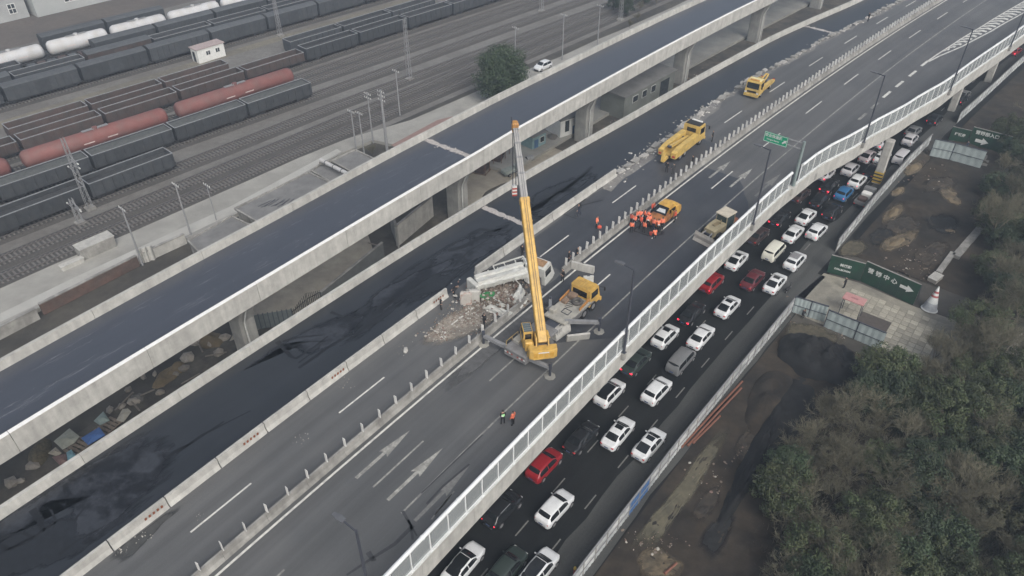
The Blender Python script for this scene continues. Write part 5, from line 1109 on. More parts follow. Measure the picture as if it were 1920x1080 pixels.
    wheels(th, (h2-1.35,), (-1.0, 1.0), .5, .34); wheels(th, (-h2+1.7, -h2+2.95) if variant == 0 else (-h2+1.9,), (-.98, .98), .5, .42)
    for sy in (-1, 1): b = MB(); b.box((-h2+(2.3 if variant == 0 else 1.9), sy*1.0, 1.05), (2.5 if variant == 0 else 1.3, .5, .05)); b.build('mudguard', trim_b, th)
    return th
p = at(1279, 271, 9.9); p.z = 9.012; tow_truck(p, rang(94)+.03, 'large yellow recovery truck seen from behind, parked beside broken concrete', 0).scale = (1.06, 1.06, 1.06)
p = at(1424, 164, 9.6); p.z = 9.012; tow_truck(p, rang(114)+pi+.10, 'smaller yellow tow truck facing the camera farther up the road', 1)

# ================================================================== BULLDOZER / WHEEL LOADER
p = at(1346, 430, 9.8); p.z = 9.012; th = thing('wheel_loader', 'dusty tan wheel loader with lowered front blade beside the noise barrier', 'loader', p, rang(79)+pi-.16); th.scale = (.88,)*3
tan = M('loader_tan', (.30, .26, .165), .8, .15, 2, col2=(.24, .21, .14), scale2=.7); tan2 = M('loader_canopy', (.46, .42, .34), .8, .12, 2)
b = MB(); b.box((-.2, 0, .95), (5.0, 1.1, .5)); b.build('frame', steel_d, th)
b = MB(); b.loft([[(x, y*w_, z) for y, z in ((-1, .9), (1, .9), (1, zt-.15), (.85, zt), (-.85, zt), (-1, zt-.15))] for x, w_, zt in ((-.35, .95, 2.05), (.9, .95, 2.0), (2.1, .8, 1.75))]); b.build('hood', tan, th)
b = MB(); b.box((.6, 0, 2.04), (1.3, .5, .06)); b.tube((.3, .4, 1.9), (.3, .4, 2.7), .06, n=8); b.build('vent', M('loader_dark_tan', (.20, .16, .09), .8, .15, 3), th)
b = MB(); b.loft([[(x, y*w_, z) for x, y in ((-2.2, -1), (-.45, -1), (-.45, 1), (-2.2, 1))] for z, w_ in ((1.1, .85), (2.0, .85), (3.0, .74))]); cb = b.build('cab', M('loader_cab_glass', (.04, .06, .062), .25, .1, 3), th)
for sx in (-2.2, -.45):
    for sy in (-1, 1): b = MB(); b.bar((sx, sy*.86, 1.1), (sx, sy*.77, 3.0), .1, .1); b.build('pillar', tan, cb)
b = MB(); b.cbox((-1.32, 0, 3.08), (2.2, 1.9, .16), .06); b.build('roof', tan2, cb)
b = MB(); b.cbox((-2.7, 0, 1.35), (1.0, 1.9, .9), .12); b.build('rear_body', M('loader_orange', (.34, .13, .07), .7, .15, 2), th)
wheels(th, (-1.7, 1.15), (-1.15, 1.15), .68, .5, n=22)
for sy in (-.75, .75): b = MB(); b.bar((.9, sy, 1.3), (2.9, sy*1.05, .75), .16, .3); b.build('push_arm', tan, th); b = MB(); b.tube((1.4, sy*.6, 1.6), (2.8, sy*.7, 1.15), .08, n=8); b.build('ram', rim_m, th, 40)
b = MB(); pf = [(2.85, 1.25), (2.95, 1.28), (3.12, .9), (3.12, .4), (3.4, .06), (3.3, .03), (2.98, .35), (2.95, .85)]
b.loft([[(x, y, z) for x, z in pf] for y in (-1.5, 1.5)]); b.build('blade', M('blade_steel', (.33, .31, .28), .6, .15, 3), th)

# ================================================================== CRUSHED ORANGE CAR
p = at(1243, 402, 9.6); p.z = 9.012; oc_ = thing('wrecked_car', 'crumpled orange yellow car with smashed windshield ringed by rescue workers', 'car', p, rang(84)+pi-.02)
oy = M('wreck_yellow', (.56, .34, .07), .5, .12, 2, col2=(.44, .25, .06), scale2=1.2); orr = M('wreck_orange', (.33, .13, .04), .7, .25, 2, col2=(.20, .09, .04), scale2=1.5)
def jit(mb, a): mb.v = [(x+random.uniform(-a, a), y+random.uniform(-a, a), z+(random.uniform(-a, a) if z > .1 else 0)) for x, y, z in mb.v]
b = MB(); b.loft([[(x, y*w_, z) for y, z in ((-1, .3), (1, .3), (1.02, .8), (.95, zt-.1), (.5, zt), (-.5, zt), (-.95, zt-.1), (-1.02, .8))] for x, w_, zt in ((-2.75, .8, 1.05), (-2.6, .98, 1.25), (-1.9, 1.02, 1.45), (-1.3, 1.02, 1.5))]); jit(b, .03); b.build('rear_body', oy, oc_, 35)
b = MB(); b.loft([[(x, y*w_, z) for y, z in ((-1, .9), (1, .9), (.85, zt-.06), (.4, zt), (-.4, zt), (-.85, zt-.06))] for x, w_, zt in ((-1.75, .92, 1.5), (-1.45, .9, 1.95), (-.4, .9, 2.0), (.1, .9, 1.9))]); jit(b, .03); b.build('roof', oy, oc_, 35)
b = MB(); b.loft([[(x, y*w_, z) for y, z in ((-1, .3), (1, .3), (1.02, .75), (.9, zt-.08), (.3, zt+.06), (-.3, zt), (-.9, zt-.1), (-1.02, .75))] for x, w_, zt in ((-1.29, 1.0, 1.05), (.2, 1.0, 1.12), (.95, 1.02, 1.15), (1.5, .98, 1.18), (2.0, .95, .98), (2.5, .85, .8))]); jit(b, .06); b.build('crumpled_hood', orr, oc_, 25)
b = MB(); b.add([(.16, -.82, 1.88), (.16, .82, 1.88), (1.05, .9, 1.22), (1.05, -.9, 1.22)], [(0, 1, 2, 3)]); b.build('windshield', glass, oc_)
b = MB(); b.add([(.5, -.3, 1.655), (.45, .5, 1.69), (.85, .7, 1.40), (.9, -.5, 1.36)], [(0, 1, 2, 3)]); b.build('windshield_reflection', M('broken_glass_reflection', (.45, .47, .48), .6, .3, 6), oc_)  # pale patch: white reflections painted onto the broken windshield
for sy in (-1, 1): b = MB(); b.box((-.5, sy*.935, 1.35), (1.3, .03, .5)); b.build('side_window', glass, oc_)
b = MB(); b.box((0, 0, .55), (1.05, .07, .9), 0, Matrix.Translation((-.1, 1.15, .5)) @ Matrix.Rotation(1.0, 4, 'Z') @ Matrix.Translation((-.5, 0, 0))); b.build('open_door', oy, oc_)
wheels(oc_, (-1.9, 1.6), (-.9, .9), .34, .24)
b = MB(); b.cbox((2.55, .1, .55), (.2, 1.7, .3), .05, rz=.1); jit(b, .03); b.build('front_bumper', orr, oc_)
spl = MB(); 
stain(([(1178, 432), (1205, 440), (1230, 445), (1250, 440), (1240, 425), (1200, 420)]), 9.012, M('crowd_damp', (.035, .037, .04), .5, .2, 2), mr)

# ================================================================== OVERTURNED TRUCK AND DEBRIS
wp = M('truck_white', (.52, .53, .50), .6, .12, 2, col2=(.48, .48, .45), scale2=.8)
c0 = at(936, 522, 10.4); wt = thing('overturned_truck', 'white truck lying wrecked and torn open under the crane boom', 'truck', (c0.x, c0.y, 9.01)); wo_ = Vector(wt.location)
a_, b_ = at(893, 530, 10.6)-wo_, at(984, 505, 10.8)-wo_
d_ = (b_-a_).normalized(); sd_ = Vector((d_.y, -d_.x, 0)); L_ = (b_-a_).length
b = MB(); prof = [(-.75, -.5), (.75, -.5), (.85, .05), (.62, .15), (.58, .42), (.30, .48), (.25, .30), (-.25, .30), (-.30, .50), (-.75, .55), (-.85, .1)]
b.loft([[a_+d_*L_*k+sd_*x*s_+Vector((0, 0, z)) for x, z in prof] for k, s_ in [(q/9, 1+random.uniform(-.08, .05)) for q in range(10)]]); jit(b, .055); b.build('body_trough', wp, wt)
for k in (.12, .3, .5, .7, .88): b = MB(); q = a_+d_*L_*k; b.bar(q-sd_*.95+Vector((0, 0, .1)), q-sd_*.86+Vector((0, 0, .5)), .1, .12); b.bar(q+sd_*.86+Vector((0, 0, -.5)), q+sd_*.93+Vector((0, 0, .1)), .1, .1); b.build('body_rib', wp, wt)
q = at(888, 537, 10.2)-wo_; b = MB(); b.cbox((q.x, q.y, q.z), (.55, 1.9, 1.3), .08, rz=math.atan2(d_.y, d_.x)+.25); b.build('tail_gate', wp, wt)
e0, e1 = at(927, 502, 11.2)-wo_, at(984, 484, 11.4)-wo_; ed = (e1-e0).normalized(); es = Vector((ed.y, -ed.x, 0))
b = MB()
for k in (0, 1): b.bar(e0+es*(.8*k-.4)+Vector((0, 0, -.35*k)), e1+es*(.8*k-.4)+Vector((0, 0, -.35*k)), .1, .14)
for k in (0, .35, .7, 1): b.bar(e0+(e1-e0)*k-es*.4, e0+(e1-e0)*k+es*.4+Vector((0, 0, -.35)), .1, .1)
b.build('ladder_frame', wp, wt)
b = MB(); b.bar(at(900, 528, 9.4)-wo_, at(990, 500, 9.5)-wo_, 1.0, .7); b.build('chassis', steel_d, wt)
for px, py in ((912, 515), (922, 512), (975, 497)): q = at(px, py, 9.6)-wo_; b = MB(); b.tube(q-sd_*.16+Vector((0, 0, .3)), q+sd_*.16+Vector((0, 0, .1)), .52, n=18); b.build('wheel', black, wt, 40)
for x0, y0, x1, y1 in ((965, 523, 976, 535), (980, 500, 992, 516), (918, 527, 912, 538), (940, 524, 940, 536)): b = MB(); b.tube(at(x0, y0, 10.6)-wo_, at(x1, y1, 9.3)-wo_, .06, n=6); b.build('bent_strut', wp, wt)
# cab, tipped and torn
cq = at(1013, 507, 10.0); X = Matrix.Translation(Vector((cq.x, cq.y, 9.0))-wo_) @ Matrix.Rotation(rang(65)+.1, 4, 'Z') @ Matrix.Rotation(-.12, 4, 'Y')
b = MB(); b.loft([[(-1.0, -1.15, .2), (-1.0, 1.15, .2), (-.95, 1.1, 2.4), (-.95, -1.1, 2.4)], [(.7, -1.18, .15), (.7, 1.18, .15), (.5, 1.1, 2.5), (.5, -1.1, 2.5)], [(1.05, -1.1, .2), (1.05, 1.1, .2), (.8, 1.0, 2.1), (.8, -1.0, 2.1)]], X=X); jit(b, .12); cb = b.build('cab', wp, wt)
b = MB(); b.box((-.2, -.2, 2.5), (1.0, 1.4, .05), 0, X=X); b.build('torn_roof_lining', M('torn_brown', (.28, .17, .09), .9, .25, 3), cb)
b = MB(); b.box((-.2, -1.2, 1.6), (1.1, .05, .8), X=X); b.build('side_window', glass, cb)
for k, (px, py) in enumerate(((985, 492), (990, 518), (1006, 525))): q = at(px, py, 9.8)-wo_; b = MB(); b.cbox((q.x, q.y, q.z), (1.0, .8, .9), .15, rz=k*.7+.3); jit(b, .15); b.build('cab_fragment', wp if k < 2 else steel_d, wt)
# loose wreck pieces as their own things
def sheetthing(name, lab, cat, pts, mat, thick=.05, n=6):
    """crumpled panel through photo points (px, py, z)"""
    ps = [at(x, y, z) for x, y, z in pts]; c = sum(ps, Vector())/len(ps); th_ = thing(name, lab, cat, (c.x, c.y, 9.01)); o0 = Vector(th_.location)
    b = MB(); a, b2, c2, d2 = [p_-o0 for p_ in ps]; vs = []
    for i in range(n+1):
        for j in range(n+1):
            u, v = i/n, j/n; p_ = a.lerp(b2, u).lerp(d2.lerp(c2, u), v); vs.append(p_+Vector((random.uniform(-.05, .05), random.uniform(-.05, .05), random.uniform(-.09, .09))))
    m = (n+1)**2; fs = []
    for i in range(n):
        for j in range(n): q = i*(n+1)+j; fs.append((q, q+n+1, q+n+2, q+1)); fs.append((m+q+1, m+q+n+2, m+q+n+1, m+q))
    nn = (b2-a).cross(d2-a).normalized()*thick
    b.add(vs+[v_-nn for v_ in vs], fs); b.build('panel', mat, th_); return th_
sheetthing('torn_panel', 'tall bent white panel leaning against the median beside the boom', 'panel', [(952, 572, 9.05), (975, 533, 10.6), (985, 548, 10.5), (978, 568, 9.1)], wp)
sheetthing('torn_panel', 'long crumpled white panel along the broken median', 'panel', [(905, 578, 9.05), (920, 570, 9.9), (962, 585, 9.9), (950, 598, 9.05)], wp)
sheetthing('torn_panel', 'small twisted white panel beside the green tarp', 'panel', [(928, 560, 9.5), (936, 564, 9.7), (952, 573, 9.4), (940, 578, 9.1)], wp)
sheetthing('torn_panel', 'white flap lying over the median rubble', 'panel', [(962, 580, 9.2), (978, 566, 9.6), (992, 560, 9.5), (975, 580, 9.1)], wp)
g = sheetthing('green_tarp', 'bright green tarpaulin crumpled inside the wreck', 'tarpaulin', [(897, 556, 9.5), (912, 546, 9.8), (929, 548, 9.7), (920, 568, 9.2)], M('tarp_green', (.03, .17, .06), .7, .2, 2))
for px, py, lab, mt, dims in ((874, 566, 'upright broken block with red smears left of the wreck', M('red_smeared_concrete', (.38, .36, .33), .9, .1, 2, col2=(.28, .11, .08), k2=.62, scale2=1.6), (1.25, .5, 1.5)), (889, 563, 'pale upright broken block leaning on the wreck tail', conc, (1.2, .5, 1.6))):
    p = at(px, py, 9.2); th = thing('broken_barrier_block', lab, 'concrete block', (p.x, p.y, 9.01), rang(60)-.9); b = MB(); b.cbox((0, 0, dims[2]/2), dims, .1); jit(b, .03); b.build('block', mt, th)
    b = MB(); [b.tube((k*.3, 0, dims[2]-.05), (k*.3+.1, .05, dims[2]+.3), .015, n=4) for k in (-1, 0, 1)]; b.build('rebar', steel_d, th)
for px, py, rz, d, lab, tilt in ((1083, 632, cz-.72, (2.3, .35, 1.0), 'concrete barrier block lying on its side right of the crane', .35), (1050, 622, cz-.1, (2.2, 1.0, 1.1), 'square concrete block beside the crane deck', 0), (1093, 503, rang(70)-1.3, (2.6, .45, .95), 'displaced barrier block turned across the median gap', .1), (1103, 526, rang(70)-.8, (1.1, .4, .9), 'white block half hidden behind the crane cab', 0)):
    p = at(px, py, 9.3); th = thing('loose_barrier_block', lab, 'concrete block', (p.x, p.y, 9.01), rz); b = MB()
    b.loft([[(x, y*d[1]/2*k, z) for y, z in ((-1, .0), (1, .0), (1, d[2]*.25), (.6, d[2]), (-.6, d[2]), (-1, d[2]*.25))] for x, k in ((-d[0]/2, 1), (d[0]/2, 1))], X=Matrix.Rotation(tilt, 4, 'X')); b.build('block', conc if px != 1103 else wp, th)
    b = MB(); b.box((0, 0, d[2]+.03), (.3, .06, .06)); b.build('lifting_eye', steel_d, th)
dbm = [M('rubble_pale', (.34, .32, .285), .95, .15, 3), M('rubble_brown', (.16, .13, .105), .95, .2, 3), M('rubble_red', (.17, .115, .095), .95, .2, 3), conc]
mb = MB()
for i in range(2400):
    r_ = random.random()
    if r_ < .5: x, y = random.gauss(935, 28), random.gauss(555, 14); z = 9+random.uniform(0, .7)
    elif r_ < .85: x, y = random.gauss(880, 26), random.gauss(595, 16); z = 9.01
    else: x, y = random.gauss(822, 14), random.gauss(628, 9); z = 9.01
    p = at(x, y, 9.0); 
    if y > 640 or y < 520: continue
    chunk(mb, (p.x, p.y, z), random.choice((.02, .03, .03, .04, .05, .06, .09, .13))*(1.8 if z > 9.1 else 1), random.choice((0, 1, 1, 1, 1, 2, 0, 3)))
tag(mb.build('wreck_rubble', dbm, kind='stuff'), 'scattered rubble and soil spilled around the wrecked truck', 'rubble')
mb = MB()     # spilled soil mound inside the wreck
n = 22; vs = []; fs = []
for i in range(n+1):
    for j in range(n+1):
        u, v = i/n, j/n; p = at(900+75*u, 580-55*v, 9.0); e = math.sin(pi*u)*math.sin(pi*v); vs.append((p.x, p.y, 9.003+max(0, e**.7*.85*random.uniform(.6, 1.15)-.08)))
for i in range(n):
    for j in range(n): q = i*(n+1)+j; fs.append((q, q+n+1, q+n+2, q+1))
mb.add(vs, fs); tag(mb.build('spilled_load', M('spill_soil', (.15, .12, .095), .95, .3, 3, col2=(.22, .19, .16), scale2=1.2), kind='stuff'), 'mound of brown soil spilled from the wrecked truck', 'soil')
mb = MB()
for i in range(90):
    x, y = random.choice([(760, 655), (652, 722), (245, 1010), (270, 1002), (225, 1030), (380, 975), (565, 825), (820, 620)]); p = at(random.gauss(x, 9), random.gauss(y, 6), 9.0); t_ = R(50, 0)
    chunk(mb, (p.x, p.y, 9.01), random.uniform(.02, .06), random.choice((0, 0, 3)))
chunk(mb, tuple(at(760, 657, 9.05)), .32, 3)
tag(mb.build('road_litter', dbm, kind='stuff'), 'pale crumbs and litter scattered over the closed lanes', 'litter')

# ================================================================== PEOPLE
skin_m = M('skin', (.42, .27, .20), .6, .05, 4); hair_m = M('hair', (.015, .013, .012), .6, .1, 4); shoe_m = M('shoes', (.02, .02, .02), .6, .1, 4)
CL_ = {'black': M('black_cloth', (.016, .016, .018), .9, .15, 4), 'navy': M('navy_cloth', (.02, .026, .045), .9, .15, 4), 'dgrey': M('grey_cloth', (.045, .047, .05), .9, .15, 4)}
VEST = {'orange': M('orange_vest', (.80, .20, .11), .7, .08, 4), 'green': M('green_vest', (.42, .85, .40), .7, .08, 4), 'red': M('red_vest', (.62, .10, .06), .7, .08, 4)}
band_m = M('reflective_band', (.75, .75, .70), .4, .05, 4); cap_m = M('cap_dark', (.025, .03, .04), .7, .1, 4)
def pose_mesh(lean=0, swing=0, arm=(.1, .1), bendarm=(.3, .3), crouch=0, spread=0):
    """returns body mesh data with tags; facing +x"""
    V = []; E_ = []; Rr = []; Tg = []
    def v(p, r, t, par=None):
        V.append(Vector(p)); Rr.append(r); Tg.append(t); i = len(V)-1
        if par is not None: E_.append((par, i))
        return i
    hz = .95-crouch*.42; Lm = Matrix.Rotation(lean, 3, 'Y'); pv_ = Vector((-lean*.12-crouch*.05, 0, hz))
    def up(x, y, z): return pv_+Lm @ Vector((x, y, z-.95))
    pel = v(pv_, .145, 'torso'); sp = v(up(0, 0, 1.16), .135, 'torso', pel); ch = v(up(.0, 0, 1.36), .155, 'torso', sp); nk = v(up(.01, 0, 1.51), .055, 'skin', ch)
    h1 = v(up(.03, 0, 1.57), .082, 'head', nk); h2 = v(up(.03, 0, 1.65), .098, 'head', h1); h3 = v(up(.02, 0, 1.71), .085, 'head', h2); v(up(.125, 0, 1.615), .018, 'skin', h2)
    for k, sy in enumerate((-1, 1)):
        sh = up(0, sy*.19, 1.43); s_ = v(sh, .066, 'arm', ch); a = arm[k]; e = sh+Lm @ Vector((math.sin(a)*.28, sy*.05, -math.cos(a)*.28)); el = v(e, .05, 'arm', s_)
        a2 = a+bendarm[k]; w_ = e+Lm @ Vector((math.sin(a2)*.25, -sy*.02*(1 if bendarm[k] < 1 else 4), -math.cos(a2)*.25)); wr = v(w_, .036, 'arm', el)
        dd = (w_-e).normalized(); pm_ = v(w_+dd*.08, .036, 'hand', wr)
        lat = Vector((0, 1, 0)); fw = dd.cross(lat).normalized()
        for q, (off, ln) in enumerate(((-.03, .085), (-.01, .095), (.012, .09), (.032, .07))):
            f1 = v(w_+dd*(.08+ln*.55)+fw*off, .0095, 'hand', pm_); v(w_+dd*(.08+ln)+fw*off-lat*sy*.02, .008, 'hand', f1)
        t1 = v(w_+dd*.06-fw*.045, .011, 'hand', pm_); v(w_+dd*.10-fw*.065, .009, 'hand', t1)
    for k, sy in enumerate((-1, 1)):
        sw = swing*sy; hp = v(pv_+Vector((0, sy*.095, -.05)), .105, 'leg', pel)
        kn = Vector((pv_.x+math.sin(sw)*.42+crouch*.30, sy*(.11+spread), hz-.05-math.cos(sw)*(.42-crouch*.22))); kv = v(kn, .068, 'leg', hp)
        an = Vector((kn.x+math.sin(sw*1.1-.12*abs(swing) if sw < 0 else sw*.6)*.40-crouch*.28, sy*(.12+spread), max(.085, kn.z-.415))); av = v(an, .05, 'leg', kv)
        v((an.x-.03, an.y, .05), .045, 'shoe', av); v((an.x+.17, an.y+sy*.02, .04), .04, 'shoe', av)
    me = bpy.data.meshes.new('p'); me.from_pydata([tuple(p) for p in V], E_, []); o = bpy.data.objects.new('p', me); COL.objects.link(o)
    sk = o.modifiers.new('s', 'SKIN'); sk.use_smooth_shade = True
    for i, d in enumerate(me.skin_vertices[0].data): d.radius = (Rr[i], Rr[i]*(1.35 if Tg[i] == 'torso' else 1)) if Tg[i] != 'torso' else (Rr[i]*.82, Rr[i]*1.25); d.use_root = (i == 0)
    ss = o.modifiers.new('u', 'SUBSURF'); ss.levels = 1; ss.render_levels = 1
    dg = bpy.context.evaluated_depsgraph_get(); m2 = bpy.data.meshes.new_from_object(o.evaluated_get(dg)); bpy.data.objects.remove(o); bpy.data.meshes.remove(me)
    tags = []
    segs = [(V[a], V[b], Tg[b] if Tg[a] != 'torso' or Tg[b] == 'torso' else Tg[b]) for a, b in E_]
    for f in m2.polygons:
        c = f.center; best = 9e9; tg = 'torso'
        for a, b, t in segs:
            ab = b-a; k = max(0, min(1, (c-a).dot(ab)/max(ab.dot(ab), 1e-9))); d = (c-(a+ab*k)).length_squared
            if d < best: best = d; tg = t
        tags.append(tg)
    lo = min(v_.co.z for v_ in m2.vertices)
    for v_ in m2.vertices: v_.co.z -= lo
    return m2, tags, up(.0, 0, 1.63)-Vector((0, 0, lo))
def sub_mesh(me, tags, keep, off, mats, extra=None):
    ids = [i for i, t in enumerate(tags) if t in keep and (extra is None or extra(me.polygons[i]))]; mp = {}; vs = []; fs = []
    for i in ids:
        f = []
        for vi in me.polygons[i].vertices:
            if vi not in mp: mp[vi] = len(vs); v_ = me.vertices[vi]; vs.append(v_.co+v_.normal*off)
            f.append(mp[vi])
        fs.append(f)
    m = bpy.data.meshes.new('x'); m.from_pydata([tuple(p) for p in vs], [], fs); m.materials.append(mats); m.polygons.foreach_set('use_smooth', [True]*len(fs)); return m
POSES = {'stand': dict(arm=(.05, .1), bendarm=(.35, .3)), 'walk': dict(swing=.42, arm=(-.4, .4), bendarm=(.3, .5), lean=.06), 'bend': dict(lean=.75, arm=(-.5, -.4), bendarm=(.5, .4), spread=.05), 'pockets': dict(arm=(-.25, -.25), bendarm=(1.1, 1.1), spread=.03), 'crouch': dict(crouch=.9, lean=.35, arm=(.6, .5), bendarm=(.7, .7)), 'reach': dict(lean=.3, arm=(1.1, .9), bendarm=(.3, .4), swing=.15)}
pcache = {}
def person(px, py, pose, rz, cloth, vest, lab, z=9.0, group=None, h=1.0):
    p = at(px, py, z); p.z = z+.012
    if pose not in pcache: pcache[pose] = pose_mesh(**POSES[pose]); 
    me, tags, hc = pcache[pose]; key = (pose, cloth)
    if key not in pcache:
        m = me.copy(); m.materials.clear(); [m.materials.append(x) for x in (CL_[cloth], skin_m, shoe_m)]
        mi = [{'skin': 1, 'head': 1, 'hand': 1, 'shoe': 2}.get(t, 0) for t in tags]; m.polygons.foreach_set('material_index', mi); pcache[key] = m
    o = obj('person', pcache[key], None, p, rz); tag(o, lab, 'person', group); o.scale = (h, h, h)
    kh = (pose, 'hair')
    if kh not in pcache: pcache[kh] = sub_mesh(me, tags, ('head',), .016, hair_m, lambda f: f.center.z > hc.z+.03 or f.center.x < hc.x-.02)
    obj('hair', pcache[kh], o)
    if vest:
        kv = (pose, 'vest', vest)
        if kv not in pcache: pcache[kv] = sub_mesh(me, tags, ('torso', 'arm') if vest != 'green' else ('torso',), .022, VEST[vest], (lambda f: f.center.z > .78) if pose in ('stand', 'walk', 'pockets') else None)
        vo = obj('vest', pcache[kv], o)
        kb = (pose, 'band')
        if kb not in pcache: pcache[kb] = sub_mesh(me, tags, ('torso',), .028, band_m, lambda f: 1.10 < f.center.z < 1.17 if pose in ('stand', 'walk', 'pockets') else (.95 < f.center.z < 1.03))
        if len(pcache[kb].polygons): obj('reflective_band', pcache[kb], vo)
    return o
rr0 = rang(65)
for a in ((979, 482, 'stand', rr0, 'black', None, 'person in black standing at the jersey barrier left of the boom'), (1085, 405, 'walk', rr0+2.6, 'navy', None, 'person in navy walking along the jersey barrier'),
          (1066, 493, 'stand', rr0-1.2, 'black', None, 'left of the two people in black by the barrier gap'), (1083, 486, 'pockets', rr0-2.2, 'black', None, 'right of the two people in black by the barrier gap'),
          (1055, 528, 'pockets', rr0+2.8, 'black', None, 'person in black standing between the wreck cab and the crane cab'), (853, 558, 'bend', rr0-.4, 'black', None, 'person in black stooping beside the jersey barrier left of the wreck'),
          (827, 580, 'stand', rr0-.9, 'black', None, 'person in black at the striped barrier, farthest left of the wreck'), (908, 612, 'walk', rr0+.4, 'black', None, 'person in black striding in front of the wreck rubble'),
          (1249, 324, 'stand', rr0+.3, 'black', None, 'left of the two people in black behind the recovery truck'), (1261, 327, 'stand', rr0+.9, 'dgrey', None, 'right of the two people in black behind the recovery truck'),
          (1297, 312, 'pockets', rr0+1.5, 'black', None, 'person in black half hidden behind the median plates'), (1335, 265, 'stand', rr0+2.2, 'dgrey', None, 'person in dark grey standing right of the recovery truck cab')): person(*a)
person(1627, 40, 'stand', rang(150)+2.5, 'black', None, 'lone person in black on the far closed lane near the top edge')
person(1118, 428, 'stand', rr0-1.4, 'black', 'orange', 'lone worker in orange vest left of the median plates'); person(943, 795, 'pockets', rr0+1.0, 'black', 'green', 'person in pale green high visibility vest in the foreground lane'); person(962, 797, 'stand', rr0+1.6, 'black', 'orange', 'person in orange vest beside the green vested one in the foreground')
bg_ = thing('red_bag', 'small red bag on the road beside the lone orange vested worker', 'bag', at(1124, 427, 9.012)); b = MB(); b.cbox((0, 0, .16), (.5, .34, .32), .1); b.build('bag_body', VEST['red'], bg_); b = MB(); b.tube((-.12, 0, .3), (0, 0, .45), .02, n=6); b.tube((0, 0, .45), (.12, 0, .3), .02, n=6); b.build('handle', VEST['red'], bg_)
crowd = [(265, 430, 'stand'), (345, 385, 'reach'), (385, 378, 'bend'), (268, 545, 'stand'), (400, 465, 'walk'), (450, 545, 'stand'), (455, 372, 'stand'), (515, 455, 'bend'), (585, 505, 'stand'), (655, 522, 'reach'), (710, 500, 'stand'), (608, 622, 'crouch'), (575, 275, 'stand'), (900, 390, 'stand'), (310, 455, 'pockets'), (492, 390, 'reach')]
cen = at(1243, 402, 9.5)
for i, (X_, Y_, po) in enumerate(sorted(crowd)):
    x, y = 1150+X_/7.68, 350+Y_/7.68; q = at(x, y, 10.2); q.z = 9.0; a = math.atan2(cen.y-q.y, cen.x-q.x)+random.gauss(0, .3)
    u = (q.x, q.y); o = person(x, y, po, a, random.choice(('black', 'navy', 'black')), 'orange' if i % 5 else 'red', '%s from the left of the orange vested workers crowding round the wrecked orange car' % (ORD+['fifteenth', 'sixteenth'])[i], group='workers round the wrecked car', h=random.uniform(.95, 1.04)); o.location = (q.x, q.y, 9.012)
hel = thing('red_bucket', 'small red bucket on the road below the crowd of workers', 'bucket', at(1220, 440, 9.012)); b = MB(); b.tube((0, 0, 0), (0, 0, .35), .15, .2, 12); b.build('pail', VEST['red'], hel); b = MB(); b.tube((-.2, 0, .35), (0, 0, .5), .012, n=5); b.tube((0, 0, .5), (.2, 0, .35), .012, n=5); b.build('handle', steel_d, hel)

# ================================================================== STREET SIDE HOARDINGS, ENTRANCE, SITE
hw_ = M('hoarding_white', (.50, .52, .52), .7, .12, 1.2, col2=(.32, .34, .345), scale2=.5, rnd=.07); hb_ = M('hoarding_blue', (.05, .12, .27), .7, .12, 1.5)
def hoarding(ps, h, lab, mats, pw=1.9, name='site_hoarding', rail=True, zs=0, topm=None):
    th_ = thing(name, lab, 'hoarding', ps[0]); o0 = Vector(ps[0]); k = 0; carry = 0
    for a, b in zip(ps, ps[1:]):
        d = (b-a); n = max(1, round(d.length/pw)); d2 = d/n; u = d.normalized()
        for i in range(n):
            p0, p1 = a+d2*i-o0, a+d2*(i+1)-o0; m_ = MB(); nn = Vector((u.y, -u.x, 0)); nf = 8; ring = []
            for q in range(nf+1): ring.append(p0.lerp(p1, .01+.98*q/nf)+nn*(.025 if q % 2 else -.025))
            vs = [r_+Vector((0, 0, .03)) for r_ in ring]+[r_+Vector((0, 0, h)) for r_ in ring]; m = nf+1
            vs += [v_-nn*.03 for v_ in vs]; fs = [(q, q+1, m+q+1, m+q) for q in range(nf)]+[(2*m+m+q, 2*m+m+q+1, 2*m+q+1, 2*m+q) for q in range(nf)]
            m_.add(vs, fs); m_.build('panel', mats[k % len(mats)] if not callable(mats) else mats(k), th_)
            m_ = MB(); m_.box(tuple(p0+Vector((0, 0, h/2+.05))), (.09, .09, h+.1), rz=math.atan2(u.y, u.x)); m_.build('post', topm or conc_d, th_); k += 1
        m_ = MB()
        m_.bar(a-o0+Vector((0, 0, h+.03)), b-o0+Vector((0, 0, h+.03)), .16, .08); m_.bar(a-o0+Vector((u.y*.07, -u.x*.07, h*.5)), b-o0+Vector((u.y*.07, -u.x*.07, h*.5)), .05, .07); m_.build('rail', topm or steel_g, th_)
    return th_
h1 = [R(t, o, 0) for t, o in ((30, 18.6), (46.5, 18.6), (60, 18.65), (72.5, 18.8), (82.5, 18.8))]
hoarding(h1, 2.1, 'long white hoarding with a few blue panels along the near street edge', lambda k: hb_ if k in (9, 15, 16) else hw_)
h2_ = [R(t, o, 0) for t, o in ((95.0, 18.1), (107.6, 17.6), (119, 17.3), (126.5, 17.4))]
hoarding(h2_, 2.0, 'white weathered hoarding along the street beyond the green advert wall', [hw_])
h3_ = [R(t, o, 0) for t, o in ((135.5, 18.2), (146, 18.4), (162, 18.3), (190, 18.2))]
hoarding(h3_, 2.0, 'far white hoarding along the street near the top right corner', [hw_])
c1 = [at(1484, 585, 0), at(1545, 604, 0)]; hoarding(c1, 2.4, 'short pale blue panel fence at the entrance corner', [cyan_p], 1.7, 'panel_fence', topm=steel_d)
c2_ = [at(1544, 613, 0), at(1600, 636, 0), at(1650, 657, 0)]; hoarding(c2_, 2.6, 'long pale blue panel fence below the pink table', [cyan_p], 4.2, 'panel_fence', topm=steel_d)
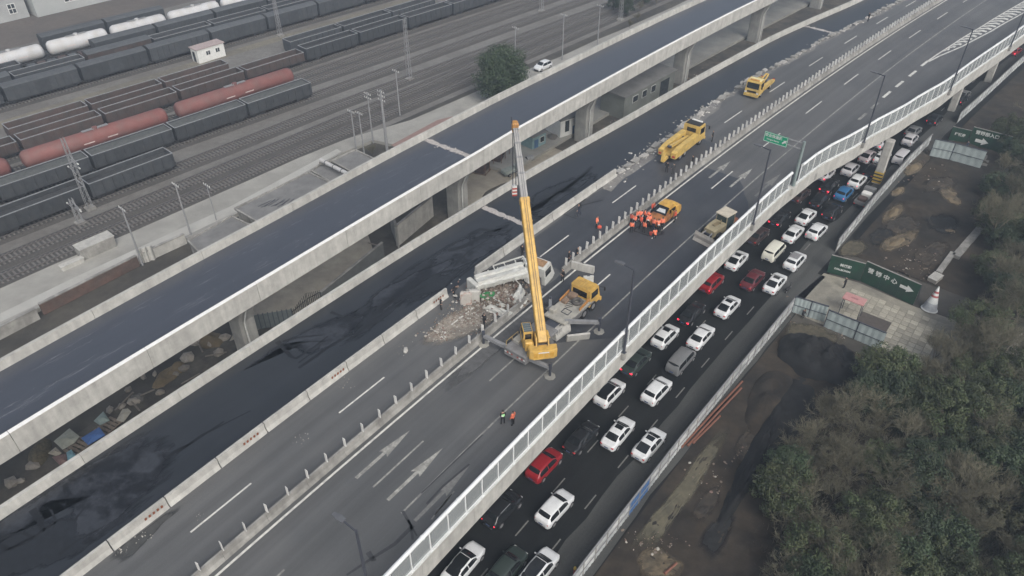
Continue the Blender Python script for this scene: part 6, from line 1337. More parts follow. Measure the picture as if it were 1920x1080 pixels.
c3_ = [at(1742, 292, 0), at(1780, 300, 0), at(1838, 316, 0)]; hoarding(c3_, 3.0, 'pale blue panel fence turning off the street in the distance', [cyan_p], 4.5, 'panel_fence', topm=steel_d)
def advert(x0, y0, x1, y1, h, lab, items, mat=green_h):
    a, b = at(x0, y0, 0), at(x1, y1, 0); d = b-a; L_ = d.length; th_ = thing('green_advert_wall', lab, 'hoarding', a, math.atan2(d.y, d.x)); n = max(2, round(L_/2.5))
    for i in range(n): m_ = MB(); m_.box((L_*(i+.5)/n, 0, h/2+.02), (L_/n-.012, .08, h)); m_.build('panel', mat, th_)
    m_ = MB(); m_.box((L_/2, 0, h+.06), (L_, .14, .07)); m_.build('top_rail', conc_d, th_)
    for i in range(n+1): m_ = MB(); m_.bar((L_*i/n, .1, h), (L_*i/n, 1.1, 0), .07, .07); m_.build('brace', steel_d, th_)
    for it in items:
        if it[0] == 'A': flat_arrow(th_, Matrix.Translation((it[1]*L_, -.055, it[2]*h)) @ Matrix.Rotation(pi/2, 4, 'X'), it[3], it[4])
        else: letters(it[0], it[3], th_, (it[1]*L_, -.065, it[2]*h), (pi/2, 0, 0), .015)
    return th_
advert(1550, 510, 1612, 527, 2.7, 'short dark green advert wall with small white lettering at the entrance', [('林溪湖', .48, .60, .46), ('COLLECTION', .42, .34, .32)])
advert(1613, 527, 1712, 572, 3.1, 'long dark green advert wall with large white characters and arrow', [('营 销 中 心', .34, .66, .78), ('A', .80, .60, 1.7, .8)])
advert(1778, 262, 1812, 270, 2.4, 'small far green wall with faint white marks', [('样板房', .5, .55, .55)]); advert(1813, 271, 1884, 290, 3.2, 'far green advert wall with white characters above an arrow', [('营销部入口', .40, .78, .72), ('A', .33, .36, 2.0, 1.0)])
# entrance paving built of slabs
ent = sheet_px('entrance_paving', [(1490, 560), (1545, 512), (1610, 530), (1715, 575), (1790, 600), (1830, 640), (1760, 690), (1690, 670), (1650, 655), (1545, 610), (1485, 585)], .006, paver_m)
e_a, e_b = at(1640, 560, 0), at(1745, 600, 0); eu = (e_b-e_a).normalized(); ev = Vector((-eu.y, eu.x, 0)); slab = None
for i in range(13):
    for j in range(11):
        q = at(1660, 610, 0)+eu*(i-6)*.86+ev*(j-5)*.86
        if slab is None:
            b = MB(); b.cbox((0, 0, .02), (.80, .80, .04), .02); o = b.build('paving_slab', M('slab_tan', (.30, .285, .235), .9, .1, 2, rnd=.22), ent, loc=(q.x, q.y, .012), rz=math.atan2(eu.y, eu.x)); slab = o.data
        elif random.random() < .93: obj('paving_slab', slab, ent, (q.x, q.y, .012+random.uniform(0, .008)), math.atan2(eu.y, eu.x)+random.gauss(0, .01))
sheet_px('far_entrance_paving', [(1745, 285), (1790, 265), (1860, 290), (1850, 312), (1800, 300)], .006, M('far_paving', (.16, .155, .14), .9, .15, 1))
# construction site ground
from mathutils import noise as mn
def zsite(x, y):
    v = Vector((x, y, 7.7)); s_, o_ = inv_road(Vector((x, y, 0))); k = max(0, min(1, (o_-19.4)/3))
    return k*max(-.02, mn.noise(v*.16)*.55+mn.noise(v*.5)*.28+mn.noise(v*1.3)*.13+mn.noise(v*3.1)*.05+.10)
def terrain(name, t0, t1, o0, o1, n, step, mat):
    mb = MB(); mb.uv = []; ts_ = stations(t0, t1, step)
    for t in ts_:
        for j in range(n+1): o = o0+(o1-o0)*j/n; p = R(t, o); mb.v.append((p.x, p.y, zsite(p.x, p.y)-.012)); mb.uv.append((t2s(t), o))
    m = n+1
    for i in range(len(ts_)-1):
        for j in range(n): mb.f.append((i*m+j, i*m+j+1, (i+1)*m+j+1, (i+1)*m+j)); mb.m.append(0)
    return mb.build(name, mat, kind='structure', smooth=60)
SITE = terrain('site_soil', 20, 80.5, 18.9, 44, 62, .5, soil)
terrain('site_soil', 95.5, 240, 17.6, 66, 76, .8, soil)
def mound(name, lab, pts, h, mat, nz=.3, cat='soil heap', k=14):
    """heap over a photo outline, lumpy with coherent noise"""
    ps = [at(x, y, 0) for x, y in smooth_poly(pts, 2, 1.5)]; c = sum(ps, Vector())/len(ps); rings = []; n = len(ps); m_ = MB()
    for r in range(k+1):
        f = max(.02, 1-r/k); hh = h*(1-f*f)**.7; ring = []
        for p_ in ps:
            q = (p_-c)*f; v = Vector((q.x+c.x, q.y+c.y, 3.1)); l = mn.noise(v*.55)*.9+mn.noise(v*1.4)*.5+mn.noise(v*3.3)*.25
            if r <= 1: q *= 1+.06*mn.noise(v*1.1)
            q.z = -.02 if r == 0 else max(.01, hh*(1+l*(.45+nz))); ring.append(q)
        rings.append(ring)
    m_.loft([[tuple(v_) for v_ in r] for r in rings], caps=False); return tag(m_.build(name, mat, None, 60, loc=(c.x, c.y, 0)), lab, cat)
mound('black_soil_heap', 'large black soil heap behind the pale blue panel fence', [(1462, 640), (1478, 625), (1520, 628), (1580, 655), (1600, 665), (1620, 690), (1630, 715), (1600, 730), (1560, 725), (1510, 710), (1480, 690), (1455, 665)], 1.9, soil_b, cat='soil heap')
mound('black_soil_heap', 'black earth bank along the trench below the big black heap', [(1480, 700), (1540, 730), (1530, 790), (1470, 850), (1400, 930), (1350, 1000), (1330, 1010), (1370, 900), (1430, 790)], 1.0, soil_b)
mound('brown_soil_heap', 'brown soil hummock left of the black heap', [(1420, 700), (1470, 690), (1500, 730), (1460, 790), (1410, 830), (1390, 780)], .7, soil)
for i, (pts, h, lab) in enumerate((([(1655, 400), (1690, 375), (1700, 395), (1680, 415), (1650, 418)], .5, 'tan soil patch beside the white hoarding'), ([(1665, 360), (1695, 345), (1700, 360), (1675, 372)], .4, 'pale tan heap close to the far hoarding panels'),
        ([(1690, 310), (1728, 300), (1735, 318), (1700, 335)], .5, 'tan heap below the far pale blue fence'), ([(1755, 358), (1785, 352), (1800, 375), (1808, 392), (1770, 380)], .5, 'tan soil patch in the middle of the dark site'),
        ([(1640, 460), (1680, 440), (1715, 430), (1722, 450), (1690, 470), (1650, 480)], .5, 'tan soil heap behind the green advert wall'), ([(1580, 450), (1620, 448), (1630, 470), (1600, 485), (1570, 480)], .4, 'brown soil patch at the end of the white hoarding'), ([(1760, 428), (1795, 432), (1790, 442)], .3, 'small pale soil lens near the trees'),
        ([(1600, 660), (1618, 668), (1610, 690), (1596, 680)], .4, 'small orange brown soil heap at the fence strut'), ([(1475, 600), (1540, 610), (1590, 645), (1560, 650), (1500, 628), (1465, 635)], .3, 'olive soil strip below the panel fence'))):
    ob_ = stain(pts, .03, M('tan_patch', (.125, .098, .062), .95, .3, 2.0, col2=(.085, .070, .048), scale2=.8) if i not in (5, 8) else M('olive_soil', (.075, .066, .045), .95, .3, 2), SITE, 'tan_soil_patch', zsite)
    gx, gy = sum(p[0] for p in pts)/len(pts), sum(p[1] for p in pts)/len(pts)
    mound('tan_soil_heap', lab, [(p[0]*.5+gx*.5, p[1]*.5+gy*.5) for p in pts], h*.8, soil_t if i not in (5, 8) else MATS['olive_soil'])
stain([(1180, 1020), (1230, 960), (1290, 880), (1330, 820), (1370, 800), (1350, 850), (1300, 930), (1250, 1000), (1220, 1040)], .012, M('pale_verge', (.105, .095, .065), .95, .2, 1.5, col2=(.075, .07, .05), scale2=.4), SITE, 'grass_verge', zsite)
stain([(1190, 1040), (1230, 1015), (1255, 1040), (1290, 1060), (1270, 1090), (1200, 1090)], .016, M('tan_patch', (.125, .098, .062)), SITE, 'tan_soil_patch', zsite)
for pts in ([(1400, 730), (1440, 700), (1480, 720), (1450, 770), (1410, 790)], [(1370, 830), (1420, 790), (1430, 850), (1390, 900)], [(1290, 960), (1340, 900), (1360, 930), (1310, 1000)], [(1640, 420), (1700, 400), (1740, 430), (1680, 450)], [(1720, 340), (1790, 330), (1800, 350), (1740, 370)], [(1700, 480), (1760, 450), (1790, 470), (1730, 510)], [(1680, 300), (1740, 270), (1760, 300), (1700, 330)]): stain(pts, .010, M('mottled_soil', (.050, .040, .029), .95, .35, 1.5, col2=(.034, .029, .024), scale2=.6), SITE, 'soil_patch', zsite)
for pts in ([(1380, 880), (1430, 830), (1450, 860), (1400, 930)], [(1300, 1020), (1350, 960), (1390, 970), (1340, 1060)], [(1620, 440), (1660, 420), (1690, 460), (1640, 470)], [(1730, 400), (1800, 400), (1800, 440), (1740, 440)]): stain(pts, .013, M('black_patch', (.011, .0115, .012), .95, .3, 1.5), SITE, 'black_soil_patch', zsite)
# wheel ruts and orange pipes
for k, (pts, lab) in enumerate((([(1278, 838), (1340, 770), (1392, 715)], 'upper long orange pipe lying along the white hoarding'), ([(1290, 835), (1345, 775), (1390, 728)], 'lower long orange pipe lying along the white hoarding'), ([(1300, 830), (1350, 780)], 'short orange pipe beside the two long ones'), ([(1440, 830), (1475, 755)], 'rusty pipe on the black earth bank'), ([(1246, 1078), (1268, 1058)], 'broken clay pipe near the bottom edge'))):
    ps = [at(x, y, .12) for x, y in pts]; ps = [Vector((p.x, p.y, .12+zsite(p.x, p.y))) for p in ps]; th = thing('orange_pipe', lab, 'pipe', ps[0])
    for a, b2 in zip(ps, ps[1:]): m_ = MB(); m_.tube(a-ps[0], b2-ps[0], .11, n=10); m_.build('pipe_length', M('orange_plastic', (0.1728, 0.072, 0.0468), .6, .12, 2), th, 40)
    m_ = MB(); d = (ps[1]-ps[0]).normalized(); m_.tube(d*-.05, d*.25, .14, n=10); m_.build('socket', MATS['orange_plastic'], th, 40)
for px, py, r in ((1370, 935, .5), (1390, 880, .4), (1350, 960, .35)): pass
rut = M('rut_soil', (.075, .068, .056), .95, .25, 2)
for pts in ([(1455, 800), (1430, 870), (1400, 920), (1360, 980), (1330, 1010)], [(1440, 790), (1415, 860), (1385, 915), (1345, 975)]):
    tar(pts, .5, .02, rut, bpy.data.objects['site_soil'])
# bits of rubbish on the site
mb = MB(); 
for i in range(420):
    x, y = random.choice([(1600, 690, ), (1620, 690), (1520, 660), (1700, 480), (1740, 500), (1720, 520), (1560, 640), (1240, 1020), (1205, 1015), (1480, 600), (1690, 330), (1740, 330), (1330, 900), (1400, 860)]); p = at(random.gauss(x, 22), random.gauss(y, 14), 0)
    chunk(mb, (p.x, p.y, .02+zsite(p.x, p.y)), random.choice((.03, .05, .05, .07, .1, .15)), random.choice((1, 1, 1, 1, 2, 0)))
tag(mb.build('site_rubble', dbm, kind='stuff'), 'bits of rubble strewn over the dark construction site', 'rubble')
# cone marker, pink table, mat, concrete strips
p = at(1742, 580, 0); th = thing('striped_cone', 'tall white cone with red stripes at the corner of the entrance', 'cone', (p.x, p.y, 0)); e = Vector((.3, .4, 3.2))
wr_ = M('cone_white', (.55, .57, .56), .7, .1, 2); rd_ = M('cone_red', (.32, .07, .07), .7, .1, 2); a = Vector((0, 0, .12))
for f0, f1, mt, nm in ((0, .3, M('cone_grey', (.33, .35, .37), .7, .15, 2), 'base_section'), (.3, .55, wr_, 'white_section'), (.55, .63, rd_, 'red_band'), (.63, .72, wr_, 'white_section'), (.72, .8, rd_, 'red_band'), (.8, 1, wr_, 'white_section')):
    m_ = MB(); m_.tube(a+(e-a)*f0, a+(e-a)*f1, .80*(1-f0)+.06, .80*(1-f1)+.06, 18); m_.build(nm, mt, th, 40)
m_ = MB(); d = (e-a).normalized(); m_.tube(a-d*.1, a+d*.02, .98, .95, 20); m_.build('rim', wr_, th, 40)
p = at(1592, 590, 0); th = thing('pink_canopy', 'flat pink canopy on posts beside the panel fence', 'canopy', p, math.atan2(eu.y, eu.x)); m_ = MB(); m_.cbox((0, 0, 2.45), (2.5, 1.5, .14), .04); m_.build('canopy_top', M('pink_sheet', (.42, .22, .21), .7, .08, 2), th)
m_ = MB(); m_.box((0, 0, 2.54), (.8, .25, .03)); m_.build('canopy_badge', M('pink_badge', (.30, .15, .15), .7), th)
for sx in (-1, 1):
    for sy in (-1, 1): m_ = MB(); m_.box((sx*1.1, sy*.6, 1.18), (.08, .08, 2.36)); m_.build('leg', steel_d, th)
p = at(1637, 607, 0); m_ = MB(); m_.cbox((0, 0, .04), (3.4, 2.9, .05), .02); tag(m_.build('brown_mat', M('mat_brown', (.075, .065, .058), .9, .15, 2), loc=(p.x, p.y, .05), rz=math.atan2(eu.y, eu.x)), 'dark brown mat lying on the entrance paving', 'mat')
for px0, py0, px1, py1, w_, lab in ((1790, 485, 1836, 432, 1.0, 'long pale concrete beam right of the advert wall'), (1758, 515, 1785, 478, .7, 'narrow concrete kerb left of the concrete beam')):
    a, b2 = at(px0, py0, 0), at(px1, py1, 0); m_ = MB(); m_.bar(Vector((0, 0, .25)), b2-a+Vector((0, 0, .25)), w_, .5); tag(m_.build('concrete_beam', conc_d, loc=a), lab, 'beam')
th = thing('timber_crate', 'pale broken crate between the concrete kerb and the cone', 'crate', at(1752, 525, 0), .7)
for k in range(5): m_ = MB(); m_.box((-.8+k*.4, 0, .6), (.3, 1.2, .05)); m_.build('slat', conc, th)
m_ = MB(); m_.box((0, 0, .29), (2.0, 1.1, .56)); m_.build('crate_body', M('crate_grey', (.22, .21, .19), .9, .15, 2), th)
person(1582, 540, 'stand', 2.2, 'black', None, 'person in black standing before the dark green advert wall', 0.0); person(1504, 596, 'crouch', .5, 'black', None, 'person in black crouching below the panel fence', 0.0); person(1810, 282, 'stand', 2.0, 'navy', None, 'tiny dark figure on the far entrance paving', 0.0)
th = thing('traffic_bollard', 'red bollard with yellow top on the street at the bottom edge', 'bollard', at(1077, 1078, 0)); m_ = MB(); m_.tube((0, 0, 0), (0, 0, .95), .13, .11, 12); m_.build('post', rd_, th, 40); m_ = MB(); m_.tube((0, 0, .95), (0, 0, 1.15), .14, .10, 12); m_.build('cap', M('bollard_yellow', (.6, .42, .06), .6), th, 40)
th = thing('motor_scooter', 'dark scooter parked by the hoarding at the entrance corner', 'scooter', at(1477, 545, 0), rang(85))
wheels(th, (-.6, .6), (0,), .24, .12, n=14); m_ = MB(); m_.cbox((-.35, 0, .55), (.8, .3, .35), .08); m_.box((.1, 0, .32), (.6, .28, .08)); m_.bar((.45, 0, .3), (.55, 0, .95), .2, .06); m_.build('body', trim_b, th); m_ = MB(); m_.tube((.5, -.3, 1.0), (.5, .3, 1.0), .025, n=6); m_.build('handlebar', trim_b, th); m_ = MB(); m_.cbox((-.35, 0, .77), (.65, .26, .1), .05); m_.build('seat', black, th)

# ================================================================== GROUND BETWEEN THE TWO VIADUCTS
strip('underbridge_ground', stations(T0, 200, 4), lambda t: o_v1(t)-.5, lambda t: -6, -.022, M('dark_debris_earth', (0.054, 0.0504, 0.045), .95, .3, .8, col2=(0.09, 0.081, 0.0675), scale2=.15, bump=.6, detail=9), 6)
yd = M('beige_yard', (.34, .31, .25), .9, .12, .7, col2=(.28, .255, .21), scale2=.2)
sheet_px('beige_yard', [(430, 640), (470, 565), (600, 490), (690, 440), (700, 470), (660, 515), (610, 560), (560, 585), (480, 620)], .004, yd)
sheet_px('beige_yard', [(850, 420), (840, 345), (920, 300), (1020, 270), (1060, 285), (1015, 310), (1000, 330), (940, 350), (900, 385)], .004, yd)
def lowwall(px0, py0, px1, py1, h, mat, lab, name='yard_wall', cat='wall'):
    a, b2 = at(px0, py0, 0), at(px1, py1, 0); t = thing(name, lab, cat, a); m_ = MB(); m_.bar(Vector((0, 0, h/2)), b2-a+Vector((0, 0, h/2)), .24, h); m_.build('wall_panel', mat, t)
    m_ = MB(); m_.bar(Vector((0, 0, h+.06)), b2-a+Vector((0, 0, h+.06)), .34, .1); m_.build('coping', conc_d, t); return t
lowwall(606, 575, 720, 480, 2.2, M('grey_wall', (.13, .14, .14), .9, .12, 1), 'dark grey yard wall beside the beige yard'); lowwall(745, 462, 812, 405, 3.2, conc, 'stained pale wall behind the viaduct pier')
lowwall(735, 430, 748, 465, 3.4, conc_p, 'narrow end wall with a dark doorway beside the stained wall'); lowwall(845, 350, 915, 305, 2.0, conc_d, 'low rough wall behind the far beige yard')
# panel fence and black gate
a, b2 = at(482, 618, 0), at(552, 606, 0); fn = thing('sheet_fence', 'grey blue sheet fence with dark posts below the beige yard', 'fence', a); d = (b2-a); n = 8
for i in range(n): m_ = MB(); m_.bar(d*(i+.05)/n+Vector((0, 0, 1.1)), d*(i+.95)/n+Vector((0, 0, 1.1)), .05, 2.1); m_.build('panel', M('fence_blue_grey', (.13, .155, .16), .7, .12, 2), fn); 
for i in range(n+1): m_ = MB(); m_.box(tuple(d*i/n+Vector((0, 0, 1.15))), (.09, .09, 2.3)); m_.build('post', steel_d, fn)
for k, (x0, y0, x1, y1) in enumerate(((552, 603, 578, 580), (580, 578, 606, 564))):
    a, b2 = at(x0, y0, 0), at(x1, y1, 0); d = b2-a; g_ = thing('iron_gate', ('left' if k == 0 else 'right')+' leaf of the arched black iron gate', 'gate', a)
    m_ = MB(); [m_.bar(Vector((0, 0, z)), d+Vector((0, 0, z)), .06, .06) for z in (.2, 1.5)]; m_.build('frame', black, g_)
    for i in range(9): u = i/8; m_ = MB(); h_ = 1.7+.7*(u if k == 0 else 1-u); m_.box(tuple(d*u+Vector((0, 0, h_/2))), (.05, .05, h_)); m_.build('bar', black, g_)
# houses under the far part of the ramp
def house(px, py, rz, d, wallm, roofm, lab, wins=(), doors=(), hip=.25, name='small_house'):
    p = at(px, py, 0); th_ = thing(name, lab, 'house', p, rz); L_, D_, H_ = d
    m_ = MB(); m_.box((0, 0, H_/2), (L_, D_, H_)); m_.build('wall', wallm, th_)
    m_ = MB(); m_.loft([[(-L_/2-.25, y, H_+z) for y, z in ((-D_/2-.3, .0), (D_/2+.3, .0), (D_/2+.3, .15+hip), (-D_/2-.3, .15))], [(L_/2+.25, y, H_+z) for y, z in ((-D_/2-.3, .0), (D_/2+.3, .0), (D_/2+.3, .15+hip), (-D_/2-.3, .15))]]); m_.build('roof', roofm, th_)
    for x, z, w_, h_ in wins: m_ = MB(); m_.box((x, -D_/2-.02, z), (w_+.14, .05, h_+.14)); f_ = m_.build('window', w_hut, th_); m_ = MB(); m_.box((x, -D_/2-.05, z), (w_, .03, h_)); m_.build('pane', win_m, f_)
    for x, w_, h_, mt in doors: m_ = MB(); m_.box((x, -D_/2-.025, h_/2), (w_, .06, h_)); m_.build('door', mt, th_)
    return th_
bl = M('door_blue', (.06, .13, .24), .6, .1, 2)
house(1062, 247, rang(95)-.25, (6.0, 4.0, 3.6), w_hut, roof_g, 'small white house with tall dark windows and blue door', [(-1.6, 2.3, .9, 2.0), (1.6, 2.0, 1.0, 2.4)], [(.1, .9, 2.0, bl)])
house(1000, 275, rang(90)-.1, (3.2, 2.6, 2.7), M('shed_teal', (.20, .30, .31), .7, .1, 2), roof_g, 'small teal shed beside the white house', [(.7, 1.6, .9, .9)], [(-.7, .9, 2.0, bl)])
house(1195, 190, rang(108), (17, 5, 4.2), M('old_green_wall', (.17, .185, .17), .9, .15, 1, col2=(.13, .14, .13), scale2=.5), roof_g, 'long grey green derelict building behind the ramp piers', [(-5, 2.9, 1.6, 1.1), (-2, 2.9, 1.4, 1.2), (1, 2.9, 1.4, 1.2)], [(5.0, 3.0, 3.4, win_m)])
house(1000, 206, rang(92), (10, 4, 4.5), conc_d, roof_g, 'low concrete building hidden behind the white house', [(2, 2.6, 1, 1)], [])
# cages of the scrap yard, junk vehicle
rust = M('rust_frame', (.16, .085, .06), .8, .2, 3)
for k, (px, py, rz) in enumerate(((905, 318, .3), (935, 300, .3))):
    c_ = thing('scrap_cage', ('left' if k == 0 else 'right')+' rusty open frame cage in the scrap yard', 'cage', at(px, py, 0), rang(75)+rz); m_ = MB()
    for sx in (-1.7, 0, 1.7):
        for sy in (-1.2, 1.2): m_.box((sx, sy, 1.1), (.08, .08, 2.2))
    m_.build('upright', rust, c_); m_ = MB()
    for z in (.1, 2.2):
        for sy in (-1.2, 1.2): m_.box((0, sy, z), (3.5, .07, .07))
        for sx in (-1.7, 1.7): m_.box((sx, 0, z+.002), (.07, 2.4, .07))
    m_.build('rail', rust, c_); m_ = MB(); m_.cbox((-.3, 0, .55), (2.4, 1.6, .9), .1); jit(m_, .12); m_.build('scrap_pile', wag_b, c_)
jv = thing('junk_cart', 'grey green three wheeled cart left in the scrap yard', 'cart', at(958, 326, 0), rang(75)-.2); m_ = MB(); m_.cbox((-.5, 0, .8), (2.2, 1.4, .5), .08); m_.build('tray', M('cart_green', (.24, .27, .25), .8, .15, 2), jv); m_ = MB(); m_.cbox((1.1, 0, .95), (.9, 1.0, .8), .12); m_.build('front_body', MATS['cart_green'], jv); wheels(jv, (-.8,), (-.7, .7), .3, .15, n=14); wheels(jv, (1.2,), (0,), .3, .15, n=14)
tk = thing('steel_drum', 'dark open drum lying beside the junk cart', 'drum', at(993, 298, .3), .5); m_ = MB(); m_.tube((-.6, 0, .1), (.6, 0, .1), .5, n=16); m_.build('shell', steel_g, tk, 40); m_ = MB(); m_.tube((-.62, 0, .1), (-.6, 0, .1), .42, n=16); m_.build('opening', black, tk)
# debris of the left end of the gap
def gsheet(lab, pts, z, mat, name='loose_sheet', cat='sheet'):
    ps = [at(x, y, z) for x, y in pts]; c = sum(ps, Vector())/len(ps); m_ = MB(); n = len(ps)
    pts_ = [p_-c for p_ in ps]; ctr = Vector((0, 0, .25)); vs = [p_+Vector((0, 0, random.uniform(-.1, .1))) for p_ in pts_]+[(p_*.5+Vector((0, 0, random.uniform(.05, .2)))) for p_ in pts_]+[ctr]
    fs = [(i, (i+1) % n, n+(i+1) % n, n+i) for i in range(n)]+[(n+i, n+(i+1) % n, 2*n) for i in range(n)]; k = len(vs)
    vs += [v_-Vector((0, 0, .06)) for v_ in vs]; fs += [tuple(k+q for q in reversed(f_)) for f_ in fs]+[(i, k+i, k+(i+1) % n, (i+1) % n) for i in range(n)]
    m_.add(vs, fs); bm_o = m_.build(name, mat, loc=(c.x, c.y, c.z)); return tag(bm_o, lab, cat)
gsheet('pale green grey sheet roof left of the blue tarpaulin', [(100, 826), (130, 803), (149, 818), (140, 830), (117, 842)], 1.6, M('sheet_cream', (.30, .31, .26), .8, .12, 2))
gsheet('cream canvas sheet at the far left of the junk', [(90, 850), (104, 838), (116, 850), (108, 856)], 1.2, M('canvas_cream', (.33, .30, .24), .9, .12, 2)); gsheet('rust red roof sheet beside the light blue one', [(98, 858), (124, 850), (126, 866), (112, 872)], 1.2, M('sheet_rust', (.17, .11, .10), .8, .12, 2))
gsheet('light blue roof sheet next to the parapet', [(124, 848), (134, 843), (143, 854), (128, 868)], 1.3, M('sheet_ltblue', (.16, .30, .36), .7, .12, 2)); gsheet('bright blue tarpaulin roof', [(152, 821), (186, 800), (197, 815), (165, 834)], 1.8, M('tarp_blue', (.05, .12, .32), .6, .15, 2), 'blue_tarpaulin', 'tarpaulin')
gsheet('pale mint sheet above the pallets', [(176, 790), (194, 772), (205, 787), (188, 798)], 1.4, M('sheet_mint', (.24, .30, .28), .8, .12, 2)); gsheet('crumpled cream sheet right of the pallets', [(218, 788), (230, 768), (240, 766), (246, 772), (232, 792)], 1.0, M('canvas_pale', (.36, .345, .29), .9, .15, 2))
for k, (px, py) in enumerate(((147, 838), (203, 800))):
    pl = thing('wood_pallet', ('left' if k == 0 else 'right')+' wooden pallet beside the blue tarpaulin', 'pallet', at(px, py, .6), rang(35)+.2)
    for i in range(5): m_ = MB(); m_.box((-.9+i*.45, 0, .1), (.28, 1.7, .08)); m_.build('slat', M('old_wood', (.20, .165, .13), .9, .15, 2), pl)
    m_ = MB(); [m_.box((0, y, -.02), (2.1, .12, .14)) for y in (-.7, 0, .7)]; m_.build('bearer', MATS['old_wood'], pl)
for pts, h, mt, lab in (([(282, 728), (300, 700), (330, 683), (346, 676), (344, 695), (322, 715), (296, 730)], .8, soil_t, 'long pale tan heap in the gap under the ramp'), ([(365, 640), (385, 622), (420, 625), (418, 650), (380, 655)], .7, soil_t, 'pale rubble heap left of the first ramp pier'), ([(255, 690), (275, 682), (285, 692), (262, 700)], .4, conc_d, 'small grey heap under the parapet of the ramp'), ([(240, 745), (262, 735), (275, 742), (255, 765)], .5, M('grey_heap', (.12, .115, .105), .95, .2, 2), 'grey debris heap near the cream sheet'), ([(50, 850), (80, 820), (100, 825), (95, 850), (75, 880), (55, 880)], .8, M('dry_weeds', (.10, .085, .055), .95, .3, 4), 'dry brown weed heap left of the sheets'), ([(900, 365), (950, 340), (985, 345), (940, 372), (905, 385)], .6, M('scrub_brown', (.10, .09, .075), .95, .3, 4), 'dry brush heap at the edge of the far beige yard'), ([(1010, 262), (1035, 250), (1055, 262), (1040, 272)], .8, MATS['grey_heap'], 'grey rubble heap before the white house')): mound('debris_heap', lab, pts, h, mt, .45, 'heap', 9)
mb = MB()
for i in range(3200):
    t = random.uniform(16, 130); p = R(t, random.uniform(o_v2(t)-5, o_mid(t)+1), 0.0)
    if mn.noise(Vector((p.x*.22, p.y*.22, 1))) < -.05 and random.random() < .8: continue
    chunk(mb, (p.x, p.y, .02), random.choice((.05, .07, .08, .1, .12, .16, .22, .3)), random.choice((0, 1, 1, 1, 2, 3)))
tag(mb.build('gap_rubble', dbm, kind='stuff'), 'rubble strewn on the ground between the two viaducts', 'rubble')

bm_i = 0
for x, y, r_ in [(268, 705, .6), (310, 668, .5), (352, 668, .8), (372, 640, .7), (398, 640, .9), (410, 660, .6), (330, 700, .5), (250, 752, .7), (228, 760, .5), (300, 735, .6), (205, 768, .6), (60, 872, .7), (40, 900, .6), (20, 905, .8), (388, 625, .5), (345, 690, .6), (420, 632, .7), (290, 700, .4), (240, 730, .5), (75, 840, .5)]:
    p = at(x, y, .2); mb = MB(); chunk(mb, (0, 0, 0), r_, 0, .8); tag(mb.build('boulder', M('boulder_pale', (.24, .22, .19), .95, .2, 2, rnd=.3), None, loc=(p.x, p.y, .12)), '%s pale boulder from the left in the gap below the ramp' % (ORD+['fifteenth', 'sixteenth', 'seventeenth', 'eighteenth', 'nineteenth', 'twentieth'])[sorted([268, 310, 352, 372, 398, 410, 330, 250, 228, 300, 205, 60, 40, 20, 388, 345, 420, 290, 240, 75]).index(x)], 'boulder', 'boulders in the gap')
for k, (x0, y0, x1, y1) in enumerate(((215, 770, 250, 735), (262, 742, 290, 730), (240, 745, 262, 770), (340, 720, 375, 700), (385, 668, 425, 660), (300, 760, 318, 742), (360, 620, 380, 660), (700, 505, 745, 470), (690, 455, 715, 462))):
    a, b2 = at(x0, y0, .3), at(x1, y1, .5); mb = MB(); mb.bar(Vector(), b2-a, .16, .10); tag(mb.build('loose_timber', M('old_timber', (.17, .15, .125), .9, .2, 2), None, loc=a), '%s loose timber from the left lying between the viaducts' % ORD[k], 'timber', 'loose timbers')

# ================================================================== VEGETATION
def leafy(seed, rx, rz_, n_cl, n_lf, ls, mat, h0, nm):
    rnd = random.Random(seed); mb = MB(); cl = []
    for _ in range(n_cl):
        while True:
            p = Vector((rnd.uniform(-1, 1), rnd.uniform(-1, 1), rnd.uniform(-1, 1)))
            if .35 < p.length < 1: break
        cl.append(Vector((p.x*rx, p.y*rx, h0+rz_+p.z*rz_)))
    for c in cl:
        r = rnd.uniform(.22, .36)*min(rx, rz_)
        for _ in range(n_lf):
            d = Vector((rnd.gauss(0, 1), rnd.gauss(0, 1), rnd.gauss(0, 1))).normalized(); q = c+d*r*rnd.uniform(.55, 1.1); n_ = (d+Vector((rnd.uniform(-.8, .8), rnd.uniform(-.8, .8), rnd.uniform(-.2, 1)))).normalized(); u = n_.orthogonal().normalized(); u = Matrix.Rotation(rnd.uniform(0, 6.28), 3, n_) @ u; v = n_.cross(u); s = ls*rnd.uniform(.6, 1.3)
            mb.add([q-u*s, q+v*s*.55, q+u*s, q-v*s*.55], [(0, 1, 2, 3)])
    return mb
trunk_m = M('bark', (.075, .065, .055), .95, .2, 4); twig_m = M('bare_twigs', (.128, .120, .082), .95, .2, 3, rnd=.18)
leafA = M('leaf_dark', (.026, .046, .022), .7, .35, .6, col2=(.034, .052, .022), scale2=.8, rnd=.25); leafB = M('leaf_mid', (.042, .062, .024), .7, .35, .6, col2=(.05, .06, .024), scale2=.8, rnd=.25); leafC = M('leaf_olive', (.058, .058, .026), .7, .35, .6, col2=(.045, .05, .025), scale2=.8, rnd=.2)
def trunk_mesh(seed, h, r):
    rnd = random.Random(seed); mb = MB(); mb.tube((0, 0, -.1), (0, 0, h*.5), r, r*.7, 7)
    for i in range(7): a = rnd.uniform(0, 6.28); z = h*rnd.uniform(.3, .5); mb.tube((0, 0, z), (math.cos(a)*h*.3, math.sin(a)*h*.3, z+h*.35), r*.45, r*.12, 5)
    return mb
tree_protos = []
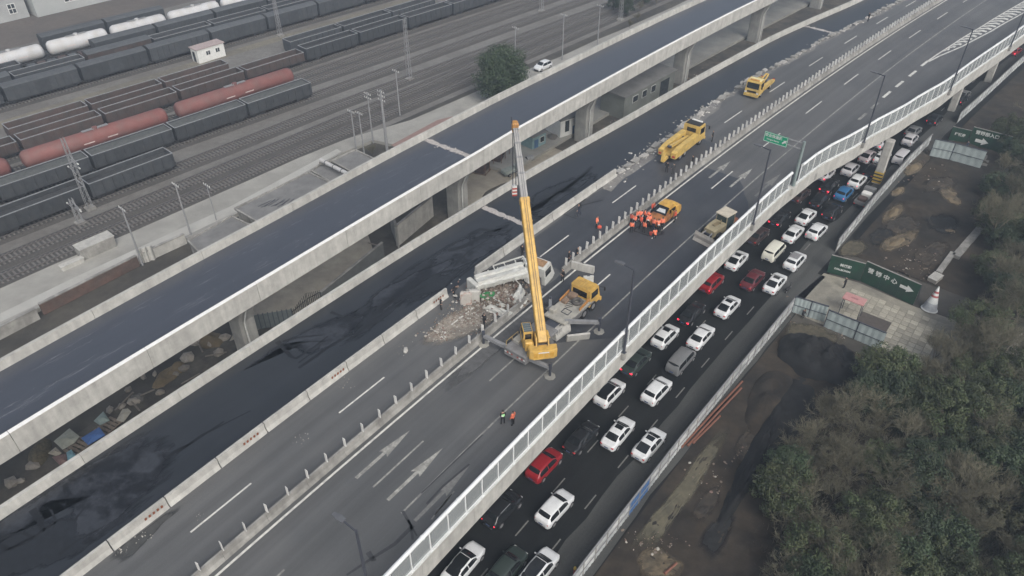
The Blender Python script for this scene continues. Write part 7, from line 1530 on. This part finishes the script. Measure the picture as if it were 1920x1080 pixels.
def leaf_tree(seed, rx, rz_, n_cl, n_lf, ls, mat, h0, name, lab, group):
    th_ = thing(name, lab, 'tree', (0, -200, 0), 0, group); trunk_mesh(seed, h0+rz_*2, .12+.03*rx).build('trunk', trunk_m, th_); leafy(seed, rx, rz_, n_cl, n_lf, ls, mat, h0, name).build('crown', mat, th_); return th_
def bare_mesh(seed, h, r0):
    rnd = random.Random(seed); mb = MB()
    def br(p, d, l, r, lv):
        q = p
        for k in range(2): d = (d+Vector((rnd.gauss(0, .10), rnd.gauss(0, .10), .05))).normalized(); e = q+d*l/2; mb.tube(q, e, r*(1-.25*k), r*(.75-.25*k), 3 if lv > 1 else 5, caps=False); q = e
        if lv >= 5: return
        n = (6, 5, 5, 4, 2)[lv]
        for i in range(n):
            a = rnd.uniform(.35, .85); ax_ = d.orthogonal().normalized(); ax_ = Matrix.Rotation(rnd.uniform(0, 6.28), 3, d) @ ax_; nd = Matrix.Rotation(a, 3, ax_) @ d; nd.z += .12; nd.normalize(); st_ = p.lerp(q, rnd.uniform(.35, 1.0)); br(st_, nd, l*rnd.uniform(.55, .8), max(r*.48, .011), lv+1)
    br(Vector((0, 0, -.05)), Vector((rnd.gauss(0, .06), rnd.gauss(0, .06), 1)).normalized(), h*.38, r0, 0); return mb
def bare_tree(seed, h, r0, lab, group):
    th_ = thing('bare_tree', lab, 'tree', (0, -200, 0), 0, group); mb = bare_mesh(seed, h, r0); k = 2*(5*1); b0 = MB()
    # first branch is the trunk
    nv = 5*2*2; b0.v = mb.v[:nv]; b0.f = [f_ for f_ in mb.f if max(f_) < nv]; b0.m = [0]*len(b0.f); b0.build('trunk', trunk_m, th_)
    c0_ = MB(); c0_.v = mb.v[nv:]; c0_.f = [[i-nv for i in f_] for f_ in mb.f if min(f_) >= nv]; c0_.m = [0]*len(c0_.f); c0_.build('crown', twig_m, th_); return th_
big = leaf_tree(3, 4.6, 4.4, 190, 130, .17, leafA, .8, 'round_evergreen', 'large round dark evergreen tree beside the parked white suv', None); p = at(942, 186, .5); big.location = (p.x, p.y, .5)
LV = [leaf_tree(11, 2.1, 1.7, 60, 130, .095, leafA, .7, 'evergreen_tree', 'x', 'evergreen trees of the thicket'), leaf_tree(12, 2.6, 2.0, 70, 140, .10, leafB, .9, 'evergreen_tree', 'x', 'evergreen trees of the thicket'), leaf_tree(13, 1.6, 1.3, 48, 110, .085, leafC, .4, 'olive_shrub', 'x', 'olive shrubs of the thicket'), leaf_tree(14, 2.3, 1.6, 60, 130, .095, leafB, .6, 'evergreen_tree', 'x', 'evergreen trees of the thicket')]
BV = [bare_tree(s_, h_, r_, 'x', 'leafless trees of the thicket') for s_, h_, r_ in ((21, 6.5, .10), (22, 7.5, .12), (23, 5.0, .08), (24, 6.0, .09))]
EL = ['dense dark green tree in the thicket', 'mid green spreading tree in the thicket', 'low olive shrub in the thicket', 'mid green low tree in the thicket']
def zone(x, y):
    v = 'near the bottom edge' if y > 900 else 'below the paving' if y > 690 else 'beside the paving' if y > 500 else 'beside the dark building site'
    return v+(', soil side' if x < 1640 else ', right side' if x > 1800 else ', middle')
used_ = set()
def plant(protos, i, p, rz, sc, lab):
    o = protos[i] if (id(protos), i) not in used_ else copy_tree(protos[i]); used_.add((id(protos), i)); o.location = p; o.rotation_euler.z = rz; o.scale = (sc, sc, sc*random.uniform(.85, 1.1)); o['label'] = lab
edge = [(1460, 1100), (1450, 980), (1480, 870), (1535, 790), (1620, 745), (1700, 700), (1800, 660), (1850, 600), (1845, 480), (1850, 330), (1900, 250)]
def inside(x, y):
    for (xa, ya), (xb, yb) in zip(edge, edge[1:]):
        if yb <= y <= ya: return x > xa+(xb-xa)*(y-ya)/(yb-ya)
    return False
ne = nb2 = 0; spots = []
for _try in range(6000):
    if len(spots) >= 260: break
    x, y = random.uniform(1440, 2010), random.uniform(250, 1250)
    yy = min(y, 1099)
    if not inside(x, yy): continue
    p = at(x, y, 0)
    if any((p-q).length < (1.9 if y > 600 else 2.6) for q, _, _ in spots): continue
    if x > 1860 and 600 < y < 690: continue
    spots.append((p, x, y))
for p, x, y in spots:
    green = (x > 1590+(y-900)*.25 and y > 690) or (x > 1780 and 300 < y < 620)
    if random.random() < (.60 if green else .14): i = random.choice((0, 1, 3, 0, 1, 2)); plant(LV, i, p, random.uniform(0, 6.28), random.uniform(.75, 1.25), EL[i]+' '+zone(x, y)); ne += 1
    else: plant(BV, random.randrange(4), p, random.uniform(0, 6.28), random.uniform(.7, 1.1), 'leafless grey brown tree in the thicket '+zone(x, y)); nb2 += 1
for x, y, s_ in ((1865, 470, 1.5), (1890, 420, 1.4), (1880, 560, 1.3), (1905, 620, 1.2), (1790, 700, 1.0), (1850, 690, 1.1)): plant(BV, random.randrange(4), at(x, y, 0), random.uniform(0, 6), s_, 'tall leafless grey brown tree in the thicket '+zone(x, y))
lit = M('leaf_litter', (0.0405, 0.0378, 0.027), .95, .3, 1.5, col2=(0.0288, 0.0315, 0.0216), scale2=.3, detail=8)
sheet_px('thicket_floor', [(1460, 1250), (1450, 980), (1480, 870), (1535, 790), (1620, 745), (1700, 700), (1800, 660), (1850, 600), (1845, 480), (1850, 330), (1900, 250), (2100, 240), (2300, 700), (2150, 1250)], -.004, lit)
mb = MB(); rnd = random.Random(5)
for i in range(26000):
    x, y = rnd.uniform(1400, 1990), rnd.uniform(620, 1150)
    if not inside(x+rnd.gauss(0, 18), min(y, 1099)): continue
    p = at(x, y, 0); a = rnd.uniform(0, 6.28); h_ = rnd.uniform(.2, .8); l_ = rnd.uniform(.1, .5); q = p+Vector((math.cos(a)*l_, math.sin(a)*l_, h_)); s_ = Vector((math.sin(a), -math.cos(a), 0))*rnd.uniform(.01, .035)
    mb.add([p-s_, p+s_, q+s_*.3, q-s_*.3], [(0, 1, 2, 3)], rnd.randint(0, 1))
tag(mb.build('undergrowth', [M('dry_grass', (.10, .09, .06), .95, .3, 1), M('weed_green', (.04, .05, .026), .9, .3, 1)], kind='stuff'), 'tangled undergrowth beneath the thicket', 'undergrowth')
sheet_px('pale_path', smooth_poly([(1925, 615), (1895, 640), (1875, 680), (1890, 700), (1930, 720)], 2, 2), .02, M('path_beige', (.20, .19, .155), .9, .12, 1))
# few thin shrubs near the tracks
for x, y, s_, z_ in ((700, 292, .55, .5), (1195, 40, .6, .5), (1180, 52, .5, .5), (1230, 10, .8, .5), (1200, 22, .7, .5)): plant(BV, 2, at(x, y, z_), random.uniform(0, 6), s_, 'small bare shrub beside the service road')
for x, y in ((1175, 30), (1205, 8), (1240, -8), (1150, 18)): plant(LV, 0, at(x, y, .3), random.uniform(0, 6), .9, 'dark evergreen at the top end of the rail yard')

# ================================================================== HAZE
hz = MB(); hz.box((0, 300, 30), (1500, 1300, 62.4)); ho = hz.build('haze', [], kind='stuff'); tag(ho, 'thin grey winter haze over the rail yard', 'haze')
hm = bpy.data.materials.new('haze'); hm.use_nodes = True; hm.node_tree.nodes.clear()
pv_n = hm.node_tree.nodes.new('ShaderNodeVolumePrincipled'); pv_n.inputs['Color'].default_value = (.66, .80, .97, 1); pv_n.inputs['Density'].default_value = .0006; pv_n.inputs['Anisotropy'].default_value = .0
on = hm.node_tree.nodes.new('ShaderNodeOutputMaterial'); hm.node_tree.links.new(pv_n.outputs[0], on.inputs['Volume']); ho.data.materials.append(hm)
